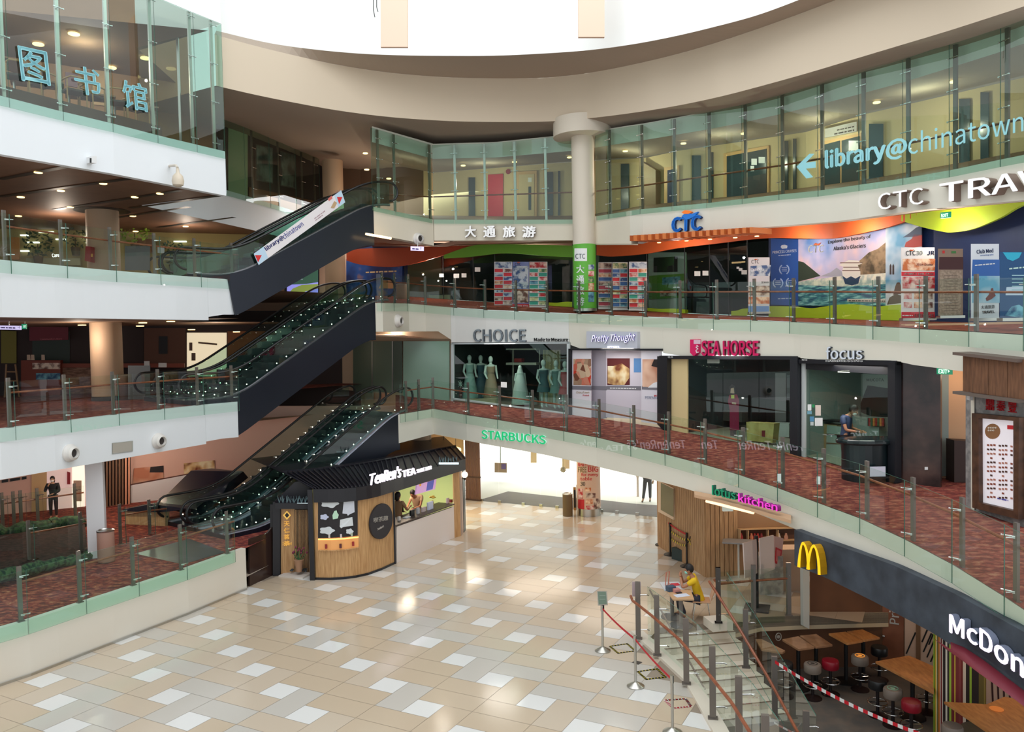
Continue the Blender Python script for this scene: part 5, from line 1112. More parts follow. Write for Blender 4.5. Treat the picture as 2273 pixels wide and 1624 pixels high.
w.text4('CTC', (1495, 517), (1561, 512), 34, BLU, 0, .14, .05, r, side=M1((16, 60, 120)))
w.plate('wing', [(1517, 480), (1526, 473), (1540, 475), (1553, 470), (1546, 480), (1534, 486), (1526, 488)], BLU, .05, .1, r); w.plate('flame', [(1516, 472), (1524, 467), (1534, 468), (1540, 471), (1532, 475), (1522, 475)], mat('logo_orange', (240, 120, 30), .4, emit=.2), .06, .1, r)
# orange slatted canopy
r = empty('slatted_canopy', E4.P(1540, 520), 'row of orange wooden blocks forming a canopy over the travel agency', 'canopy')
n = 34
for i in range(n):
    x = 1398+(1672-1398)*i/n; x2 = x+(1672-1398)/n*.95; yb = terp([(1398, 535), (1672, 516)], x, 1); yt = yb-12; dd = .75 if i % 2 else .62
    a = W(x, yb, E4.D(x)-dd); b = W(x2, yb, E4.D(x2)-dd); v = E4.nrm(x)*-dd; h = Vector((0, 0, 12*E4.D(x)/FX))
    MB().prism([a, b, b+h, a+h], v).build('block', mat('canopy_orange' if i % 2 else 'canopy_orange2', (214, 120, 62) if i % 2 else (176, 84, 36), .5), r)
for x in (1463, 1524, 1576, 1632, 1680): q = MB().cyl(W(x, terp([(1463, 538), (1680, 524)], x, 1)+1, E4.D(x)-.35), .06, .02, 12).build('downlight', WARML, r)
# exit sign over the lime panel
ew = Wall(W(2080, 480, 18.2), W(2110, 478, 18.2)); r = empty('exit_sign', ew.at(2097, 478), 'green EXIT sign hanging against the lime panel', 'sign')
ew.plate('box', [(2087, 485), (2109, 483), (2109, 470), (2087, 472)], mat('exit_green', (30, 140, 100), .5, emit=.7), 0, .05, r); ew.text4('EXIT', (2090, 482), (2105, 480), 7, emi('exit_white', (230, 255, 240), 1), .055, .005, .01, r)
# ================================================================ ground level: entrance
gA, gB = Z(1030, 1108, 0), Z(1500, 1151, 0); gw = Wall(gA, gB)
r = empty('glass_entrance', gw.at(1200, 1124), 'frameless glass entrance wall between the court and the bright street', 'glass wall')
xs = [1066, 1106, 1159, 1198, 1234, 1283, 1332, 1367, 1412, 1462]
for a, b in zip(xs, xs[1:]):
    p, q = gw.at(a+.6, 1000), gw.at(b-.6, 1000); p.z = q.z = 0; up = Vector((0, 0, 3.3))
    MB().prism([p, q, q+up, p+up], gw.N*.012).build('glass_panel', [GREENGL], r)
    MB().box(p+Vector((0, 0, .05)), (.14, .05, .1), rz=math.atan2(gw.X.y, gw.X.x)).build('patch_fitting', STEEL, r)
# paving and street outside
struct('ground_paving', [Z(1060, 1111, .0)+Vector((0, .05, 0)), Z(1128, 1090, 0), Z(1249, 1103, 0), Z(1334, 1109, 0), Z(1404, 1117, 0), Z(1475, 1122, 0), Z(1475, 1149, 0)+Vector((0, .05, 0))], [(0, 1, 2, 3, 4, 5, 6)], mat('dark_paving', (104, 92, 88), .7))
area('daylight_outside', (2, 48, 13), (0, 0, 0), 40, 28, 16000, (1, 1, 1))
for (a, b, y0, y1, D, n, lab) in ((1178, 1191, 960, 1026, 40, 'hanging_board', 'short peach board hanging outside the entrance'), (1248, 1264, 960, 1039, 40, 'hanging_board', 'longer peach board hanging outside above the star ornament')):
    w = Wall(W(a, 1000, D), W(b, 1000, D)); tag(w.plate(n, [(a, y1), (b, y1), (b, y0), (a, y0)], M1((214, 176, 136)), 0, .1), lab, 'board')
w = Wall(W(1098, 1040, 38), W(1125, 1040, 38)); r = empty('street_sign', w.at(1111, 1047), 'small brown and lilac sign board outside the entrance glass', 'sign')
w.plate('board', [(1098, 1047), (1125, 1048), (1125, 1027), (1098, 1026)], M1((176, 150, 124)), 0, .1, r); w.plate('lilac_panel', [(1113, 1041), (1123, 1041), (1123, 1029), (1113, 1029)], M1((120, 100, 150)), .11, .01, r); w.plate('hanger', [(1110, 1026), (1112, 1026), (1112, 960), (1110, 960)], STEEL, 0, .05, r)
c = W(1250, 1042, 36); e = empty('star_ornament', c, 'grey star-shaped ornament hanging outside the entrance', 'ornament'); pts = []
for i in range(20):
    t = i*math.pi/10; rr = .15 if i % 2 else .105; pts.append(c+Vector((rr*math.cos(t), 0, rr*math.sin(t))))
MB().prism(pts, (0, .05, 0)).build('star', M1((170, 146, 130)), e); MB().tube([c, c+Vector((0, 0, 1.8))], .008, 5).build('string', BLACK, e)
# leaflet column with the poster wrap
def kolumn(x, yb, rad, z1, label, m, nm='column'):
    f = Z(x, yb, 0); p = f+Vector((f.x, f.y, 0)).normalized()*rad; p.z = 0; e = empty(nm, p, label, 'column'); MB().cyl(p, rad, z1, 36).build('shaft', m, e, True); return p, e
p, e = kolumn(1307.5, 1147, .45, 3.4, 'round column wrapped in a red and cream promotion poster at the entrance', mat('poster_cream', (222, 190, 168), .5))
MB().cyl(p, .465, .28, 36).build('steel_base', STEEL, e, True); PR = M1((206, 44, 52))
for body, x0, x1, yb, yt, m in (('New Promotion', 1283, 1331, 1035, 1026, PR), ('FREE', 1283, 1302, 1048, 1036, M1((130, 110, 60))), ('BIG', 1305, 1328, 1047, 1035, PR), ('for every', 1290, 1328, 1058, 1049, PR), ('table', 1288, 1314, 1066, 1058, PR), ('30', 1288, 1299, 1078, 1069, BLACK)): cyl_text(body, p, .452, x0, x1, yb, yt, m, e, .02)
for i, (x0, x1, y0, y1) in enumerate(((1283, 1294, 1084, 1106), (1298, 1312, 1082, 1090), (1300, 1322, 1094, 1104), (1283, 1297, 1108, 1130), (1300, 1316, 1108, 1118), (1318, 1331, 1106, 1130), (1301, 1318, 1122, 1132))): cyl_plate(p, .453, x0, x1, y0, y1, PHOTO[(i*2+1) % 6] if i != 3 else PR, e)
cyl_plate(p, .453, 1281, 1333.5, 1133, 1137, M1((120, 130, 180)), e, 'blue_line')
f = Z(1260.5, 1147, 0); bin_(1260.5, 1146, f.y+.2, .19, .9, 'brown cylindrical bin in front of the promotion column', mat('olive_bin', (112, 92, 60), .5))
f = Z(1275, 1131, 0); e = empty('sign_stand', f, 'gold framed sign stand hidden behind the promotion column', 'sign stand')
for i in range(2): MB().box(f+Vector((.02+i*.12, 0, .45+i*.08)), (.1, .12, .9)).build('frame', M1((176, 130, 70), .3), e); MB().box(f+Vector((.02+i*.12, -.07, .45+i*.08)), (.07, .01, .7)).build('panel', BLACK, e)
# person in the street and the pole beside them
def person(P, face, label, skin, hair, joints, clothes, pose_note=None): pass
SKIN = mat('skin', (176, 122, 92), .6); SKIN2 = mat('skin_light', (206, 160, 130), .6); HAIR = mat('hair_black', (22, 18, 18), .6); MASK = mat('mask_green', (150, 214, 196), .7)
def skinned(name, verts, edges, radii, m, parent, root=0, sub=2):
    me = bpy.data.meshes.new(name); me.from_pydata([tuple(v) for v in verts], edges, []); o = bpy.data.objects.new(name, me); COL.objects.link(o)
    o.parent = parent; o.matrix_parent_inverse = parent.matrix_world.inverted()
    s = o.modifiers.new('s', 'SKIN'); s.use_smooth_shade = True; u = o.modifiers.new('u', 'SUBSURF'); u.levels = sub; u.render_levels = sub
    dt = me.skin_vertices[0].data if me.skin_vertices else None
    for i, q in enumerate(dt): q.radius = radii[i] if isinstance(radii[i], tuple) else (radii[i], radii[i]); q.use_root = (i == root)
    me.materials.append(m); return o
def ensure_skin(o): pass
def figure(P, rz, label, J, shirt, trousers, skin=SKIN, hair=HAIR, mask=None, shoes=BLACK, long_sleeve=False, long_hair=False, scale=1.0, cat='person', apron=None, bald=0):
    """J: joint positions in metres in the body's own frame, x to its left, y forward, z up"""
    e = empty('person', P, label, cat, None); R = Matrix.Rotation(rz, 3, 'Z')
    T = lambda v: P+R@(Vector(v)*scale)
    def limb(name, names, rad, m, sub=2):
        vs = [T(J[n]) if isinstance(n, str) else T(n) for n in names]; return skinned(name, vs, [(i, i+1) for i in range(len(vs)-1)], [r*scale if not isinstance(r, tuple) else (r[0]*scale, r[1]*scale) for r in rad], m, e, 0, sub)
    h = J['head']; up = (Vector(J['head'])-Vector(J['neck'])).normalized()
    # body: one continuous surface
    nm = ['pelvis', 'waist', 'chest', 'neck', 'head0', 'sl', 'el', 'wl', 'sr', 'er', 'wr', 'hl', 'kl', 'al', 'tl', 'hr', 'kr', 'ar', 'tr']
    J = dict(J); J['waist'] = tuple((Vector(J['pelvis'])*.55+Vector(J['chest'])*.45)); J['head0'] = tuple(Vector(J['neck'])+up*.06)
    ed = [(0, 1), (1, 2), (2, 3), (3, 4), (2, 5), (5, 6), (6, 7), (2, 8), (8, 9), (9, 10), (0, 11), (11, 12), (12, 13), (13, 14), (0, 15), (15, 16), (16, 17), (17, 18)]
    rd = [(.13, .10), (.115, .09), (.135, .1), .055, .05, .055, .04, .026, .055, .04, .026, .085, .06, .04, .03, .085, .06, .04, .03]
    skinned('body', [T(J[n]) for n in nm], ed, [r*scale if not isinstance(r, tuple) else (r[0]*scale, r[1]*scale) for r in rd], skin, e)
    # head with face
    hd = MB(); fy = Vector(J.get('look', (0, 1, 0))).normalized(); M = Matrix((Vector((fy.y, -fy.x, 0)).normalized(), fy, fy.cross(Vector((fy.y, -fy.x, 0))).normalized()*-1)).transposed(); M = R@M
    hc = T(h); k = scale
    if M.determinant() < 0: M = M@Matrix.Diagonal((1, 1, -1))
    hd.ball(hc, .098*k, 18, sc=(.82, .98, 1.2), M=M); hd.ball(hc+M@Vector((0, .03, -.075))*k, .055*k, 12, sc=(.9, 1, .9), M=M)
    hd.ball(hc+M@Vector((0, .1, -.01))*k, .018*k, 8, sc=(.8, 1.2, 1.4), M=M)
    for s in (-1, 1): hd.ball(hc+M@Vector((.08*s, 0, -.01))*k, .026*k, 8, sc=(.4, .8, 1.2), M=M)
    hd.build('head', skin, e, True)
    ey = MB()
    for s in (-1, 1): ey = MB(); ey.ball(hc+M@Vector((.033*s, .083, .012))*k, .012*k, 8, sc=(1.2, .5, .7), M=M); ey.build('eye', BLACK, e, True)
    MB().ball(hc+M@Vector((0, .085, -.055))*k, .02*k, 8, sc=(1.2, .4, .35), M=M).build('mouth', mat('lips', (150, 84, 76), .6), e, True)
    hm = MB(); hm.ball(hc+M@Vector((0, -.018, .028))*k, .108*k, 18, sc=(.86, .98, 1.1), M=M)
    if long_hair: hm.ball(hc+M@Vector((0, -.07, -.06))*k, .085*k, 12, sc=(1, .7, 1.5), M=M)
    o = hm.build('hair', hair, e, True)
    if mask: MB().ball(hc+M@Vector((0, .055, -.052))*k, .066*k, 14, sc=(.95, .85, .78), M=M).build('face_mask', mask, e, True)
    # hands: palm, four fingers and a thumb
    for s, wn, en in (('l', 'wl', 'el'), ('r', 'wr', 'er')):
        a = Vector(J[wn]); d = (a-Vector(J[en])).normalized(); c = Vector(J.get('palm_'+s, (0, 0, 1))); sd = d.cross(c).normalized(); c = sd.cross(d)
        sg = 1 if s == 'l' else -1; cu = J.get('curl', .35)
        vs = [a, a+d*.045, a+d*.08]; ed = [(0, 1), (1, 2)]; rr = [.024, .032, .03]
        for i, ln in enumerate((.07, .08, .075, .06)):
            o_ = sd*(.027-.018*i); p0 = a+d*.085+o_; p1 = p0+d*ln*.5; p2 = p1+(d*(1-cu)+c*-cu).normalized()*ln*.5; n0 = len(vs); vs += [p0, p1, p2]; ed += [(2, n0), (n0, n0+1), (n0+1, n0+2)]; rr += [.011, .0095, .008]
        n0 = len(vs); vs += [a+d*.035+sd*.035*sg, a+d*.07+sd*.05*sg-c*.02]; ed += [(1, n0), (n0, n0+1)]; rr += [.012, .009]
        skinned('hand', [T(v) for v in vs], ed, [x*scale for x in rr], skin, e, 0, 1)
    # clothes
    g = .014
    sl = ['sl', 'el'] if not long_sleeve else ['sl', 'el', 'wl']
    vs = ['pelvis', 'waist', 'chest', 'neckb', 'sl', 'ml', 'sr', 'mr']; J['neckb'] = tuple(Vector(J['chest']).lerp(Vector(J['neck']), .62))
    fr = .62 if not long_sleeve else 1.0
    J['ml'] = tuple(Vector(J['sl']).lerp(Vector(J['el']), fr)); J['mr'] = tuple(Vector(J['sr']).lerp(Vector(J['er']), fr))
    ed = [(0, 1), (1, 2), (2, 3), (2, 4), (4, 5), (2, 6), (6, 7)]; rd = [(.165, .135), (.14, .116), (.155, .122), (.075, .07), .078, .062, .078, .062]; nn = list(vs)
    if long_sleeve:
        J['wl2'] = tuple(Vector(J['el']).lerp(Vector(J['wl']), .93)); J['wr2'] = tuple(Vector(J['er']).lerp(Vector(J['wr']), .93)); nn += ['wl2', 'wr2']; ed += [(5, 8), (7, 9)]; rd += [.042, .042]
    J['hem'] = tuple(Vector(J['pelvis'])-(Vector(J['chest'])-Vector(J['pelvis'])).normalized()*.15); nn[0] = 'hem'; skinned('shirt', [T(J[n]) for n in nn], ed, [r*scale if not isinstance(r, tuple) else (r[0]*scale, r[1]*scale) for r in rd], shirt, e)
    J['al2'] = tuple(Vector(J['kl']).lerp(Vector(J['al']), .93)); J['ar2'] = tuple(Vector(J['kr']).lerp(Vector(J['ar']), .93))
    nn = ['pelvis', 'hl', 'kl', 'al2', 'hr', 'kr', 'ar2']; skinned('trousers', [T(J[n]) for n in nn], [(0, 1), (1, 2), (2, 3), (0, 4), (4, 5), (5, 6)], [r*scale if not isinstance(r, tuple) else (r[0]*scale, r[1]*scale) for r in [(.15, .12), .1, .075, .055, .1, .075, .055]], trousers, e)
    for s in ('l', 'r'):
        a = Vector(J['a'+s]); t = Vector(J['t'+s]); skinned('shoe', [T(a+Vector((0, 0, -.02))), T(a.lerp(t, .4)+Vector((0, 0, -.02))), T(t)], [(0, 1), (1, 2)], [.045*scale, .045*scale, .038*scale], shoes, e, 0, 1)
    if apron:
        q = [T(Vector(J['chest'])+Vector((x, .125, z))) for x, z in ((-.1, .1), (.1, .1), (.13, -.25), (-.13, -.25))]; MB().prism(q, R@Vector((0, .01, 0))).build('apron', apron, e)
    return e
def standing(**k):
    J = dict(pelvis=(0, 0, .95), chest=(0, 0, 1.32), neck=(0, 0, 1.5), head=(0, .02, 1.63), sl=(.19, 0, 1.42), el=(.25, -.02, 1.14), wl=(.24, .1, .9), sr=(-.19, 0, 1.42), er=(-.25, -.02, 1.14), wr=(-.24, .1, .9),
        hl=(.09, 0, .9), kl=(.1, .02, .5), al=(.1, 0, .09), tl=(.11, .15, .04), hr=(-.09, 0, .9), kr=(-.1, .02, .5), ar=(-.1, 0, .09), tr=(-.11, .15, .04))
    J.update(k); return J
Pp = Z(1438, 1112, -.02); figure(Pp, math.radians(160), 'person in a maroon top and grey trousers standing in the bright street', standing(kl=(.12, .1, .5), al=(.16, .2, .09), tl=(.18, .34, .04), el=(.24, .1, 1.16), wl=(.1, .3, 1.2)), M1((110, 30, 44)), M1((66, 66, 76)), SKIN2)
q = Z(1416, 1101, -.02); e = empty('umbrella_pole', q, 'closed white parasol pole beside the person in the street', 'parasol'); MB().tube([q, q+Vector((0, 0, 2.2))], [.05, .035], 8).build('pole', M1((226, 206, 196)), e); MB().lathe(q+Vector((0, 0, .7)), [(.03, 0), (.09, .25), (.03, .6)], 10).build('folded_cloth', M1((226, 206, 196)), e)
# slatted screen by the entrance
a, b = Z(1036, 1109, 0), Z(1066, 1112, 0); sw_ = Wall(a, b); r = empty('slatted_screen', a, 'tall screen of thin brown upright slats beside the entrance glass', 'screen')
mb = None
n = 12
for i in range(n):
    c = a.lerp(b, i/(n-1)); MB().box(c+Vector((0, 0, 1.7)), (.03, .06, 3.4), rz=math.atan2(sw_.X.y, sw_.X.x)).build('slat', M1((120, 84, 62)), r)
for zz in (.04, 1.0, 3.35): MB().box(a.lerp(b, .5)+Vector((0, 0, zz)), ((b-a).length+.05, .08, .06), rz=math.atan2(sw_.X.y, sw_.X.x)).build('crossbar', M1((70, 50, 42)), r)
# walls behind the kiosk, lit coffee shop front
CAFE = mat('cafe_wall', (226, 196, 160), .8)
p0, p1, p2 = Z(1036, 1109, 0)+Vector((-.1, .3, 0)), Vector((-5.2, 34.4, 0)), Vector((-6.2, 32, 0))
for a, b in ((p0, p1), (p1, p2)): struct('wall_cafe', [a, b, b+Vector((0, 0, 4)), a+Vector((0, 0, 4))], [(0, 1, 2, 3)], CAFE)
for x, D in ((955, 31.5), (985, 32), (1012, 32.4)): 
    c = W(x, 1000, D); e = empty('pendant_light', c, 'glowing pendant lamp over the coffee shop, '+{955: 'first from the kiosk roof', 985: 'middle one', 1012: 'nearest the slatted screen'}[x], 'lamp', 'coffee shop pendants'); MB().lathe(c, [(.22, 0), (.2, .1), (.05, .16)], 16).build('shade', WARML, e, True); MB().tube([c+Vector((0, 0, .15)), c+Vector((0, 0, 1.2))], .01, 5).build('cord', BLACK, e)
point('cafe_light', W(985, 1015, 30.5), 120, (1, .86, .66), 3)
p, e = kolumn(938, 1130, .42, 4.2, 'cream column rising behind the kiosk roof under the gallery', COLM)
# ================================================================ the tea kiosk
KQ = Cv([(x, y, Z(x, y, 0).y) for x, y in [(701, 1286), (732, 1286.5), (763, 1285), (790, 1281.5), (817, 1275.5), (846, 1265), (876, 1251)]])
OAK = ramp_mat('kiosk_oak', 'NOISE', 6, [(.3, (172, 128, 82)), (.7, (206, 164, 114))], .5, vec=(5, 5, .35))
KB = mat('kiosk_black', (24, 24, 32), .35)
kx = KQ.xs(701, 876, 8); KT = [(701, 1094), (750, 1093.5), (793, 1090), (835, 1080), (876, 1068)]
r = empty('tea_kiosk', KQ.P(790), 'oak clad tea kiosk with a black slatted roof and white lit sign', 'kiosk'); KR = r
A = row(KQ, kx); B = [W(x, terp(KT, x, 1), KQ.D(x)) for x in kx]; zt = sum(b.z for b in B)/len(B)
for a, b in zip(A, B): b.x, b.y, b.z = a.x, a.y, zt
n = len(A); mkmesh('curved_wall', A+B, [(i, i+1, n+i+1, n+i) for i in range(n-1)], OAK, r, True)
mkmesh('black_skirting', [a+KQ.nrm(x)*.02 for a, x in zip(A, kx)]+[a+KQ.nrm(x)*.02+Vector((0, 0, .07)) for a, x in zip(A, kx)], [(i, i+1, n+i+1, n+i) for i in range(n-1)], KB, r)
c0, c1 = A[0], A[-1]
MB().box(c0+Vector((-.08, .02, zt/2+.05)), (.14, .2, zt+.1)).build('corner_post', KB, r)
MB().box(c1+Vector((.02, .02, zt/2)), (.05, .08, zt)).build('corner_post', KB, r)
def kq_plate(nm, tab, m, off, th=.02):
    """tab of (px, y head, y foot)"""
    xs_ = [t[0] for t in tab]; T = [W(x, y0, KQ.D(x)-off) for x, y0, y1 in tab]; Bt = [W(x, y1, KQ.D(x)-off) for x, y0, y1 in tab]
    n = len(tab); return mkmesh(nm, T+Bt, [(i, i+1, n+i+1, n+i) for i in range(n-1)], m, r)
kq_plate('black_board', [(706, 1099, 1194), (730, 1098, 1193.5), (763, 1096.5, 1191.5), (794, 1094, 1188)], mat('kiosk_board', (34, 30, 34), .5), .02)
kq_plate('lit_niche', [(706, 1196, 1220), (735, 1196, 1221), (765, 1194.5, 1219.5), (796, 1191, 1214)], mat('niche_oak', (226, 160, 96), .5, emit=.25), .015)
kq_plate('niche_light', [(706, 1195, 1198), (735, 1195, 1198), (765, 1193.5, 1196.5), (796, 1190, 1193)], mat('niche_light', (255, 180, 100), .5, emit=2), .025)
MB().tube([W(x, y, KQ.D(x)-.06) for x, y in ((706, 1221), (735, 1222), (765, 1220), (796, 1215))], .02, 6).build('niche_shelf', OAK, r)
def bubble(pts, c, off=.04): 
    q = [W(x, y, KQ.D(x)-off) for x, y in pts]; return MB().prism(q, KQ.nrm(sum(p[0] for p in pts)/len(pts))*.01).build('speech_bubble', M1(c), r)
WB_ = (214, 220, 224)
def cloud(cx, cy, w, h, c=WB_): return bubble([(cx+math.cos(t)*w*(1+.12*math.cos(5*t)), cy+math.sin(t)*h*(1+.15*math.cos(5*t))) for t in [i*math.pi/15 for i in range(30)]], c)
cloud(732, 1117, 19, 9); cloud(726, 1177, 16, 8); cloud(720, 1147, 9, 6, (200, 206, 232)); cloud(776, 1179, 8, 6)
bubble([(763, 1112), (786, 1110), (787, 1136), (776, 1141), (772, 1144), (770, 1140), (760, 1139)], (206, 210, 222)); bubble([(755, 1153), (782, 1147), (784, 1166), (762, 1169), (757, 1172), (754, 1168)], WB_); bubble([(738, 1143), (742, 1134), (747, 1132), (749, 1138), (752, 1142), (750, 1150), (739, 1152)], (190, 226, 200))
for i, (x, y) in enumerate(((724, 1217), (756, 1216), (784, 1211))):
    c = W(x, y, KQ.D(x)-.07); o = MB().cyl(c, .035, .12, 12).build('tea_tin', M1([(150, 50, 50), (90, 40, 50), (160, 50, 50)][i]), None, True); tag(o, 'small red tea tin in the lit niche, '+['first from the corner post', 'middle one', 'nearest the round sign'][i], 'tin', 'tea tins in the niche')
for i, (x, y) in enumerate(((731, 1193), (757, 1193), (781, 1190))):
    c = W(x, y, KQ.D(x)-.07); o = MB().cyl(c, .03, .1, 12).build('tea_can', M1([(206, 200, 196), (220, 206, 206), (180, 190, 170)][i]), None, True); tag(o, 'small pale can on the ledge under the speech bubbles, '+['first from the corner post', 'middle one', 'nearest the round sign'][i], 'can', 'cans on the kiosk ledge')
# round sign
w = kw(KQ, 825, 862, .03); c = w.at(844, 1156); q = []
ax = w.at(866, 1153)-c; rx = .52
MB().prism([c+w.X*math.cos(t)*rx+w.Zv*math.sin(t)*rx for t in [i*math.pi/20 for i in range(40)]], w.N*.06).build('round_sign', mat('round_black', (44, 42, 48), .6), r)
w.text4('喫茶趣', (829, 1160), (861, 1154), 11, M1((196, 190, 184)), .065, .01, .01, r); w.text4("TenRen's", (838, 1177), (852, 1169), 5, M1((196, 190, 184)), .065, .01, 0, r, .3)
# counter
ca, cb = Z(876, 1251, 0), Z(1009, 1193, 0); cw = Wall(ca, cb); zc = cw.at(876, 1168).z
cw.plate('counter_front', [(876, 1251), (1009, 1193), (1008, 1122), (876, 1168)], mat('counter_white', (226, 216, 212), .4), -.08, .08, r)
a_, b_ = cw.at(875, 1168, .03), cw.at(1009, 1121, .03); a_.z = b_.z = zc; MB().prism([a_, b_, b_-cw.N*.65, a_-cw.N*.65], (0, 0, .04)).build('counter_top', mat('counter_dark', (70, 56, 50), .4), r)
# end piers
pe = Z(1009, 1193, 0); 
def pier(xa, ya, xb, yb, m, top=1030, nm='end_pier'):
    a, b = Z(xa, ya, 0), Z(xb, yb, 0); w = Wall(a, b); z1 = zt+.02
    return MB().prism([a, b, b+Vector((0, 0, z1)), a+Vector((0, 0, z1))], Vector((.05, .35, 0))).build(nm, m, r)
pier(1009, 1193, 1023, 1189, OAK); pier(1023, 1189, 1027, 1182, M1((226, 206, 196)))
pier(1027, 1182, 1030, 1181, KB)
# lintel, ceiling, back room
li = Wall(ca, cb); zl = zt
def v3(p, z): return Vector((p.x, p.y, z))
cbx = Z(1031, 1181, 0)
MB().prism([v3(ca, zt-.32), v3(cbx, zt-.32), v3(cbx, zt+.1), v3(ca, zt+.1)], Vector((-.1, .12, 0))).build('lintel', KB, r)
bk0 = ca+Vector((-3.2, 1.9, 0)); bk1 = cbx+Vector((-2.6, 2.0, 0))
struct('floor_kiosk', [v3(ca, .01), v3(cbx, .01), v3(bk1, .01), v3(bk0, .01)], [(0, 1, 2, 3)], mat('kiosk_floor', (120, 90, 70), .5))
mkmesh('back_wall', [v3(bk0, 0), v3(bk1, 0), v3(bk1, zt), v3(bk0, zt)], [(0, 1, 2, 3)], mat('kiosk_back', (196, 150, 112), .6), r)
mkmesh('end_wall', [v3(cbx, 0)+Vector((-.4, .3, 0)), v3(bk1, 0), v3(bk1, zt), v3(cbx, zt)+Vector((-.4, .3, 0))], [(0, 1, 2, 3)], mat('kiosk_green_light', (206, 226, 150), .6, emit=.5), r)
mkmesh('inner_ceiling', [v3(ca, zt-.02), v3(cbx, zt-.02), v3(bk1, zt-.02), v3(bk0, zt-.02)], [(0, 1, 2, 3)], KB, r)
point('kiosk_light', (ca+bk1)/2+Vector((0, 0, zt-.35)), 50, (1, .8, .6), 1.2)
# roof: eave curve and the falling slatted plane
EV = [(695, 1092), (740, 1090.5), (790, 1085), (835, 1075), (876, 1064), (966, 1034), (1033, 1015.5)]
def kd(x): return KQ.D(x) if x <= 876 else (cw.at(x, 1150).y)
ez = zt+.12; ev = []
for x, y in smooth_row(EV, 4):
    D = kd(x)-.12; p = W(x, y, D); ev.append(Vector((p.x, p.y, ez)))
nb = len(ev); up = Vector((0, 0, .34))
mkmesh('roof_fascia', ev+[v+up*.0+Vector((0, 0, -.38)) for v in ev], [(i, i+1, nb+i+1, nb+i) for i in range(nb-1)], KB, r)
Rb = [Vector((-9.2, 27.8, ez+.15)), Vector((-2.9, 33.2, ez+.15))]
bk = [Rb[0].lerp(Rb[1], i/(nb-1)) for i in range(nb)]; ridge = [a.lerp(b, .42)+Vector((0, 0, .06)) for a, b in zip(ev, bk)]
mkmesh('roof_slope', ev+ridge, [(i, i+1, nb+i+1, nb+i) for i in range(nb-1)], KB, r); mkmesh('roof_back', ridge+bk, [(i, i+1, nb+i+1, nb+i) for i in range(nb-1)], KB, r)
for i in range(34):
    t = i/33*(nb-1); j = min(int(t), nb-2); u_ = t-j; a = ev[j].lerp(ev[j+1], u_); b = ridge[j].lerp(ridge[j+1], u_); MB().tube([a+Vector((0, 0, .03)), b+Vector((0, 0, .03))], .022, 5).build('roof_batten', M1((34, 34, 44), .3), r)
MB().tube([v+Vector((0, 0, .02)) for v in ridge], .05, 6).build('ridge_bar', KB, r, True)
# lettering on the fascia
SW = emi('tea_sign_white', (250, 240, 255), 1.1)
def on_eave(body, x0, x1, base, hpx, bold, shear=0): curved_text(body, KE, x0, x1, base, lambda x: hpx, SW, .06, .05, bold, 'sign_letter', None, parent=r, shear=shear)
KE = Cv([(x, y, kd(x)-.12) for x, y in EV])
bl = lambda x: terp([(820, 1078), (876, 1063), (955, 1041)], x, 1)
on_eave("TenRen's", 820, 889, lambda x: bl(x)-1, 26, .012, .25); on_eave('TEA', 892, 921, lambda x: bl(x)+1, 15, .03); on_eave('SINCE 1953', 924, 956, lambda x: bl(x)+0, 8, .0)
# left wing of the kiosk
la, lb = Z(624, 1274, 0), Z(694, 1268, 0); lw = Wall(la, lb)
lw.plate('oak_panel', [(624, 1274), (654, 1270), (654, 1120), (624, 1122)], OAK, 0, .05, r); lw.plate('dark_backing', [(600, 1276), (694, 1268), (694, 1118), (600, 1118)], KB, -.12, .1, r)
for i in range(13):
    x = 655.5+i*3; lw.plate('upright_batten', [(x, 1269), (x+1.5, 1269), (x+1.5, 1130), (x, 1130)], OAK, 0, .06, r)
lw.plate('dark_pier', [(606, 1275), (622, 1274), (622, 1112), (606, 1112)], KB, 0, .12, r)
lw.plate('planter_trough', [(612, 1124), (694, 1124), (694, 1112), (612, 1111)], KB, .0, .35, r)
lw.plate('roof_side', [(610, 1111), (655, 1068), (700, 1062), (700, 1100), (694, 1112)], KB, -.4, .1, r)
GOLD = mat('gold_letters', (226, 180, 90), .3, .6, emit=.5)
lw.plate('gold_emblem', [(637, 1133), (646, 1143), (637, 1153), (628, 1143)], GOLD, .055, .02, r); lw.plate('emblem_core', [(637, 1137), (642, 1143), (637, 1149), (632, 1143)], KB, .076, .004, r)
for i, ch in enumerate('天仁茗茶'): lw.text(ch, 630, 1168+i*14.5, 643, 1156+i*14.5, GOLD, .055, .015, .02, r, name='gold_character')
lw.text4('Ten Ren', (627, 1210), (648, 1209), 7, GOLD, .055, .01, 0, r, .3)
def planter_lights(w, x0, x1, y, off, lab, n=9):
    e = empty('lit_planter', w.at((x0+x1)/2, y, off), lab, 'planter'); w.plate('light_strip', [(x0, y+3), (x1, y+3), (x1, y-1), (x0, y-1)], emi('strip_ice', (220, 246, 255), 1.6), off, .04, e)
    for i in range(n):
        x = x0+(x1-x0)*(i+.5)/n; b = w.at(x, y-1, off-.05)
        mb = MB()
        for k in range(5):
            t = random.uniform(-.6, .6); mb.tube([b, b+w.X*t*.12+Vector((0, 0, random.uniform(.12, .22)))], [.012, .004], 5)
        mb.build('sprig', M1((96, 116, 120)), e)
planter_lights(lw, 616, 690, 1117, .3, 'lit planter with pale sprigs over the slatted kiosk wing')
pw = Wall(Z(972, 1212, 0), Z(1016, 1187, 0)); planter_lights(Wall(W(972, 1035, cw.at(972, 1100).y-.1), W(1016, 1022, cw.at(1012, 1100).y-.1)), 974, 1016, 1027, 0, 'lit planter with pale sprigs on the kiosk roof edge by the globe lamp', 7)
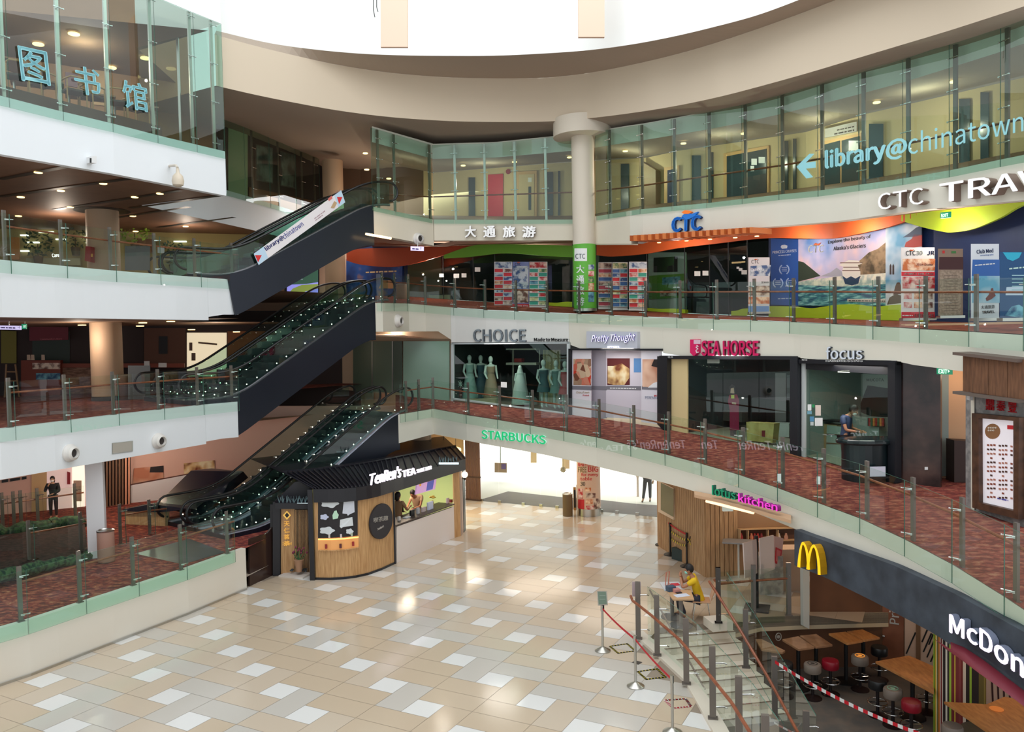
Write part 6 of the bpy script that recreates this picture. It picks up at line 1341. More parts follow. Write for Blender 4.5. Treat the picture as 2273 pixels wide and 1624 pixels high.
# planter box, pot with flowers
bx = Wall(Z(641, 1282, 0), Z(694, 1287, 0)); e = empty('planter_box', bx.at(667, 1285), 'low white box filled with dark pebbles beside the kiosk corner', 'planter'); bx.plate('box', [(641, 1283), (694, 1288), (694, 1270), (641, 1266)], M1((216, 208, 200)), -.5, .5, e)
t0 = bx.at(645, 1266, -.25); 
for i in range(16): MB().ball(t0+Vector((random.uniform(0, .55), random.uniform(-.1, .2), .0)), .04, 8, sc=(1.2, 1, .6)).build('pebble', M1((60, 70, 78)), e, True)
pb = bx.at(664, 1268, -.2); e = empty('flower_pot', pb, 'terracotta pot of purple flowers in the pebble box', 'potted plant'); MB().lathe(pb, [(.08, 0), (.1, .1), (.125, .3), (.14, .34), (.12, .345)], 18).build('pot', M1((176, 136, 108)), e, True)
for i in range(9):
    t = i*.8; tp = pb+Vector((math.cos(t)*.2*(.4+.1*i), math.sin(t)*.1, .55+.05*(i % 4))); MB().tube([pb+Vector((0, 0, .33)), (pb+tp)/2+Vector((0, 0, .12)), tp], [.012, .01, .006], 5).build('stem', M1((70, 110, 70)), e, True)
    MB().ball(tp, .035, 8).build('blossom', M1((130, 50, 80)), e, True)
# globe lamp
g = W(1031.5, 1053, cbx.y-.15); e = empty('globe_lamp', g, 'glowing white globe wall lamp at the end of the kiosk', 'lamp'); MB().ball(g, .11, 16).build('globe', emi('globe_glow', (255, 240, 214), 2.2), e, True); MB().lathe(g+Vector((0, 0, -.2)), [(.02, 0), (.05, .08), (.07, .1)], 12).build('holder', KB, e); MB().tube([g+Vector((0, 0, -.15)), g+Vector((-.12, .05, -.15))], .015, 6).build('bracket', KB, e)
# things on and behind the counter
mw2 = Wall(cw.at(915, 1130, -.7), cw.at(975, 1110, -.7)); e = empty('menu_screen', mw2.at(945, 1095), 'tilted menu screen in lilac, orange and blue above the kiosk counter', 'screen')
mw2.plate('screen', [(920, 1097), (963, 1085), (969, 1043), (926, 1056)], mat('screen_lilac', (206, 160, 206), .4, emit=.6), .3, .05, e); mw2.plate('orange_part', [(949, 1069), (964, 1064), (969, 1043), (953, 1048)], mat('screen_orange', (196, 110, 50), .4, emit=.5), .351, .004, e); mw2.plate('blue_part', [(946, 1089), (960, 1085), (964, 1064), (949, 1069)], mat('screen_blue', (90, 96, 180), .4, emit=.5), .351, .004, e); mw2.plate('drink', [(931, 1079), (935, 1078), (935, 1067), (931, 1068)], mat('drink_orange', (240, 160, 60), .4, emit=.5), .351, .004, e)
def onctr(nm, x, lab, h, wd, m, cat, grp=None, off=-.25, roll=0):
    p = cw.at(x, terp([(876, 1165), (1008, 1119)], x, 1), off); p.z = zc+.03; o = MB().box(p+Vector((0, 0, h/2)), (wd, .06 if h > .1 else .14, h), rz=math.atan2(cw.X.y, cw.X.x)+roll).build(nm, m); return tag(o, lab, cat, grp)
onctr('menu_card', 955, 'white menu card standing on the kiosk counter under the screen', .26, .3, M1((216, 224, 246)), 'card')
onctr('menu_card', 940, 'small pale card beside the large menu card on the counter', .16, .2, M1((206, 190, 190)), 'card'); onctr('menu_card', 928, 'tall narrow card holder next to the black wire basket', .2, .12, M1((190, 190, 196)), 'card')
onctr('wire_basket', 915, 'black wire basket on the kiosk counter', .2, .2, BLACK, 'basket'); onctr('paper_cup_stack', 886, 'white cup on the near end of the kiosk counter', .13, .1, M1((222, 216, 210)), 'cup'); onctr('paper_stack', 903, 'flat stack of papers on the kiosk counter', .04, .25, M1((214, 218, 222)), 'paper')
onctr('card_holder', 994, 'white code card with a red top at the far end of the counter', .18, .12, M1((226, 206, 206)), 'card'); onctr('card_holder', 1000, 'small leafy red holder beside the code card', .1, .08, M1((150, 60, 60)), 'holder')
pt = cw.at(960, 1118, -.55); pt.z = zc; e = empty('flower_vase', pt, 'yellow flowers in a vase behind the menu card', 'vase'); MB().lathe(pt, [(.05, 0), (.06, .1), (.03, .2)], 12).build('vase', M1((206, 190, 110)), e, True)
for i in range(5): MB().ball(pt+Vector((.07*math.cos(i*1.3), .07*math.sin(i*1.3), .3+.03*(i % 2))), .06, 8, sc=(1, 1, .4)).build('flower', M1((230, 196, 90)), e, True)
b1_ = cw.at(884, 1150, -.95); b1_.z = .1; figure(b1_, math.radians(-30), 'kiosk worker in a beige shirt and dark apron behind the near end of the counter', standing(el=(.3, .1, 1.16), wl=(.2, .38, 1.22), er=(-.28, .12, 1.14), wr=(-.1, .34, 1.05)), M1((160, 126, 92)), M1((40, 40, 50)), SKIN, HAIR, None, BLACK, apron=M1((30, 34, 44)), long_hair=True)
b2_ = cw.at(928, 1140, -1.3); b2_.z = .0; figure(b2_, math.radians(150), 'kiosk worker bending over the counter under the menu screen', standing(chest=(0, .12, 1.28), neck=(0, .2, 1.42), head=(0, .28, 1.52), el=(.26, .2, 1.1), wl=(.15, .42, 1.05), er=(-.26, .2, 1.1), wr=(-.15, .42, 1.05), look=(0, 1, -.5)), M1((190, 160, 130)), M1((40, 40, 50)), SKIN, HAIR, None, BLACK)
# ================================================================ noodle kitchen: wooden box under the gallery
LW_ = ramp_mat('kitchen_timber', 'NOISE', 5, [(.3, (160, 122, 86)), (.7, (200, 164, 122))], .55, vec=(8, 8, .4))
q0, q1, q2 = Z(1461, 1210, 0), Z(1567, 1281, 0), Z(1638, 1276, 0)
def planks(a, b, z1, name='wall_timber', pitch=.13):
    w = Wall(a, b); L = (b-a).length; n = int(L/pitch); mb = MB(); ang = math.atan2((b-a).y, (b-a).x)
    for i in range(n): mb.box(a.lerp(b, (i+.5)/n)+Vector((0, 0, z1/2)), (L/n*.86, .05, z1), rz=ang)
    mb.box(a.lerp(b, .5)+Vector((0, 0, z1/2))-w.N*.04, (L, .03, z1), rz=ang); o = mb.build(name, LW_); o['kind'] = 'structure'; return w
w = planks(q0, q1, 3.3); planks(q1, q2, 3.3)
r = empty('framed_window', w.at(1481, 1150, .05), 'pale framed green window in the timber kitchen wall', 'window')
w.plate('frame', [(1464, 1135), (1498, 1153), (1497, 1082), (1464, 1066)], M1((226, 206, 180)), .03, .05, r); w.plate('pane', [(1467, 1131), (1495, 1147), (1495, 1085), (1467, 1071)], M1((120, 122, 92), .2), .081, .005, r)
KI = mat('kitchen_interior', (150, 118, 88), .8)
q3 = q2+Vector((5.5, 1.0, 0)); q4 = Z(1793, 1364, 0)+Vector((3.5, .3, 0))
struct('wall_kitchen', [q2, q3, q3+Vector((0, 0, 3.3)), q2+Vector((0, 0, 3.3))], [(0, 1, 2, 3)], KI)
wk = Wall(q2, q3)
r = empty('wall_niche', wk.at(1700, 1190), 'long shelf niche with divisions in the kitchen wall', 'shelf')
wk.plate('niche_back', [(1638, 1200), (1765, 1196), (1765, 1170), (1638, 1175)], M1((96, 66, 50)), .0, .02, r)
for x in (1638, 1656, 1700, 1722): wk.plate('divider', [(x, 1200), (x+2, 1200), (x+2, 1174), (x, 1174)], M1((196, 164, 124)), .021, .12, r)
for y in (1172, 1199): wk.plate('shelf_board', [(1637, y+2), (1766, y-2), (1766, y-4), (1637, y)], M1((196, 164, 124)), .021, .14, r)
for i, (x, c) in enumerate(((1645, (150, 40, 40)), (1668, (200, 120, 90)), (1675, (160, 36, 40)), (1682, (170, 50, 44)), (1690, (120, 36, 36)), (1729, (210, 200, 190)), (1745, (200, 150, 130)))):
    c0_ = wk.at(x, 1199, .1); o = MB().lathe(c0_, [(.05, 0), (.055, .1), (.03, .17), (.03, .2)], 10).build('jar', M1(c), None, True); tag(o, 'jar in the kitchen wall niche, '+['alone in the first bay', 'pink one beside a divider', 'second dark red one', 'third dark red one', 'last dark red one', 'white one in the wide bay', 'pale one at the end'][i], 'jar', 'jars in the kitchen niche')
# ledge, its light and the letters
r = empty('timber_ledge', E2.P(1640), 'thin timber ledge under the green and pink letters', 'ledge')
LT = [(1541, 1089), (1600, 1101), (1660, 1116), (1756, 1143)]
def at2(x, y, off): return W(x, y, E2.D(x)-off)
for (xa, ya), (xb, yb) in zip(LT, LT[1:]):
    a, b = at2(xa, ya, .02), at2(xb, yb, .02); c, d = at2(xa, ya, .5), at2(xb, yb, .5); c.z, d.z = a.z, b.z
    MB().prism([a, b, d, c], (0, 0, -.07)).build('board', M1((206, 166, 132)), r)
a, b = at2(1568, 1103, .25), at2(1672, 1128, .25); MB().tube([a+Vector((0, 0, -.1)), b+Vector((0, 0, -.1))], .035, 8).build('light_tube', emi('tube_peach', (255, 206, 160), 2.2), r)
G_ = mat('sign_green', (16, 140, 100), .4, emit=.35); P_ = mat('sign_pink', (230, 60, 200), .4, emit=.5)
curved_text('lotus', E2, 1587, 1640, lambda x: terp([(1587, 1097), (1640, 1109)], x, 1), lambda x: 22, G_, .35, .1, .02, 'sign_letters', 'green raised word on the timber ledge', 'sign', M1((10, 84, 66)))
curved_text('kitchen', E2, 1646, 1734, lambda x: terp([(1646, 1112), (1734, 1134)], x, 1), lambda x: 19, P_, .35, .1, .02, 'sign_letters', 'pink raised word on the timber ledge', 'sign', M1((150, 30, 130)))
curved_text('STARBUCKS', E2, 1071, 1214, lambda x: terp([(1071, 973), (1142, 979), (1214, 986)], x, 1), lambda x: 20, mat('sign_coffee_green', (20, 176, 110), .4, emit=.7), .02, .05, .03, 'sign_letters', 'green lit capital letters on the gallery fascia over the entrance', 'sign', M1((190, 226, 214), emit=.4))
c = wk.at(1615, 1129, .6); o = MB().box(W(1615, 1128, q1.y-.3), (.28, .1, .14)).build('emergency_light', M1((206, 220, 214), emit=.3)); tag(o, 'white emergency light box on the timber front under the ledge', 'lamp')
# high table, blank boards, menu posters, frosted counter
def table_round(P, top, h, label, mt, sz=(.6, .6), legm=STEEL, base=.28, rz=0, shape='box'):
    e = empty('pedestal_table', P, label, 'table'); P = Vector(P)
    MB().box(P+Vector((0, 0, h)), (sz[0], sz[1], .04), rz=rz).build('table_top', mt, e, bevel=.01); MB().cyl(P+Vector((0, 0, .02)), .03, h-.03, 12).build('stem', legm, e, True); MB().lathe(P, [(base, 0), (base, .015), (.05, .04)], 20).build('foot', legm, e, True); return e
P = W(1640, 1290, 22.0); P.z = 0; table_round(P, 0, 1.05, 'tall grey-topped table beside the blank white boards', M1((150, 152, 156), .4), (.85, .5), M1((206, 206, 200)), rz=-.3)
pp = Z(1680, 1350, 0); e = empty('display_stand', pp, 'black post holding two blank pale boards back to back', 'display stand'); zz = lambda y: 6.8-(y-739)*pp.y/FX
MB().cyl(pp, .05, zz(1192), 10).build('post', BLACK, e); MB().prism([pp+Vector((.42*math.cos(t), .42*math.sin(t), 0)) for t in [i*math.pi/2+.4 for i in range(4)]], (0, 0, .03)).build('foot', M1((60, 60, 66)), e)
ws = Wall(W(1648, 1283, pp.y-.35), W(1681, 1270, pp.y)); ws.plate('board', [(1652, 1283), (1681, 1270), (1677, 1196), (1648, 1205)], M1((216, 200, 194)), 0, .03, e)
ws = Wall(W(1687, 1274, pp.y-.2), W(1718, 1262, pp.y+.15)); ws.plate('board', [(1687, 1274), (1718, 1262), (1715, 1187), (1684, 1194)], M1((216, 200, 194)), 0, .03, e)
ws = Wall(W(1716, 1250, 20.6), W(1738, 1245, 20.8)); r = empty('menu_poster', ws.at(1727, 1255), 'pink and red noodle menu poster behind the blank boards', 'poster')
ws.plate('sheet', [(1717, 1256), (1731, 1262), (1738, 1194), (1717, 1189)], M1((226, 186, 176)), 0, .02, r); ws.plate('red_menu', [(1719, 1248), (1730, 1255), (1735, 1220), (1722, 1214)], M1((206, 40, 50)), .021, .02, r); ws.plate('paper_list', [(1722, 1244), (1729, 1249), (1733, 1223), (1724, 1219)], M1((226, 120, 116)), .042, .004, r)
P = Z(1712, 1318, 0); o = MB().box(P+Vector((0, .2, .5)), (.6, .5, 1.0)).build('frosted_counter', ramp_mat('frosted', 'NOISE', 6, [(.4, (150, 146, 140)), (.6, (186, 180, 172))], .4)); tag(o, 'frosted grey counter block behind the posters', 'counter')
P = Z(1762, 1315, 0); o = MB().box(P+Vector((0, .4, .55)), (.9, .5, 1.1)).build('service_counter', M1((206, 180, 156))); tag(o, 'beige food counter beside the dark hamburger restaurant fascia', 'counter')
# frame between the two restaurants
w = Wall(Z(1776, 1366, 0), Z(1793, 1364, 0)); w.plate('trim_2', [(1777, 1385), (1790, 1392), (1790, 1258), (1776, 1255)], M1((200, 200, 192)), 0, .12)['kind'] = 'structure'
# ================================================================ stair to the lower level
ZB = -1.35
dd_ = Vector((.2755, -.9613, 0)).normalized(); dd_ = Vector((.278, -.96, 0)); aa = Vector((.985, .17, 0))
STM = mat('stair_stone', (226, 216, 200), .5); NOS = mat('stair_nosing', (130, 110, 90), .6)
r = empty('staircase', (4, 17.5, 0), 'short stone staircase down to the hamburger restaurant', 'staircase')
C0 = Vector((5.02, 18.77, 0))
for k in range(1, 9):
    z = -.15*k; c = C0+dd_*(.283*(k-1)); f = C0+dd_*(.283*k); lft = -aa*(2.05-.02*k)

    q = [c+lft, c, f, f+lft]; MB().prism([Vector((v.x, v.y, z)) for v in q], (0, 0, -(1.5+z) if z > -1.5 else -.1)).build('step', STM, r)
    MB().tube([Vector((f.x, f.y, z+.004))+lft, Vector((f.x, f.y, z+.004))], .012, 5).build('nosing', NOS, r)
MB().box(Z(1594, 1392, 0)+Vector((0, 0, .1)), (.5, .5, .2), rz=.2).build('newel_block', STM, r)
# kerb along the stair
KB_ = [(p[0], p[1]) for p in WELLK]; kin = [Vector((x+.27, y+.04, 0)) for x, y in KB_]; kout = [Vector((x, y, 0)) for x, y in KB_]
mb = MB(); n = len(kin)
vs = [v+Vector((0, 0, .06)) for v in kout]+[v+Vector((0, 0, .06)) for v in kin]+[v+Vector((0, 0, -.3)) for v in kout]+[v+Vector((0, 0, -1.4)) for v in kin]
mb.add(vs, [(i, i+1, n+i+1, n+i) for i in range(n-1)]+[(2*n+i, 2*n+i+1, i+1, i) for i in range(n-1)]+[(n+i, n+i+1, 3*n+i+1, 3*n+i) for i in range(n-1)]+[(0, n, 3*n, 2*n)]); mb.build('wall_stair', STM)['kind'] = 'structure'
# edge of the court floor towards the well, and the wall under it
ed_ = [C0]+[Vector(v) for v in _e[2:]]+[Vector((18, 19.4, 0))]; n = len(ed_)
struct('wall_well', [v+Vector((0, 0, .0)) for v in ed_]+[v+Vector((0, 0, -.35)) for v in ed_], [(i, i+1, n+i+1, n+i) for i in range(n-1)], mat('beige_edge', (206, 184, 152), .7))
DB = ramp_mat('burger_brown', 'NOISE', 1.5, [(.3, (92, 58, 36)), (.7, (112, 72, 46))], .7)
struct('wall_well', [v+Vector((0, .1, -.33)) for v in ed_]+[v+Vector((0, .1, ZB)) for v in ed_], [(i, i+1, n+i+1, n+i) for i in range(n-1)], DB)
struct('floor_lower', [Vector((3, 5, ZB)), Vector((18, 5, ZB)), Vector((18, 24, ZB)), Vector((3, 20, ZB))], [(0, 1, 2, 3)], ramp_mat('lower_floor', 'NOISE', 3, [(.4, (96, 92, 88)), (.6, (110, 100, 92))], .5))
# stair balustrades (post foot pixel, height of the floor there)
def rail_run(feet, zs, label, gl, hr_side, h=1.28, hrz=.86, two=None, extra=None):
    P = []
    for (x, y), z in zip(feet, zs): P.append(Z(x, y, z))
    e = empty('stair_balustrade', P[0], label, 'railing', 'glass balustrades of the stair')
    for p in P:
        po = MB().box(p+Vector((0, 0, h/2)), (.11, .07, h), rz=-.2).build('post', POSTM, e); MB().box(p+Vector((0, 0, .012)), (.17, .12, .024), rz=-.2).build('foot', POSTM, po)
        for hh in (.2, .98):
            MB().tube([p+Vector((0, 0, hh)), p+Vector((gl*.2, 0, hh)), p+Vector((gl*.24, -.05, hh))], .013, 6).build('clamp', CHROME, po)
    for p, q in zip(P, P[1:]):
        d = (q-p).normalized()*.02; o_ = Vector((gl*.2, -.02, 0))
        MBg = MB().prism([p+o_+d+Vector((0, 0, -.15)), q+o_-d+Vector((0, 0, -.15)), q+o_-d+Vector((0, 0, h-.1)), p+o_+d+Vector((0, 0, h-.1))], Vector((.012, 0, 0))); g = MBg.build('glass_panel', [GREENGL, EDGEGL], e)
        for f in g.data.polygons:
            if abs(f.normal.x) < .5 and abs(f.normal.z) > .3: f.material_index = 1
    pts = [P[0]+Vector((hr_side, .25, hrz+.02)), P[0]+Vector((hr_side, 0, hrz))]+[p+Vector((hr_side, 0, hrz)) for p in P[1:]]
    MB().tube(pts, .03, 8).build('handrail', WOODR, e, True)
    for p in P: MB().tube([p+Vector((0, 0, hrz-.08)), p+Vector((hr_side, 0, hrz-.03))], .01, 5).build('rail_bracket', CHROME, e)
    return e
rail_run([(1417, 1417), (1459, 1454), (1523.8, 1517), (1582.5, 1594), (1641, 1675), (1700, 1780)], [.06]*6, 'glass balustrade on the stone kerb beside the red belt barrier', 1, -.12)
rail_run([(1595, 1382), (1656, 1481), (1720, 1593), (1790, 1730)], [.2, -.45, -1.08, ZB], 'glass balustrade stepping down the restaurant side of the stair', .9, -.14)
rail_run([(1595, 1382), (1673, 1371), (1751, 1365)], [.2, 0, 0], 'short glass balustrade along the edge above the brown restaurant', 0.01, -.02, hrz=.9)
MB().tube([C0+Vector((-1.85, .1, .75)), C0+Vector((-1.85, 0, .75))+dd_*2.5+Vector((0, 0, -1.3))], .02, 8).build('inner_handrail', M1((130, 110, 100), .4), r)
# ================================================================ hamburger restaurant
SL = ramp_mat('slate_fascia', 'NOISE', 2.2, [(.35, (44, 50, 60)), (.65, (66, 74, 86))], .6, detail=5)
TT = [(1763, 1175), (1850, 1207), (1979, 1252), (2121, 1318), (2273, 1402), (2380, 1470)]; TB = [(1763, 1254), (1831, 1281), (1946, 1338), (2074, 1406), (2273, 1541), (2380, 1625)]
xs = E2.xs(1763, 2380, 30); T = [W(x, terp(TT, x, 1), E2.D(x)-.25) for x in xs]; B = [W(x, terp(TB, x, 1), E2.D(x)-.25) for x in xs]; n = len(xs)
for t, b in zip(T, B): b.x, b.y = t.x, t.y
bk = [E2.nrm(x)*-.25 for x in xs]
r = empty('sign_board', T[3], 'long curved slate grey fascia board of the hamburger restaurant', 'sign')
mkmesh('board', T+B+[t+v for t, v in zip(T, bk)]+[b+v for b, v in zip(B, bk)], [(i, i+1, n+i+1, n+i) for i in range(n-1)]+[(i, 2*n+i, 2*n+i+1, i+1) for i in range(n-1)]+[(n+i, n+i+1, 3*n+i+1, 3*n+i) for i in range(n-1)]+[(0, n, 3*n, 2*n)], SL, r)
YEL = mat('arch_yellow', (255, 206, 20), .4, emit=.55); YSD = mat('arch_side', (190, 140, 10), .5)
mw_ = Wall(W(1784, 1230, E2.D(1784)-.27), W(1838, 1250, E2.D(1838)-.27)); e = empty('arch_emblem', mw_.at(1811, 1260), 'yellow double arch emblem on the slate fascia board', 'sign')
def arc_pts(x0, xt, x1, y0, yt, y1, wd):
    out = []; inn_ = []
    for i in range(13):
        t = i/12
        if t <= .5: u_ = t*2; x = x0+(xt-x0)*(1-math.cos(u_*math.pi/2))**.75; y = y0+(yt-y0)*math.sin(u_*math.pi/2)
        else: u_ = (t-.5)*2; x = xt+(x1-xt)*(math.sin(u_*math.pi/2))**1.1; y = yt+(y1-yt)*(1-math.cos(u_*math.pi/2))
        out.append((x, y))
    return out
def arch(x0, xt, x1, y0, yt, y1, wd):
    o_ = arc_pts(x0, xt, x1, y0, yt, y1, wd); i_ = arc_pts(x0+wd, xt+.3, x1-wd, y0+1.5, yt+wd*1.0, y1-1, wd); pts = o_+i_[::-1]
    mb = MB(); n = len(o_); A = [mw_.at(x, y, 0) for x, y in o_]; B_ = [mw_.at(x, y, 0) for x, y in i_]; dv = mw_.N*.16
    mb.add([a+dv for a in A]+[b+dv for b in B_], [(i, i+1, n+i+1, n+i) for i in range(n-1)], 0)
    mb.add(A+[a+dv for a in A], [(i, i+1, n+i+1, n+i) for i in range(n-1)], 1); mb.add(B_+[a+dv for a in B_], [(i, i+1, n+i+1, n+i) for i in range(n-1)], 1)
    o = mb.build('arch', [YEL, YSD], e); return o
arch(1784, 1796, 1812, 1256, 1200, 1262, 6.5); arch(1804, 1820, 1836, 1261, 1206, 1274, 6.5)
curved_text("McDonald's", E2, 2120, 2425, lambda x: terp([(2120, 1403), (2157, 1420), (2190, 1438), (2265, 1490), (2425, 1600)], x, 1), lambda x: terp([(2120, 47), (2265, 56), (2425, 70)], x, 1), emi('sign_burger_white', (240, 228, 250), 1.0), .27, .1, .03, 'sign_letters', 'large white lit letters on the slate fascia board', 'sign', M1((120, 128, 150)))
# maroon awning
AW = [(2110, 1424, 1440), (2140, 1436, 1466), (2180, 1462, 1494), (2220, 1492, 1524), (2260, 1522, 1552), (2330, 1575, 1605)]
xs = [a[0] for a in AW]; A = [W(x, y0, E2.D(x)-.32) for x, y0, y1 in AW]; B = [W(x, y1, E2.D(x)-.75) for x, y0, y1 in AW]; n = len(xs)
o = mkmesh('awning', A+B+[b+Vector((0, .5, -.02)) for b in B], [(i, i+1, n+i+1, n+i) for i in range(n-1)]+[(n+i, n+i+1, 2*n+i+1, 2*n+i) for i in range(n-1)], mat('maroon_awning', (120, 36, 50), .45), None, True); tag(o, 'curved maroon padded awning under the white lit letters', 'awning')
# inner walls, door, art
Zl = lambda x, y: Z(x, y, ZB)
w1 = Wall(Vector((7.14, 19.3, ZB)), Vector((9.0, 19.2, ZB)))
def bw_(pts, nm, m, off=0, th=.02, w=w1, p=None): return w.plate(nm, pts, m, off, th, p)
struct('wall_burger', [Vector((7.14, 19.3, ZB)), Vector((9.0, 19.2, ZB)), Vector((9.0, 19.2, 2.6)), Vector((7.14, 19.3, 2.6))], [(0, 1, 2, 3)], DB)
struct('wall_burger', [Vector((9.0, 19.2, ZB)), Vector((14, 16.5, ZB)), Vector((14, 16.5, 2.6)), Vector((9.0, 19.2, 2.6))], [(0, 1, 2, 3)], DB)
struct('ceiling', [Vector((7.1, 19.6, 2.3)), Vector((15, 16.5, 2.3)), Vector((15, 9, 2.0)), Vector((7.6, 13, 2.0)), Vector((6.6, 16.6, 2.1))], [(0, 1, 2, 3, 4)], M1((60, 44, 36)))
w2 = Wall(Vector((9.0, 19.2, ZB)), Vector((14, 16.5, ZB)))
e = empty('door', w2.at(1982, 1450), 'brown door with white upright lettering behind the high tables', 'door', None); e['category'] = 'door'
w2.plate('leaf', [(1958, 1480), (2006, 1480), (2006, 1320), (1958, 1320)], ramp_mat('door_brown', 'NOISE', 2, [(.3, (120, 70, 48)), (.7, (146, 92, 66))], .5), .02, .04, e)
me_ = text_on('Private', w2.at(1996, 1386, .07), Vector((0, 0, 1)), -w2.X, PAPER, None, .22, .01, .01, 0, 1, e)
MB().ball(w2.at(1961, 1411, .1), .04, 10).build('knob', CHROME, e, True)
w2.plate('door_frame', [(1946, 1480), (1957, 1480), (1957, 1310), (1946, 1310)], M1((104, 76, 54)), .0, .08, e)
e = empty('wall_art', w2.at(2040, 1440), 'pale wall panel with rows of slanted black strokes', 'wall panel')
w2.plate('panel', [(2008, 1500), (2075, 1500), (2075, 1340), (2008, 1340)], M1((206, 176, 156)), .01, .02, e); w2.plate('upright', [(2033, 1500), (2043, 1500), (2043, 1340), (2033, 1340)], M1((120, 88, 62)), .03, .03, e)
for i, (x, y, l) in enumerate([(2010, 1450, 46), (2045, 1424, 28), (2048, 1446, 40), (2056, 1458, 36), (2064, 1468, 36), (2060, 1430, 22)]):
    w2.plate('black_stroke', [(x, y), (x+3, y+1), (x+3+l*.45, y-l), (x+l*.45, y-l-2)], BLACK, .035, .004, e)
for x, y, m, w, lab in ((1827, 1378, M1((214, 120, 60), emit=.3), w1, 'small round orange emblem on the brown restaurant wall'), (1728, 1413, M1((170, 160, 150)), Wall(ed_[1]+Vector((0, .08, 0)), ed_[3]+Vector((0, .08, 0))), 'small outlined emblem on the brown wall beside the stair')):
    c = w.at(x, y, .03); o = MB().tube([c+w.X*math.cos(t)*.075+w.Zv*math.sin(t)*.09 for t in [i*math.pi/8 for i in range(16)]], .012, 6, closed=True).build('round_emblem', m); tag(o, lab, 'emblem'); MB().ball(c, .045, 8, sc=(1, .2, 1)).build('core', m, o)
# tables
def hightable(pts, z, label, m, leg=True):
    q = [Z(x, y, z) for x, y in pts]; c = sum(q, Vector())/len(q); e = empty('high_table', Vector((c.x, c.y, ZB)), label, 'table'); MB().prism(q, (0, 0, -.05)).build('table_top', m, e, bevel=.008)
    if leg: MB().cyl(Vector((c.x, c.y, ZB)), .045, z-ZB-.05, 12).build('stem', BLACK, e); MB().lathe(Vector((c.x, c.y, ZB)), [(.26, 0), (.26, .02), (.05, .05)], 18).build('foot', BLACK, e)
    return e, c
TBR = ramp_mat('table_brown', 'NOISE', 5, [(.3, (140, 100, 70)), (.7, (166, 122, 88))], .5)
zt_ = ZB+1.05
hightable([(1736, 1418), (1772, 1411), (1808, 1435), (1772, 1440)], zt_, 'brown high table top nearest the stair, with an outlined emblem', TBR)
hightable([(1775, 1410), (1812, 1406), (1848, 1430), (1811, 1435)], zt_, 'plain brown high table top, second from the stair', TBR)
hightable([(1839, 1405), (1877, 1401), (1915, 1421), (1880, 1427)], zt_, 'orange high table top with a round orange emblem', WOODO)
hightable([(1880, 1400), (1915, 1396), (1953, 1414), (1917, 1420)], zt_, 'orange high table top beside the brown door', WOODO)
hightable([(1943, 1467), (2018, 1454), (2073, 1478), (2073, 1536)], zt_, 'large orange high table running into the striped column', WOODO)
hightable([(1677, 1418), (1690, 1417), (1743, 1443), (1737, 1447), (1690, 1440)], zt_-.1, 'brown table top seen through the stair glass', TBR)
hightable([(2095, 1556), (2190, 1562), (2230, 1545), (2300, 1560), (2330, 1700), (2250, 1660)], zt_, 'orange counter top below the maroon awning', WOODO)
RS = mat('seat_red', (150, 20, 40), .35); GS = mat('seat_grey', (136, 122, 112), .5); BS = mat('seat_black', (30, 30, 32), .35)
def stool(x, y, label, m, emb=None, h=.79):
    P = Zl(x, y); e = empty('bar_stool', P, label, 'stool', 'round bar stools of the restaurant')
    MB().lathe(P+Vector((0, 0, h-.2)), [(.17, 0), (.185, .02), (.185, .16), (.17, .19), (.05, .2)], 26).build('seat', m, e, True)
    MB().lathe(P, [(.2, 0), (.2, .015), (.1, .05), (.045, .08)], 22).build('base', M1((36, 22, 22), .3), e, True); MB().cyl(P+Vector((0, 0, .06)), .035, h-.25, 12).build('stem', M1((30, 22, 24), .3), e, True)
    MB().tube([P+Vector((.2*math.cos(t), .2*math.sin(t), .3)) for t in [i*math.pi/10 for i in range(20)]], .013, 7, closed=True).build('foot_ring', CHROME, e, True)
    MB().tube([P+Vector((-.2, 0, .3)), P+Vector((.2, 0, .3))], .01, 5).build('ring_spoke', CHROME, e)
    if emb: MB().tube([P+Vector((.1*math.cos(t), .1*math.sin(t), h+.002)) for t in [i*math.pi/10 for i in range(20)]], .008, 5, closed=True).build('emblem', emb, e); MB().ball(P+Vector((0, 0, h)), .05, 8, sc=(1, 1, .1)).build('emblem', emb, e)
    return e
stool(1804, 1549, 'grey bar stool with a dark outlined emblem, nearest the stair', GS, M1((60, 56, 54)))
stool(1843.5, 1540, 'red bar stool beside the grey one nearest the stair', RS)
stool(1909, 1530, 'grey bar stool with a glowing orange emblem', GS, M1((250, 160, 60), emit=.6))
stool(1952, 1508, 'dark bar stool tucked behind the large orange table', BS)
stool(1948, 1588, 'black bar stool on the stair side of the large orange table', BS)
stool(1982, 1610, 'grey bar stool with a green emblem before the large orange table', GS, M1((140, 190, 160)))
stool(2023, 1640, 'red bar stool before the large orange table', RS)
stool(2057, 1580, 'dark bar stool half hidden between the large table and the striped column', BS)
stool(2114, 1700, 'grey bar stool cut by the lower edge of the view', GS); stool(1742, 1545, 'dark bar stool seen through the stair glass', BS)
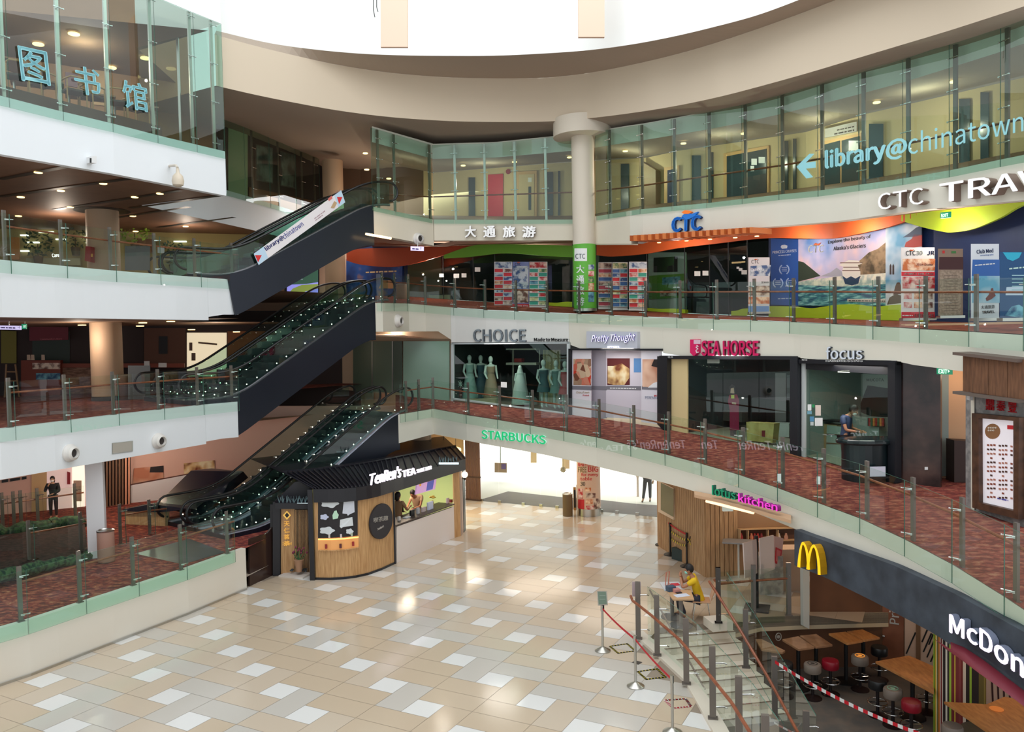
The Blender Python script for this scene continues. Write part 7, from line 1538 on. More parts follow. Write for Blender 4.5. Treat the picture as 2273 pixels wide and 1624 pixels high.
# striped column and striped wall
def stripes(a, b, z0, z1, cols, name, label, cat='column', depth=.12, bulge=.0):
    e = empty(name, a, label, cat); tot = sum(c[0] for c in cols); s = 0; L = (b-a).length; X = (b-a).normalized(); N = Vector((X.y, -X.x, 0)); N = N if N.dot(CAM-a) > 0 else -N
    for wd, c in cols:
        t0, t1 = s/tot, (s+wd)/tot; s += wd; f = lambda t: a+X*L*t+N*bulge*math.sin(math.pi*t)
        p, q = f(t0), f(t1); MB().prism([Vector((p.x, p.y, z0)), Vector((q.x, q.y, z0)), Vector((q.x, q.y, z1)), Vector((p.x, p.y, z1))], -N*depth).build('stripe', M1(c, .5), e)
    return e
YL, OL, MR, WH, LG, BKc, OR_ = (222, 190, 60), (110, 96, 40), (120, 34, 34), (226, 214, 196), (160, 196, 60), (40, 24, 22), (206, 120, 50)
a, b = Zl(2072, 1640), Zl(2128, 1660)
stripes(a, b, ZB, 2.3, [(2, LG), (1, BKc), (2, YL), (1, WH), (2, OL), (2, OR_), (1, WH), (2, MR), (1, WH), (3, BKc), (2, WH), (2, BKc), (2, LG), (3, MR), (1, YL), (3, MR)], 'striped_column', 'curved column clad in coloured upright stripes beside the large table', bulge=.1)
a, b = Zl(2128, 1630), Zl(2196, 1600)
stripes(a, b, ZB, 2.3, [(3, MR), (2, WH), (1, BKc), (2, YL), (3, (226, 180, 40)), (2, MR), (2, WH), (2, BKc), (1, LG), (3, BKc), (2, OL), (2, (150, 130, 60))], 'striped_wall_panel', 'coloured striped wall panel under the maroon awning', 'wall panel', bulge=-.25)
w3 = Wall(Zl(2192, 1600), Zl(2330, 1640)); e = empty('wall_art', w3.at(2240, 1560), 'pale wall panel with hanging black dashed strokes under the awning', 'wall panel')
w3.plate('panel', [(2190, 1640), (2330, 1700), (2330, 1420), (2190, 1420)], M1((206, 176, 160)), 0, .03, e)
for i in range(6): x = 2200+i*13; w3.plate('black_stroke', [(x, 1510+i*8), (x+4, 1511+i*8), (x+7, 1580+i*8), (x+3, 1580+i*8)], M1((60, 30, 34)), .035, .004, e)
c = Z(2212, 1573, zt_+.01); o = MB().lathe(c, [(.12, 0), (.12, .006)], 20).build('round_emblem', M1((220, 130, 60), emit=.3)); tag(o, 'round orange emblem printed on the counter top below the awning', 'emblem')
point('burger_lamp', (9.0, 17.6, 1.9), 45, (1, .72, .45)); point('burger_lamp', (9.6, 15.2, 1.6), 45, (1, .74, .5)); point('kitchen_lamp', (7.4, 21.5, 2.6), 50, (1, .84, .66))
# ---------------------------------------------------------------- barrier tapes
def tape(A, B, sag, wd, cols, label, name='barrier_tape', n=34, cat='tape'):
    A, B = Vector(A), Vector(B); e = empty(name, A, label, cat)
    P = [A.lerp(B, i/n)+Vector((0, 0, -4*sag*(i/n)*(1-i/n))) for i in range(n+1)]; mb = MB(); u_ = Vector((0, 0, wd/2))
    for i in range(n): mb.add([P[i]-u_, P[i+1]-u_, P[i+1]+u_, P[i]+u_, P[i]-u_+Vector((0, .004, 0)), P[i+1]-u_+Vector((0, .004, 0)), P[i+1]+u_+Vector((0, .004, 0)), P[i]+u_+Vector((0, .004, 0))], [(0, 1, 2, 3), (7, 6, 5, 4), (3, 2, 6, 7), (0, 4, 5, 1)], i % len(cols))
    mb.build('band', cols, e); return e
TR, TW = mat('tape_red', (206, 30, 44), .5), mat('tape_white', (236, 232, 230), .5); TY, TK = mat('tape_yellow', (232, 206, 70), .5), mat('tape_black', (30, 28, 26), .5)
p3 = Z(1720, 1593, -1.08)+Vector((0, -.04, 1.18)); tape(p3, Z(2075, 1640, -.35)+Vector((0, 0, 0)), .12, .07, [TR, TW], 'red and white tape slung from the last stair post across the restaurant')
tape(Z(1718, 1603, ZB+.3), Z(1800, 1640, ZB+.25), .03, .04, [TW, M1((206, 150, 140))], 'pale tape trailing at the foot of the last stair post', n=8)
# belt stanchions
def stanchion(P, h, label, m, base=.17, grp='belt barrier posts', foot=None):
    e = empty('barrier_post', P, label, 'barrier post', grp); MB().lathe(P, [(base, 0), (base, .02), (base*.7, .05), (.05, .085), (.028, .1)], 26).build('base', foot or m, e, True); MB().cyl(P+Vector((0, 0, .08)), .026, h-.14, 14).build('pole', m, e, True); MB().cyl(P+Vector((0, 0, h-.13)), .034, .13, 14).build('belt_head', STEEL if m is STEEL else m, e, True); return e
S1, S2, S3 = Z(1338, 1444, 0), Z(1411, 1523, 0), Z(1493, 1626, 0)
stanchion(S1, 1.0, 'steel barrier post carrying the green notice', STEEL); stanchion(S2, 1.0, 'middle steel barrier post on the red belt', STEEL); stanchion(S3, 1.0, 'last steel barrier post, its base cut by the view edge', STEEL)
BELT = mat('belt_red', (190, 22, 40), .6)
for a, b, lab in ((S1, S2, 'red belt between the green notice post and the middle post'), (S2, S3, 'red belt from the middle steel post to the last one')): tape(a+Vector((0, 0, .93)), b+Vector((0, 0, .93)), .03, .05, [BELT], lab, 'barrier_belt', 10, 'belt')
wq = Wall(S1+Vector((-.15, 0, 0)), S1+Vector((.15, 0, 0))); e = empty('framed_notice', S1+Vector((0, 0, 1.05)), 'green notice in a silver frame on top of the first steel barrier post', 'notice')
wq.plate('frame', [(1325, 1311), (1347, 1311), (1349, 1342), (1327, 1343)], STEEL, .0, .02, e); wq.plate('sheet', [(1327, 1313), (1345, 1313), (1347, 1340), (1329, 1341)], M1((116, 136, 120)), .021, .003, e); wq.plate('clip', [(1335, 1352), (1341, 1352), (1341, 1342), (1335, 1342)], BLACK, .0, .03, e)
for y in (1322, 1330): wq.plate('line', [(1331, y), (1344, y), (1344, y-1), (1331, y-1)], M1((160, 176, 164)), .025, .002, e)
K1, K2_, K3_ = Z(1468, 1209, 0), Z(1488, 1231, 0), Z(1525, 1257, 0)
for p, l in ((K1, 'black barrier post nearest the entrance by the timber wall'), (K2_, 'middle black barrier post by the timber wall'), (K3_, 'black barrier post nearest the seated man')): stanchion(p, 1.0, l, BLACK, .2)
for a, b, l in ((K1, K2_, 'red belt between the first two black posts'), (K2_, K3_, 'red belt between the last two black posts')): tape(a+Vector((0, 0, .95)), b+Vector((0, 0, .95)), .02, .05, [BELT], l, 'barrier_belt', 8, 'belt')
for k, (dz, sg) in enumerate(((.86, .1), (.7, .16))): tape(K1+Vector((-.05, -.1, dz)), K3_+Vector((-.05, -.12, dz-.05)), sg, .06, [TY, TK], ['upper', 'lower'][k]+' yellow and black tape sagging along the black posts', n=30)
e = empty('tape_knot', K3_+Vector((.05, -.1, .8)), 'loose knot of yellow black tape on the last black post', 'tape')
for i in range(7): t = i*.9; c = K3_+Vector((.05, -.12, .8)); MB().tube([c, c+Vector((.12*math.cos(t)+.05, -.03, .13*math.sin(t)))], .014, 5).build('tape_end', TY if i % 2 else TK, e)
o = MB().box(Z(1498, 1244, 0)+Vector((.14, .06, .18)), (.45, .16, .35), rz=-.95).build('covered_crate', M1((50, 66, 66))); tag(o, 'dark teal box behind the black barrier posts', 'box')
# floor markings
def floor_tape(pts, cols, label):
    e = empty('floor_marking', Z(pts[0][0], pts[0][1], .004), label, 'floor marking', 'queue squares taped on the court floor'); q = [Z(x, y, .004) for x, y in pts]
    for a, b in zip(q, q[1:]+q[:1]):
        d = (b-a); L = d.length; d.normalize(); s = Vector((d.y, -d.x, 0))*.025; n = 6; mb = MB()
        for i in range(n*2): t0, t1 = L*i/(2*n), L*(i+1)/(2*n); mb.add([a+d*t0-s, a+d*t1-s+d*.02, a+d*t1+s+d*.02, a+d*t0+s], [(0, 3, 2, 1)], i % 2)
        mb.build('tape_side', cols, e)
floor_tape([(1354, 1433.7), (1392, 1428), (1410, 1443.7), (1372, 1449)], [TY, TK], 'yellow and black taped square between the first two steel posts')
floor_tape([(1416, 1490), (1459, 1483.6), (1477, 1502), (1434.6, 1507)], [TY, TK], 'yellow and black taped square beside the stair kerb, past the middle post')
floor_tape([(1476, 1553.5), (1522, 1550), (1534, 1567), (1495, 1571)], [TR, TW], 'red and white taped square behind the last steel post')
o = struct('x', [Z(1402, 1469.5, .004), Z(1411, 1465, .004), Z(1426, 1469, .004), Z(1417, 1474.5, .004)], [(3, 2, 1, 0)], M1((70, 62, 58))); o.name = 'floor_sticker'; del o['kind']; tag(o, 'dark square sticker on the floor by the middle steel post', 'sticker')
# ---------------------------------------------------------------- the seated man and his desk
zs = Z(1553, 1372, 0); MP = Vector((zs.x, zs.y, 0)); RZ = math.radians(80)
J = dict(pelvis=(0, 0, .5), chest=(0, .1, .86), neck=(0, .18, 1.03), head=(0, .24, 1.17), sl=(.18, .12, .97), el=(.2, .38, .8), wl=(.05, .42, 1.02), sr=(-.18, .12, .97), er=(-.2, .4, .79), wr=(-.04, .44, 1.0),
    hl=(.1, .1, .5), kl=(.13, .5, .52), al=(.1, .46, .1), tl=(.1, .6, .05), hr=(-.1, .1, .5), kr=(-.13, .5, .52), ar=(-.13, .34, .1), tr=(-.13, .48, .05), look=(0, 1, -.12), curl=.8, palm_l=(0, 1, 0), palm_r=(0, 1, 0))
figure(MP, RZ, 'seated man in a yellow shirt and green mask, hands clasped under his chin', J, mat('shirt_yellow', (226, 184, 24), .8), M1((40, 42, 56)), SKIN, HAIR, MASK, M1((40, 44, 60)))
def side_chair(P, rz, label):
    e = empty('chair', P, label, 'chair'); R = Matrix.Rotation(rz, 3, 'Z'); T = lambda x, y, z: P+R@Vector((x, y, z)); wm = M1((196, 150, 116), .4)
    MB().box(T(0, 0, .45), (.42, .42, .03), M=R).build('seat', wm, e, bevel=.01); mb = MB()
    mb.prism([T(-.2, -.21, .5), T(.2, -.21, .5), T(.22, -.3, .75), T(.17, -.33, .88), T(-.17, -.33, .88), T(-.22, -.3, .75)], R@Vector((0, -.02, 0))); mb.build('backrest', wm, e)
    for x, y in ((-.18, -.18), (.18, -.18), (-.18, .18), (.18, .18)): MB().tube([T(x*.8, y*.8, .44), T(x*1.15, y*1.15, 0)], .012, 8).build('leg', CHROME, e, True)
    return e
side_chair(MP+Matrix.Rotation(RZ, 3, 'Z')@Vector((0, -.04, 0)), RZ, 'light wooden chair with chrome legs under the seated man')
def desk(pts, h, label, m, two=True):
    q = [Z(x, y, h) for x, y in pts]; c = sum(q, Vector())/4; e = empty('desk', Vector((c.x, c.y, 0)), label, 'table'); MB().prism(q, (0, 0, -.04)).build('table_top', m, e, bevel=.006)
    MB().cyl(Vector((c.x, c.y, .02)), .05, h-.05, 12).build('stem', M1((130, 124, 120)), e); MB().lathe(Vector((c.x, c.y, 0)), [(.27, 0), (.27, .02), (.06, .05)], 20).build('foot', M1((110, 108, 110)), e); return e
desk([(1477, 1306), (1494, 1329), (1541, 1329), (1533, 1307)], .75, 'small wooden desk in front of the seated man', M1((206, 166, 126), .4))
e, c = None, None
qd = desk([(1464, 1291), (1475, 1308), (1520, 1305), (1506, 1290)], .78, 'second desk with a white dark-edged top beyond the wooden one', M1((206, 210, 214), .4))
ws = Wall(Z(1476, 1299, .78), Z(1487, 1297, .78)); e = empty('picture_frame', ws.at(1481, 1298), 'open pink frame standing on the white desk', 'frame')
MB().tube([ws.at(x, y) for x, y in ((1477, 1298), (1479, 1270), (1486, 1268), (1483, 1298))], .012, 6, closed=True).build('frame', M1((186, 110, 90)), e); MB().tube([ws.at(1484, 1292), ws.at(1489, 1299, .1)], .01, 6).build('prop', M1((186, 110, 90)), e)
o = struct('x', [Z(1486, 1297, .785), Z(1489, 1294, .785), Z(1505, 1293, .785), Z(1510, 1298, .785), Z(1492, 1301, .785)], [(4, 3, 2, 1, 0)], M1((206, 50, 66))); o.name = 'red_leaflet'; del o['kind']; tag(o, 'red leaflet lying on the white desk', 'leaflet')
def boxat(nm, x, y, h0, s, m, lab, cat, rz=.3): o = MB().box(Z(x, y, h0)+Vector((0, 0, s[2]/2)), s, rz=rz).build(nm, m, bevel=.004); return tag(o, lab, cat)
boxat('storage_box', 1489, 1311, .75, (.2, .16, .12), M1((66, 84, 104)), 'open blue plastic box on the desk', 'box'); boxat('tissue_pack', 1501, 1313, .75, (.16, .14, .08), M1((206, 140, 130)), 'pink and white tissue pack on the desk beside the blue box', 'tissue pack'); boxat('phone', 1507, 1316, .75, (.14, .07, .02), M1((40, 34, 40)), 'dark phone lying on the desk', 'phone'); boxat('sheet_of_paper', 1513, 1321, .75, (.34, .2, .005), M1((214, 222, 238)), 'pale blue sheet of paper on the desk before the man', 'paper')
# man behind the salon counter
P = PL(1906, 1062, R2)+Vector((.15, 1.1, 0)); P.z -= .1
figure(P, math.radians(230), 'person in a navy and pale blue shirt looking down behind the salon counter', standing(chest=(0, .06, 1.32), neck=(0, .12, 1.48), head=(0, .2, 1.58), look=(0, 1, -.6), el=(.24, .1, 1.12), wl=(.12, .34, 1.08), er=(-.24, .1, 1.12), wr=(-.12, .34, 1.08)), M1((46, 62, 92)), M1((30, 30, 36)), SKIN, HAIR, PAPER, BLACK)
# ================================================================ galleries behind the escalators
def plate_at(nm, D, pts, m, th=.1, lab=None, cat=None, D2=None, parent=None, group=None):
    """upright plate facing the viewer at distance D (to D2 at its far end)"""
    xs_ = [p[0] for p in pts]; a, b = min(xs_), max(xs_); w = Wall(W(a, 800, D), W(b, 800, D2 or D)); o = w.plate(nm, pts, m, -th, th, parent)
    if lab: tag(o, lab, cat, group)
    elif parent is None: o['kind'] = 'structure'
    return o
TANP = mat('void_peach', (206, 168, 140), .8)
plate_at('wall_back', 40, [(380, 1120), (1010, 1120), (1010, 330), (380, 330)], TANP, .2)
# ---------- level A: court side landing
wa = Wall(W(0, 1100, 27), W(560, 1050, 31))
wa.plate('wall_landing', [(-80, 1300), (880, 1300), (880, 900), (-80, 900)], mat('landing_pink', (226, 184, 168), .8), -.2, .2)['kind'] = 'structure'
MB().box(Z(209, 1239, 1.15)+Vector((0, .2, 1.35)), (.42, .4, 2.7), rz=.35).build('trim_3', mat('pier_white', (222, 220, 222), .7))['kind'] = 'structure'
r = empty('slatted_wall_panel', wa.at(255, 1200, .5), 'dark brown upright slatted panel beside the white pier', 'wall panel')
wa.plate('backing', [(226, 1215), (290, 1205), (290, 1000), (226, 1010)], M1((52, 32, 26)), .4, .05, r)
for i in range(9): wa.plate('slat', [(228+i*7, 1214), (232+i*7, 1214), (232+i*7, 1005), (228+i*7, 1005)], M1((112, 80, 58) if i < 7 else (214, 150, 120)), .46, .12, r)
for q, m, lab in (([(294, 1073), (363, 1060), (363, 1033), (297, 1039)], PH2[2], 'massage picture of a lying face on the pink wall'), ([(408, 1052), (476, 1040), (476, 1021), (408, 1028)], PH2[1], 'brown treatment picture on the pink wall beside the massage one')):
    o = wa.plate('wall_picture', q, m, .02, .03); tag(o, lab, 'picture')
o = wa.plate('hair_area', [(332, 1048), (363, 1048), (363, 1033), (334, 1036)], M1((28, 18, 20)), .055, .005, bpy.data.objects['wall_picture'])
wa.plate('trim_4', [(288, 1075), (420, 1050), (420, 1052), (288, 1077)], M1((90, 50, 40)), .3, .05)['kind'] = 'structure'
wa.plate('wall_stair', [(288, 1126), (352, 1114), (420, 1052), (288, 1077)], mat('pier_white', (222, 220, 222), .7), .3, .05)['kind'] = 'structure'
# housing of the escalator that goes down beyond
e = empty('escalator_housing', W(440, 1100, 26.5), 'dark slanted housing beyond the lowest escalators with an oak end panel', 'housing')
a0 = [W(x, y, D) for x, y, D in ((350, 1117, 25.6), (424, 1044, 27.4), (470, 1039, 28.2), (540, 1046, 27.4), (432, 1130, 25))]
MB().prism(a0, Vector((0, .5, -.3))).build('slope', mat('housing_navy', (28, 30, 46), .35), e)
wh = Wall(W(290, 1150, 25.4), W(378, 1150, 25)); wh.plate('oak_panel', [(288, 1212), (376, 1200), (376, 1130), (288, 1127)], WOODL, 0, .2, e)
wh.plate('dark_cap', [(288, 1130), (376, 1132), (432, 1124), (350, 1114), (288, 1126)], mat('housing_navy', (28, 30, 46), .35), .02, .3, e)
# shops beyond
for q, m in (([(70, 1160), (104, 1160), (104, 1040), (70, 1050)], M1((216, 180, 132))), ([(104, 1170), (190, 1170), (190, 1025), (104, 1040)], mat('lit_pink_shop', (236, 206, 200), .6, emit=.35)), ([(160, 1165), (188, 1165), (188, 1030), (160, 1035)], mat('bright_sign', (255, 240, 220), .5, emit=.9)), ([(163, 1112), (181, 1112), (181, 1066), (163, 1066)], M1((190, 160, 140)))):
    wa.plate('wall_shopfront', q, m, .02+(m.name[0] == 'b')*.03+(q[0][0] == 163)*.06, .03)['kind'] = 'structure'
o = wa.plate('red_dress_display', [(149, 1074), (156, 1074), (156, 1048), (149, 1046)], M1((150, 30, 40)), .06, .05); tag(o, 'small red garment hanging in the bright pink shop', 'garment')
o = wa.words((4, 1071), (62, 1062), 10, BLACK, .02, .03, .03, None, name='sign_letters'); tag(o, 'black sign letters cut off by the white fascia', 'sign')
e = empty('hedge_planter', Z(80, 1262, 1.15), 'long planter with a dark soil bank and low green hedge', 'planter')
f0, f1 = W(-40, 1288, 18.2), W(196, 1236, 21.2); b0, b1 = W(-40, 1190, 22), W(188, 1158, 24)
mkmesh('soil_bank', [f0, f1, b1, b0], [(0, 1, 2, 3)], ramp_mat('soil', 'NOISE', 9, [(.4, (28, 18, 18)), (.6, (62, 40, 40))], .9), e)
HG = ramp_mat('hedge_green', 'NOISE', 12, [(.4, (26, 52, 40)), (.6, (60, 94, 60))], .9)
for (a, b, rr) in ((b0, b1, .22), (f0, f1, .16)):
    pts = [a.lerp(b, i/24)+Vector((random.uniform(-.05, .05), random.uniform(-.05, .05), random.uniform(-.03, .06))) for i in range(25)]; MB().tube(pts, [rr*random.uniform(.8, 1.1) for _ in pts], 9).build('hedge_row', HG, e, True)
EG = Cv([(-60, 1286, 18.4), (197, 1228, 21.6)]); EG2 = Cv([(-60, 1190, 23), (30, 1176, 24), (190, 1150, 25.5)]); EG3 = Cv([(230, 1218, 21.9), (330, 1196, 23.6), (400, 1185, 24.5)])
railing(EG, [66, 181], 'inner glass balustrade along the hedge planter', (-40, 197), kL, z=None)
railing(EG2, [7, 32, 48, 85, 168], 'far glass balustrade behind the hedge planter', (-40, 188), kL)
railing(EG3, [268, 333], 'glass balustrade between the white pier and the lowest escalators', (228, 372), kL)
bin_(236.5, 1246, Z(236, 1246, 1.15).y, .21, .85, 'rose tan cylindrical bin by the white pier', mat('rose_bin', (170, 128, 112), .45))
_q = W(120, 1153, 26.2); _q.z = 1.15; figure(_q, math.radians(200), 'person in black with a face mask standing beyond the hedge planter', standing(el=(.27, .12, 1.16), wl=(.12, .2, 1.42), er=(-.24, .08, 1.14), wr=(-.05, .25, 1.08)), M1((20, 22, 28)), M1((34, 30, 32)), SKIN2, HAIR, PAPER, BLACK, long_sleeve=True, long_hair=True, scale=.8)
struct('trim_5', [Z(300, 1228, 1.152), Z(405, 1252, 1.152), Z(500, 1225, 1.152), Z(420, 1195, 1.152)], [(0, 1, 2, 3)], M1((96, 96, 100), .4, .5))
# ---------- level B
wb = Wall(W(0, 800, 31), W(560, 800, 34))
wb.plate('wall_landing', [(-80, 900), (800, 900), (800, 690), (-80, 690)], mat('shop_brown_dark', (52, 36, 34), .7), -.2, .2)['kind'] = 'structure'
def wbp(nm, q, c, lab, cat, off=.03, th=.04, m=None): o = wb.plate(nm, q, m or M1(c), off, th); return tag(o, lab, cat)
wbp('yellow_poster', [(3, 806), (37, 806), (37, 735), (3, 733)], (126, 116, 40), 'tall yellow poster in the dark shop at the end of the landing', 'poster')
e = wbp('shop_sign', [(66, 756), (152, 754), (152, 726), (66, 724)], (110, 26, 44), 'dim magenta shop sign hanging in the dark shop', 'sign', .5, .06); wb.text4("Community's Store", (90, 755), (138, 754), 4, M1((210, 120, 130)), .57, .01, 0, e)
wb.plate('wall_shopfront', [(72, 806), (155, 806), (155, 735), (72, 735)], M1((44, 56, 50)), .01, .02)['kind'] = 'structure'
wb.plate('wall_shopfront', [(320, 815), (412, 815), (412, 728), (320, 728)], M1((96, 58, 40)), .01, .04)['kind'] = 'structure'
wbp('wall_screen', [(353, 785), (372, 785), (372, 746), (353, 746)], (20, 20, 28), 'black screen on the brown wall behind the middle escalators', 'screen', .06)
wb.plate('trim_6', [(138, 815), (410, 815), (410, 806), (138, 806)], M1((130, 60, 44)), .5, .3)['kind'] = 'structure'
wb.plate('wall_brick', [(140, 880), (215, 880), (215, 815), (140, 815)], ramp_mat('rough_brick', 'NOISE', 5, [(.4, (112, 84, 72)), (.6, (150, 116, 100))], .9, vec=(1, 1, 3)), .5, .2)['kind'] = 'structure'
e = wbp('wooden_shelf', [(54, 895), (140, 895), (140, 799), (54, 799)], (120, 50, 34), 'reddish wooden shelf of small goods at the dark shop', 'shelf', .6, .5)
wb.plate('goods', [(72, 819), (134, 819), (134, 805), (72, 805)], PHOTO[5], 1.101, .01, e); wb.plate('goods', [(80, 842), (134, 842), (134, 828), (80, 828)], PHOTO[4], 1.101, .01, e)
for i, x in enumerate((64, 73, 96)): wbp('small_card', [(x-4, 799), (x+4, 799), (x+3, 787), (x-4, 787)], (196, 170, 150), 'small card standing on the reddish shelf, '+['first', 'second', 'third'][i]+' from the ladder', 'card', 1.0, .02)
e = empty('step_ladder', wb.at(25, 890, 1.3), 'pale wooden step ladder standing by the reddish shelf', 'ladder')
for x0, x1 in ((14, 10), (34, 44)): MB().tube([wb.at(x0, 808, 1.4), wb.at(x1, 893, 1.4)], .035, 6).build('rail', M1((150, 116, 84)), e)
for y in (825, 845, 865, 882): MB().tube([wb.at(13, y, 1.4), wb.at(38, y, 1.4)], .025, 6).build('rung', M1((150, 116, 84)), e)
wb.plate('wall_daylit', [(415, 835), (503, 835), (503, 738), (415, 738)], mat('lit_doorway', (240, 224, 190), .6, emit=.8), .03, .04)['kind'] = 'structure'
for q, t in (([(425, 800), (434, 800), (434, 783), (425, 783)], 'lowest'), ([(420, 778), (427, 778), (427, 760), (420, 760)], 'by the edge'), ([(440, 762), (482, 766), (482, 762), (440, 758)], 'long thin one')): wbp('notice', q, (110, 84, 70), 'small dark notice on the lit doorway, '+t, 'notice', .08, .01)
wb.plate('wall_timber', [(505, 840), (640, 840), (640, 735), (505, 735)], mat('spot_timber', (150, 88, 44), .6), .03, .04)['kind'] = 'structure'
p, e = column(240.5, 887, 27.2, .5, 8.0, 'tan column on the carpeted landing of the middle escalator', mat('column_tan', (190, 160, 132), .6)); MB().cyl(p, .515, .14, 30).build('base_ring', M1((60, 50, 48)), e, True)
bin_(277, 889, 27.2, .22, .9, 'dark tan bin beside the column of the middle landing', mat('brown_bin', (92, 66, 56), .5))
def glass_plate(x0, x1, yt, yb, D, lab):
    w = Wall(W(x0, yb, D), W(x1, yb, D)); o = w.plate('guard_plate', [(x0, yb), (x1, yb), (x1, yt), (x0, yt)], M1((92, 92, 90), .2), 0, .03); tag(o, lab, 'guard panel')
glass_plate(285, 334, 811, 886, 26.8, 'grey guard plate before the middle escalators'); glass_plate(278, 333, 546, 600, 26.5, 'grey guard plate before the upper escalators')
for i, (x, y) in enumerate(((326, 806), (361, 810))): w = Wall(W(x-10, y, 29), W(x+10, y, 29)); o = w.plate('paper_notice', [(x-6-i*3, y+5), (x+6+i*3, y+5), (x+6+i*3, y-5), (x-6-i*3, y-5)], PAPER, 0, .01); tag(o, ['small', 'larger'][i]+' white notice above the middle escalator newels', 'notice')
# ---------- level C office
wc = Wall(W(0, 540, 30), W(560, 560, 33))
wc.plate('wall_office', [(-80, 640), (575, 640), (575, 470), (-80, 420)], mat('office_ochre', (150, 136, 88), .8, noise=(.8, .12)), -.2, .2)['kind'] = 'structure'
for i, (x, y, l) in enumerate([(72, 498, 20), (103, 515, 18), (54, 522, 9), (72, 538, 17), (188, 526, 10), (158, 507, 14), (400, 536, 17), (135, 531, 12), (55, 557, 10), (198, 539, 7)]):
    c = wc.at(x, y, .05); o = MB().box(c, (l*31/FX*1.6, .12, .05), rz=.1).build('light_panel', emi('office_panel', (240, 246, 230), 1.7)); tag(o, 'bright grid light seen through the office glass, '+['top one', 'widest one', 'small one by the edge', 'one above the plant', 'one beside the column', 'thin one', 'one past the column', 'middle one', 'lowest one', 'tiny one by the extinguisher'][i], 'lamp', 'office ceiling lights')
def foliage(nm, c, rr, n, lab, m, cat='plant', pot=None):
    e = empty(nm, c, lab, cat); mb = MB()
    for i in range(n):
        t, u_ = random.uniform(0, 6.28), random.uniform(-1, 1); q = c+Vector((math.cos(t)*rr*math.sqrt(1-u_*u_), math.sin(t)*rr*.6*math.sqrt(1-u_*u_), rr*.8*u_+rr)); d = Vector((random.uniform(-1, 1), random.uniform(-1, 1), random.uniform(-.6, 1))).normalized()*rr*.35; s = d.orthogonal().normalized()*rr*.09
        mb.add([q, q+d*.5+s, q+d, q+d*.5-s], [(0, 1, 2, 3)])
    mb.build('leaves', m, e); MB().lathe(c+Vector((0, 0, -.25)), [(.12, 0), (.17, .3)], 12).build('pot', M1((80, 64, 50)), e, True); MB().tube([c, c+Vector((0, 0, rr))], .02, 5).build('stem', M1((80, 60, 40)), e)
foliage('potted_plant', wc.at(300, 545, .8), .5, 90, 'bright green potted plant lit from above in the office', M1((130, 160, 50)))
foliage('potted_plant', wc.at(85, 572, .8), .5, 90, 'dark green potted plant behind the office glass', M1((40, 66, 40)))
foliage('potted_plant', wc.at(385, 590, .8), .5, 90, 'wide dark potted plant beside the escalator newels', M1((36, 64, 44)))
foliage('potted_plant', wc.at(168, 552, .8), .4, 60, 'dim potted plant beside the column in the office', M1((52, 66, 44)))
wcp = lambda nm, q, c, lab, cat, off=.3, th=.2: tag(wc.plate(nm, q, M1(c), off, th), lab, cat)
wcp('pinboard', [(27, 577), (45, 577), (45, 528), (27, 528)], (178, 120, 50), 'orange pinboard in the office', 'board'); wcp('office_desk', [(60, 590), (180, 590), (180, 574), (60, 574)], (150, 150, 120), 'long office desk behind the glass', 'desk'); wcp('wooden_cabinet', [(305, 560), (340, 562), (340, 532), (305, 530)], (104, 64, 36), 'wooden cabinet beside the bright green plant', 'cabinet')
o = wc.text4('Care', (116, 571), (132, 570), 8, emi('office_sign', (240, 240, 240), .8), .55, .02, .02, name='sign_letters'); tag(o, 'small white sign word in the office', 'sign')
p, e = column(231.5, 600, 26.5, .5, 11.3, 'tan column before the office at the upper escalator landing', mat('column_tan', (190, 160, 132), .6), z0=8.79)
cz = W(231, 446, 26.5); MB().lathe(Vector((p.x, p.y, 11.22)), [(.85, 0), (.85, .02)], 30).build('dark_ring', BLACK, e)
q = W(204, 585, 26); e = empty('fire_extinguisher', q, 'red fire extinguisher cabinet beside the office column', 'fire extinguisher'); w = Wall(W(197, 580, 26), W(211, 580, 26)); w.plate('box', [(197, 580), (210, 583), (210, 549), (199, 548)], M1((170, 30, 40)), 0, .25, e); w.plate('label', [(202, 570), (206, 570), (206, 563), (202, 563)], M1((226, 160, 60)), .251, .004, e)
w = Wall(W(345, 560, 27), W(370, 560, 27)); o = w.plate('paper_notice', [(350, 561), (365, 562), (365, 546), (350, 546)], PAPER, 0, .01); tag(o, 'white notice on the glass beside the escalator newels', 'notice')
# ---------- ceiling of level C with dark tracks and downlights
zc_ = 11.225
def ceil_pt(x, y, z): return Z(x, y, z)
for i, (a, b) in enumerate((((0, 398), (150, 370)), ((0, 437), (285, 397)), ((120, 466), (400, 423)), ((290, 462), (490, 434)), ((200, 492), (420, 459)), ((350, 505), (520, 482)))):
    A_, B_ = Z(*a, zc_-.01), Z(*b, zc_-.01); d = (B_-A_).normalized(); s = Vector((d.y, -d.x, 0))*.1
    struct('trim_7', [A_-s, B_-s, B_+s, A_+s], [(3, 2, 1, 0)], BLACK)
def downlight(P, r_, lab, m=WARML, grp='ceiling downlights', dirn=1):
    e = MB().cyl(P+Vector((0, 0, -.02)), r_, .03, 14).build('downlight', m); return tag(e, lab, 'lamp', grp)
ordn = ['first', 'second', 'third', 'fourth', 'fifth', 'sixth', 'seventh', 'eighth', 'ninth', 'tenth', 'eleventh', 'twelfth', 'thirteenth', 'fourteenth', 'fifteenth']
for i, (x, y) in enumerate(sorted([(85, 382), (229, 407), (135, 423), (46, 437), (299, 437), (355, 429), (156, 459), (295, 479), (412, 502), (41, 479), (301, 513), (373, 522), (515, 522)])): downlight(Z(x, y, zc_), .1, ordn[i]+' warm downlight from the view edge in the brown office ceiling', grp='downlights in the brown office ceiling')
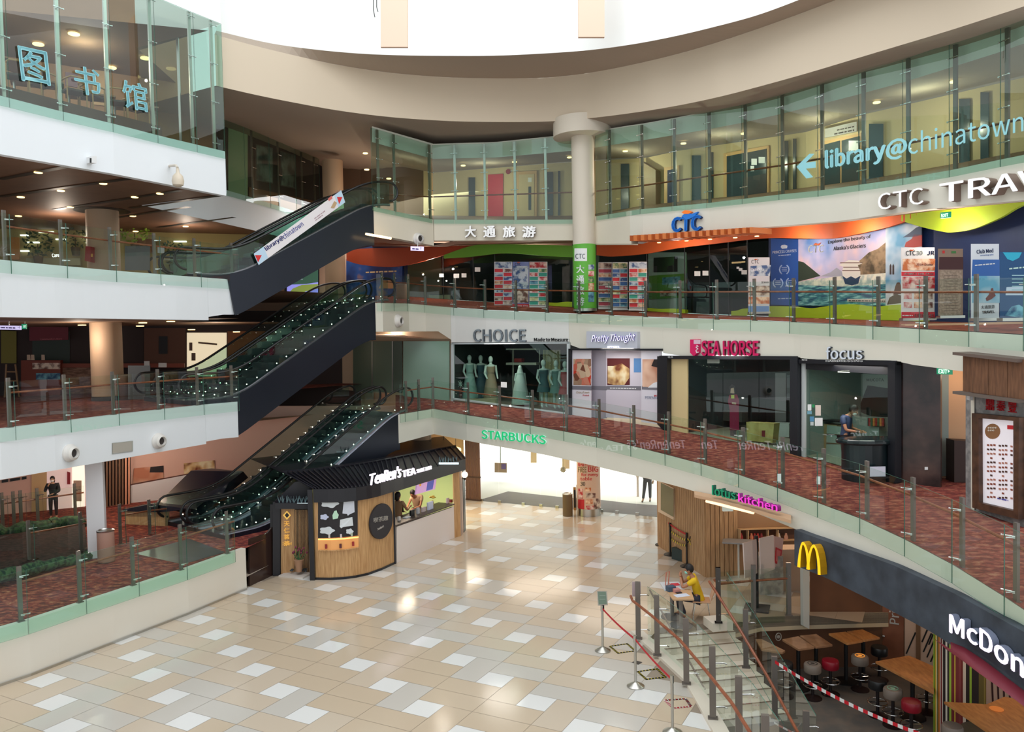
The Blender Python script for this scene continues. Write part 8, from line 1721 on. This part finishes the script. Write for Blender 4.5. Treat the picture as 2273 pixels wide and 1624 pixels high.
for i, (x, y) in enumerate(sorted([(39, 713), (110, 710), (182, 721), (311, 723), (317, 716), (379, 713), (425, 731), (525, 736)])): downlight(W(x, y, 6.9*0+26+(y-710)*.2), .13, ordn[i]+' warm downlight from the view edge over the middle landing', grp='downlights over the middle landing')
for i, (x, y) in enumerate(((85, 98), (164, 75), (323, 129), (247, 150))): downlight(Z(x, y, 16.1), .16, ordn[i]+' glowing downlight from the view edge in the library ceiling', grp='library downlights')
for i, (x, y) in enumerate(((811, 340), (814, 376), (863, 396), (1028, 367), (1142, 359), (1264, 349), (1388, 335), (1517, 318), (1651, 296), (1792, 262), (1946, 227), (2117, 181))):
    D = E4.D(x)+1.7; downlight(W(x, y, D), .09, ordn[i]+' corridor downlight from the escalator head', grp='corridor downlights')
# ---------- library room
wl_ = Wall(W(0, 200, 26), W(500, 280, 30))
struct('ceiling', [Vector((-30, 17, 16.15)), Vector((CD.x-.5, CD.y+.3, 16.15)), Vector((nd[0].x, nd[0].y+.2, 16.15)), Vector((-12, 32, 16.15)), Vector((-30, 32, 16.15))], [(0, 1, 2, 3, 4)], mat('library_ceiling', (130, 104, 88), .8))
wl_.plate('wall_library', [(-90, 400), (420, 400), (420, 0), (-90, 0)], mat('library_wall', (188, 142, 110), .8, noise=(.6, .25)), -.2, .2)['kind'] = 'structure'
point('library_lamp', (-14, 21.5, 15.6), 110, (1, .8, .6)); point('library_lamp', (-13, 25, 15.6), 80, (1, .8, .6))
for q, c, lab in (([(0, 150), (110, 190), (110, 160), (0, 125)], (84, 50, 38), 'dark wooden wall band in the library'), ([(205, 232), (238, 236), (238, 160), (205, 155)], (236, 190, 150), 'bright wall panel between two library mullions'), ([(145, 190), (172, 195), (172, 165), (145, 160)], (150, 120, 140), 'lilac picture on the library wall')):
    o = wl_.plate('wall_panel', q, M1(c), .02, .05); tag(o, lab, 'wall panel')
def armchair(P, rz, lab):
    e = empty('armchair', P, lab, 'chair', 'wooden library armchairs'); R = Matrix.Rotation(rz, 3, 'Z'); T = lambda x, y, z: P+R@Vector((x, y, z)); wm = M1((190, 140, 92), .4)
    MB().box(T(0, 0, .44), (.46, .44, .06), M=R).build('seat', M1((60, 44, 38)), e, bevel=.01)
    for x, y in ((-.24, -.2), (.24, -.2), (-.24, .2), (.24, .2)): MB().tube([T(x, y, 0), T(x*.97, y, .68)], .018, 7).build('leg', wm, e, True)
    MB().tube([T(-.25, .24, .68), T(-.26, -.1, .7), T(-.16, -.26, .76), T(.16, -.26, .76), T(.26, -.1, .7), T(.25, .24, .68)], .022, 7).build('backrest', wm, e, True); return e
_p = [ED.P(x, off=-o) for x, o in ((-60, .35), (360, .35), (360, 3), (-60, 3))]; struct('floor_dais', [Vector((p.x, p.y, z)) for z in (12.85, 12.5) for p in _p], [(0, 1, 2, 3), (0, 4, 5, 1), (1, 5, 6, 2), (0, 3, 7, 4)], mat('library_floor', (88, 58, 44), .6))
for i, (x, D, rz) in enumerate(((40, .8, .6), (95, .9, -.4), (165, .8, .9), (205, .9, -.3), (262, .8, .5), (305, .9, 1.2))):
    P = ED.P(x, off=-D); P.z = 12.85; armchair(P, rz, 'wooden library armchair, %s from the view edge' % ordn[i])
for i, (x, D) in enumerate(((70, 1.6), (190, 1.6), (290, 1.6))):
    P = ED.P(x, off=-D); P.z = 12.85; e = empty('reading_table', P, 'low library table, %s from the view edge' % ordn[i], 'table', 'library tables'); MB().box(P+Vector((0, .3, .72)), (1.2, .7, .04), rz=.5).build('table_top', M1((150, 110, 80), .3), e)
    for s in (-.5, .5): MB().cyl(P+Vector((s*.9, .3+s*.5, 0)), .03, .7, 8).build('leg', STEEL, e)
# ---------- set back picture shop
wn = Wall(NB.P(500, off=-1.6), NB.P(712, off=-1.6)); wn.plate('wall_shop', [(480, 500), (735, 560), (735, 270), (480, 200)], M1((46, 44, 46)), 0, .05)['kind'] = 'structure'
wn.plate('wall_shop', [(506, 450), (548, 462), (548, 262), (506, 250)], mat('pale_green_wall', (176, 196, 160), .8), .06, .04)['kind'] = 'structure'
for q, lab in (([(569, 398), (603, 404), (603, 330), (569, 323)], 'framed ink picture, nearer the library box'), ([(624, 410), (654, 416), (654, 346), (624, 338)], 'framed ink picture, nearer the escalator heads')):
    e = empty('framed_picture', wn.at(q[0][0], q[0][1]), lab, 'picture'); wn.plate('sheet', q, ramp_mat('ink_print', 'NOISE', 2, [(.4, (70, 84, 86)), (.6, (136, 150, 144))], .4), .1, .03, e); wn.plate('mount', [(q[0][0]-2, q[0][1]+2), (q[1][0]+2, q[1][1]+3), (q[2][0]+2, q[2][1]-2), (q[3][0]-2, q[3][1]-3)], M1((96, 100, 98)), .08, .02, e)
wn.plate('wall_band', [(552, 470), (715, 510), (715, 450), (552, 415)], M1((130, 84, 56)), .07, .03)['kind'] = 'structure'
# ================================================================ corridor of level 4: doors and slots
def k4w(a, b, off=.05): return Wall(K4.P(a, off=off), K4.P(b, off=off))
SLOT = mat('slot_window_glass', (48, 66, 72), .2)
for i, (a, b, y0, y1) in enumerate([(1041, 1055, 394, 482), (1214, 1228, 382, 478), (1239, 1244, 380, 478), (1380, 1397, 364, 465), (1537, 1556, 345, 455), (1575, 1584, 338, 452), (1736, 1750, 313, 434), (1762, 1768, 308, 430), (1930, 1961, 275, 405), (2130, 2154, 220, 376), (2178, 2196, 205, 370)]):
    w = k4w(a-3, b+3); o = w.plate('slot_window', [(a, y1), (b, y1), (b, y0), (a, y0)], SLOT, 0, .04); tag(o, 'tall dark slot window in the yellow corridor wall, %s from the escalator head' % ordn[i], 'window', 'slot windows of the yellow corridor')
w = k4w(1084, 1117); e = empty('door', w.at(1100, 482), 'bright red door in the yellow corridor', 'door'); e['category'] = 'door'; w.plate('leaf', [(1084, 482), (1117, 482), (1117, 386), (1084, 388)], mat('door_red', (186, 22, 44), .5, emit=.12), 0, .05, e)
c = w.at(1128, 381); o = MB().lathe(c, [(.1, 0), (.1, .05)], 14, M=Matrix.Rotation(math.radians(90), 3, 'X')).build('alarm_bell', M1((150, 24, 36))); tag(o, 'round dark red alarm bell beside the red door', 'alarm')
FRW = M1((214, 170, 116), .5)
def door4(a, b, y0, y1, y0b, y1b, lab, leaf, double=True, notes=()):
    w = k4w(a, b); e = empty('door', w.at(a, y1), lab, 'door'); w.plate('door_frame', [(a-6, y1+2), (b+6, y1b+2), (b+6, y0b-7), (a-6, y0-6)], FRW, 0, .05, e)
    m = (a+b)/2; ym0, ym1 = (y0+y0b)/2, (y1+y1b)/2
    if double: w.plate('leaf', [(a, y1), (m-2, ym1), (m-2, ym0), (a, y0)], leaf, .055, .02, e); w.plate('leaf', [(m+2, ym1), (b, y1b), (b, y0b), (m+2, ym0)], leaf, .055, .02, e)
    else: w.plate('leaf', [(a, y1), (b, y1b), (b, y0b), (a, y0)], leaf, .055, .02, e)
    for q in notes: w.plate('notice', [(q[0], q[3]), (q[1], q[3]), (q[1], q[2]), (q[0], q[2])], PAPER, .08, .004, e)
    return w, e
door4(1614, 1702, 347, 446, 330, 438, 'dark glazed double door with papers, in the yellow corridor', SLOT, True, ((1668, 1680, 352, 366), (1684, 1698, 348, 362), (1666, 1674, 368, 380)))
w, e = door4(1826, 1908, 322, 428, 302, 414, 'dark glazed double door under the white council sign', SLOT, True, ((1884, 1906, 312, 334),))
w = k4w(1830, 1905); e2 = w.plate('door_sign', [(1832, 306), (1903, 292), (1903, 270), (1832, 286)], mat('grey_sign', (186, 180, 176), .5), .07, .03); tag(e2, 'white name board over the corridor double door', 'sign'); w.words((1858, 290), (1896, 282), 4, BLACK, .11, .004, 0, e2); w.words((1852, 299), (1896, 290), 5, BLACK, .11, .004, 0, e2)
door4(1482, 1502, 378, 460, 374, 458, 'narrow blue door in the yellow corridor', M1((40, 50, 84)), False)
w, e = door4(1152, 1186, 388, 482, 386, 480, 'plain yellow door with a slot and a notice, past the red door', YW, False, ((1172, 1180, 394, 404),)); w.plate('slot', [(1173, 466), (1179, 466), (1179, 414), (1173, 414)], SLOT, .08, .004, e)
o = k4w(1434, 1470).plate('wall_corridor', [(1434, 462), (1466, 462), (1466, 380), (1434, 360)], M1((130, 112, 90)), .0, .3); o['kind'] = 'structure'
for i, (x, D) in enumerate(((900, 31.5), (1080, 32), (1400, 28.5), (1600, 25.5), (1820, 22.8), (2050, 20))): point('corridor_lamp', W(x, terp(K4T, x, 1)+30, D), 60 if i else 30, (1, .9, .7), .3)
for i, (x, y, D) in enumerate(((960, 590, 34), (1180, 590, 32), (1500, 560, 27), (1750, 540, 23.6), (1900, 520, 21.3), (2100, 510, 18.6))): point('gallery_lamp', W(x, y, D), 55, (1, .9, .78), .3)  # added fill lights to brighten the upper gallery, no fittings of their own
for x, y, D in ((1100, 790, 29.5), (1380, 800, 26.2), (1640, 815, 22.8), (1900, 840, 19)): point('gallery_lamp', W(x, y-28, D), 50, (1, .94, .86), 1.5)  # added fill lights over the shop gallery, likewise without fittings
for P, e_ in (((-13, 24, 3.5), 110), ((-12.5, 27, 3.5), 90), ((-14, 26, 7.0), 60), ((-11, 30, 7.0), 45), ((-15, 27, 10.6), 80), ((-12, 30, 10.6), 60), ((-5, 33, 7.2), 50), ((-7, 33, 2.8), 60), ((-6, 34, 12.5), 50), ((1, 31, 2.9), 70), ((3.5, 27, 2.7), 40)): point('landing_lamp', Vector(P), e_, (1, .84, .68), 3 if P[2] < 3 else 0)  # added fill lights to brighten the landings and the undersides around them
# ================================================================ fixtures on the fascias
def nozzle(cv, x, y, rr, lab):
    w = kw(cv, x-12, x+12, 0); c = w.at(x, y, .0); X, N, Z_ = w.X, w.N, w.Zv; M = Matrix((X, Z_*-1, N)).transposed()
    e = empty('air_nozzle', c, lab, 'air nozzle', 'round air nozzles'); MB().lathe(c, [(rr, .0), (rr*1.02, .05), (rr*.85, .1), (rr*.8, .16), (rr*.55, .2), (rr*.5, .12)], 26, M=M).build('ring', M1((226, 222, 216), .4), e, True); MB().lathe(c, [(rr*.5, .1), (rr*.48, .13)], 20, M=M).build('throat', M1((50, 44, 42)), e)
nozzle(EB, 153, 1005, .22, 'round white air nozzle nearer the view edge on the lowest white fascia'); nozzle(EB, 350, 978, .22, 'round white air nozzle beside the grille on the lowest white fascia')
nozzle(E3, 882, 712, .25, 'round air nozzle below the head of the middle escalator'); nozzle(E4, 927, 530, .22, 'round air nozzle on the short beige return by the upper escalator head')
w = kw(EB, 248, 294, 0); e = empty('speaker_grille', w.at(271, 993), 'flat grey rectangular grille between two air nozzles', 'grille'); w.plate('frame', [(248, 1007), (294, 1001), (294, 978), (248, 983)], STEEL, 0, .02, e); w.plate('mesh', [(250, 1005), (292, 999), (292, 980), (250, 985)], M1((176, 170, 160)), .021, .006, e)
w = kw(ED, 180, 215, 0); e = empty('security_camera', w.at(197, 356), 'small white box camera on the library fascia', 'camera'); w.plate('body', [(192, 363), (204, 364), (204, 349), (192, 349)], M1((226, 226, 226)), 0, .2, e); w.plate('lens', [(199, 361), (203, 361), (203, 351), (199, 351)], BLACK, .201, .005, e)
w = kw(ED, 380, 410, 0); c0 = w.at(376, 368); e = empty('dome_camera', c0, 'large dome camera hanging from a bracket on the library fascia', 'camera'); c1 = w.at(394, 372, .5); MB().tube([c0, w.at(390, 367, .4), c1], .035, 8).build('bracket', M1((214, 204, 190)), e, True)
MB().lathe(c1+Vector((0, 0, -.52)), [(.06, 0), (.14, .05), (.16, .16), (.13, .3), (.05, .38), (.04, .5)], 20).build('housing', M1((214, 200, 180), .4), e, True)
def dirsign(D, x0, x1, y0, y1, lab, body, D2=None):
    w = Wall(W(x0, y0, D), W(x1, y0, D2 or D)); e = empty('direction_sign', w.at((x0+x1)/2, y0), lab, 'sign'); w.plate('box', [(x0, y1), (x1, y1+1), (x1, y0+1), (x0, y0)], emi('sign_lilac', (206, 196, 240), .9), 0, .08, e); w.text4(body, (x1-9, y1-2), (x1-4, y1-2), (y1-y0)*.6, M1((60, 40, 110)), .085, .004, 0, e); w.words((x0+3, y1-3), (x1-12, y1-2), (y1-y0)*.45, M1((60, 40, 110)), .085, .004, 0, e); w.plate('hanger', [((x0+x1)/2, y0), ((x0+x1)/2+1.5, y0), ((x0+x1)/2+1.5, y0-10), ((x0+x1)/2, y0-10)], STEEL, .03, .02, e)
dirsign(24, -8, 48, 722, 731, 'lilac lit direction sign over the middle landing', '→'); dirsign(23, -6, 13, 378, 391, 'lilac lit direction sign under the library box', '↑'); dirsign(29, 912, 941, 547, 556, 'small lilac lit sign under the beige return', '↑')
for x0, x1, y0, y1, D, lab in ((20, 38, 371, 385, 23.5, 'green EXIT sign under the library box beside the lilac sign'), (50, 60, 719, 730, 24.5, 'small green EXIT sign over the middle landing')):
    w = Wall(W(x0, y0, D), W(x1, y0, D)); e = empty('exit_sign', w.at(x0, y1), lab, 'sign'); w.plate('box', [(x0, y1), (x1, y1), (x1, y0), (x0, y0)], mat('exit_green', (30, 140, 100), .5, emit=.7), 0, .05, e); w.text4('EXIT', (x0+2, y1-3), (x1-2, y1-3), (y1-y0)*.5, emi('exit_white', (230, 255, 240), 1), .055, .004, 0, e); w.plate('hanger', [((x0+x1)/2, y0), ((x0+x1)/2+1, y0), ((x0+x1)/2+1, y0-8), ((x0+x1)/2, y0-8)], STEEL, .02, .01, e)
tb = empty('tube_light', W(846, 524, 27.6), 'warm tube light under the beige return at the upper escalator head', 'lamp'); MB().tube([W(812, 519, 27.4), W(868, 529, 28)], .04, 8).build('tube', WARM, tb)
for cv, x, y, lab in ((E2, 1730, 1060, 'small white notice on the gallery glass above the pink letters'), (E2, 1817, 1066, 'second small white notice on the gallery glass, nearer the restaurant')):
    w = kw(cv, x-15, x+15, .06); o = w.plate('paper_notice', [(x-4, y+8), (x+4, y+9), (x+4, y-9), (x-4, y-9)], PAPER, 0, .004); tag(o, lab, 'notice')
w = Wall(Z(1394, 1330, .9), Z(1410, 1330, .9)); o = w.plate('paper_notice', [(1403, 1323), (1422, 1323), (1422, 1291), (1403, 1290)], M1((190, 170, 172)), 0, .01); tag(o, 'pinkish notice fixed to the first stair post', 'notice')
# wires hanging in the drum
for x, l, lab in ((829, 38, 'long thin cable hanging in the white drum'), (836, 26, 'short thin cable hanging in the white drum')):
    D = 25; o = MB().tube([W(x, -120, D), W(x, l*.6, D), W(x+3, l, D)], .012, 5).build('hanging_cable', BLACK); tag(o, lab, 'cable')
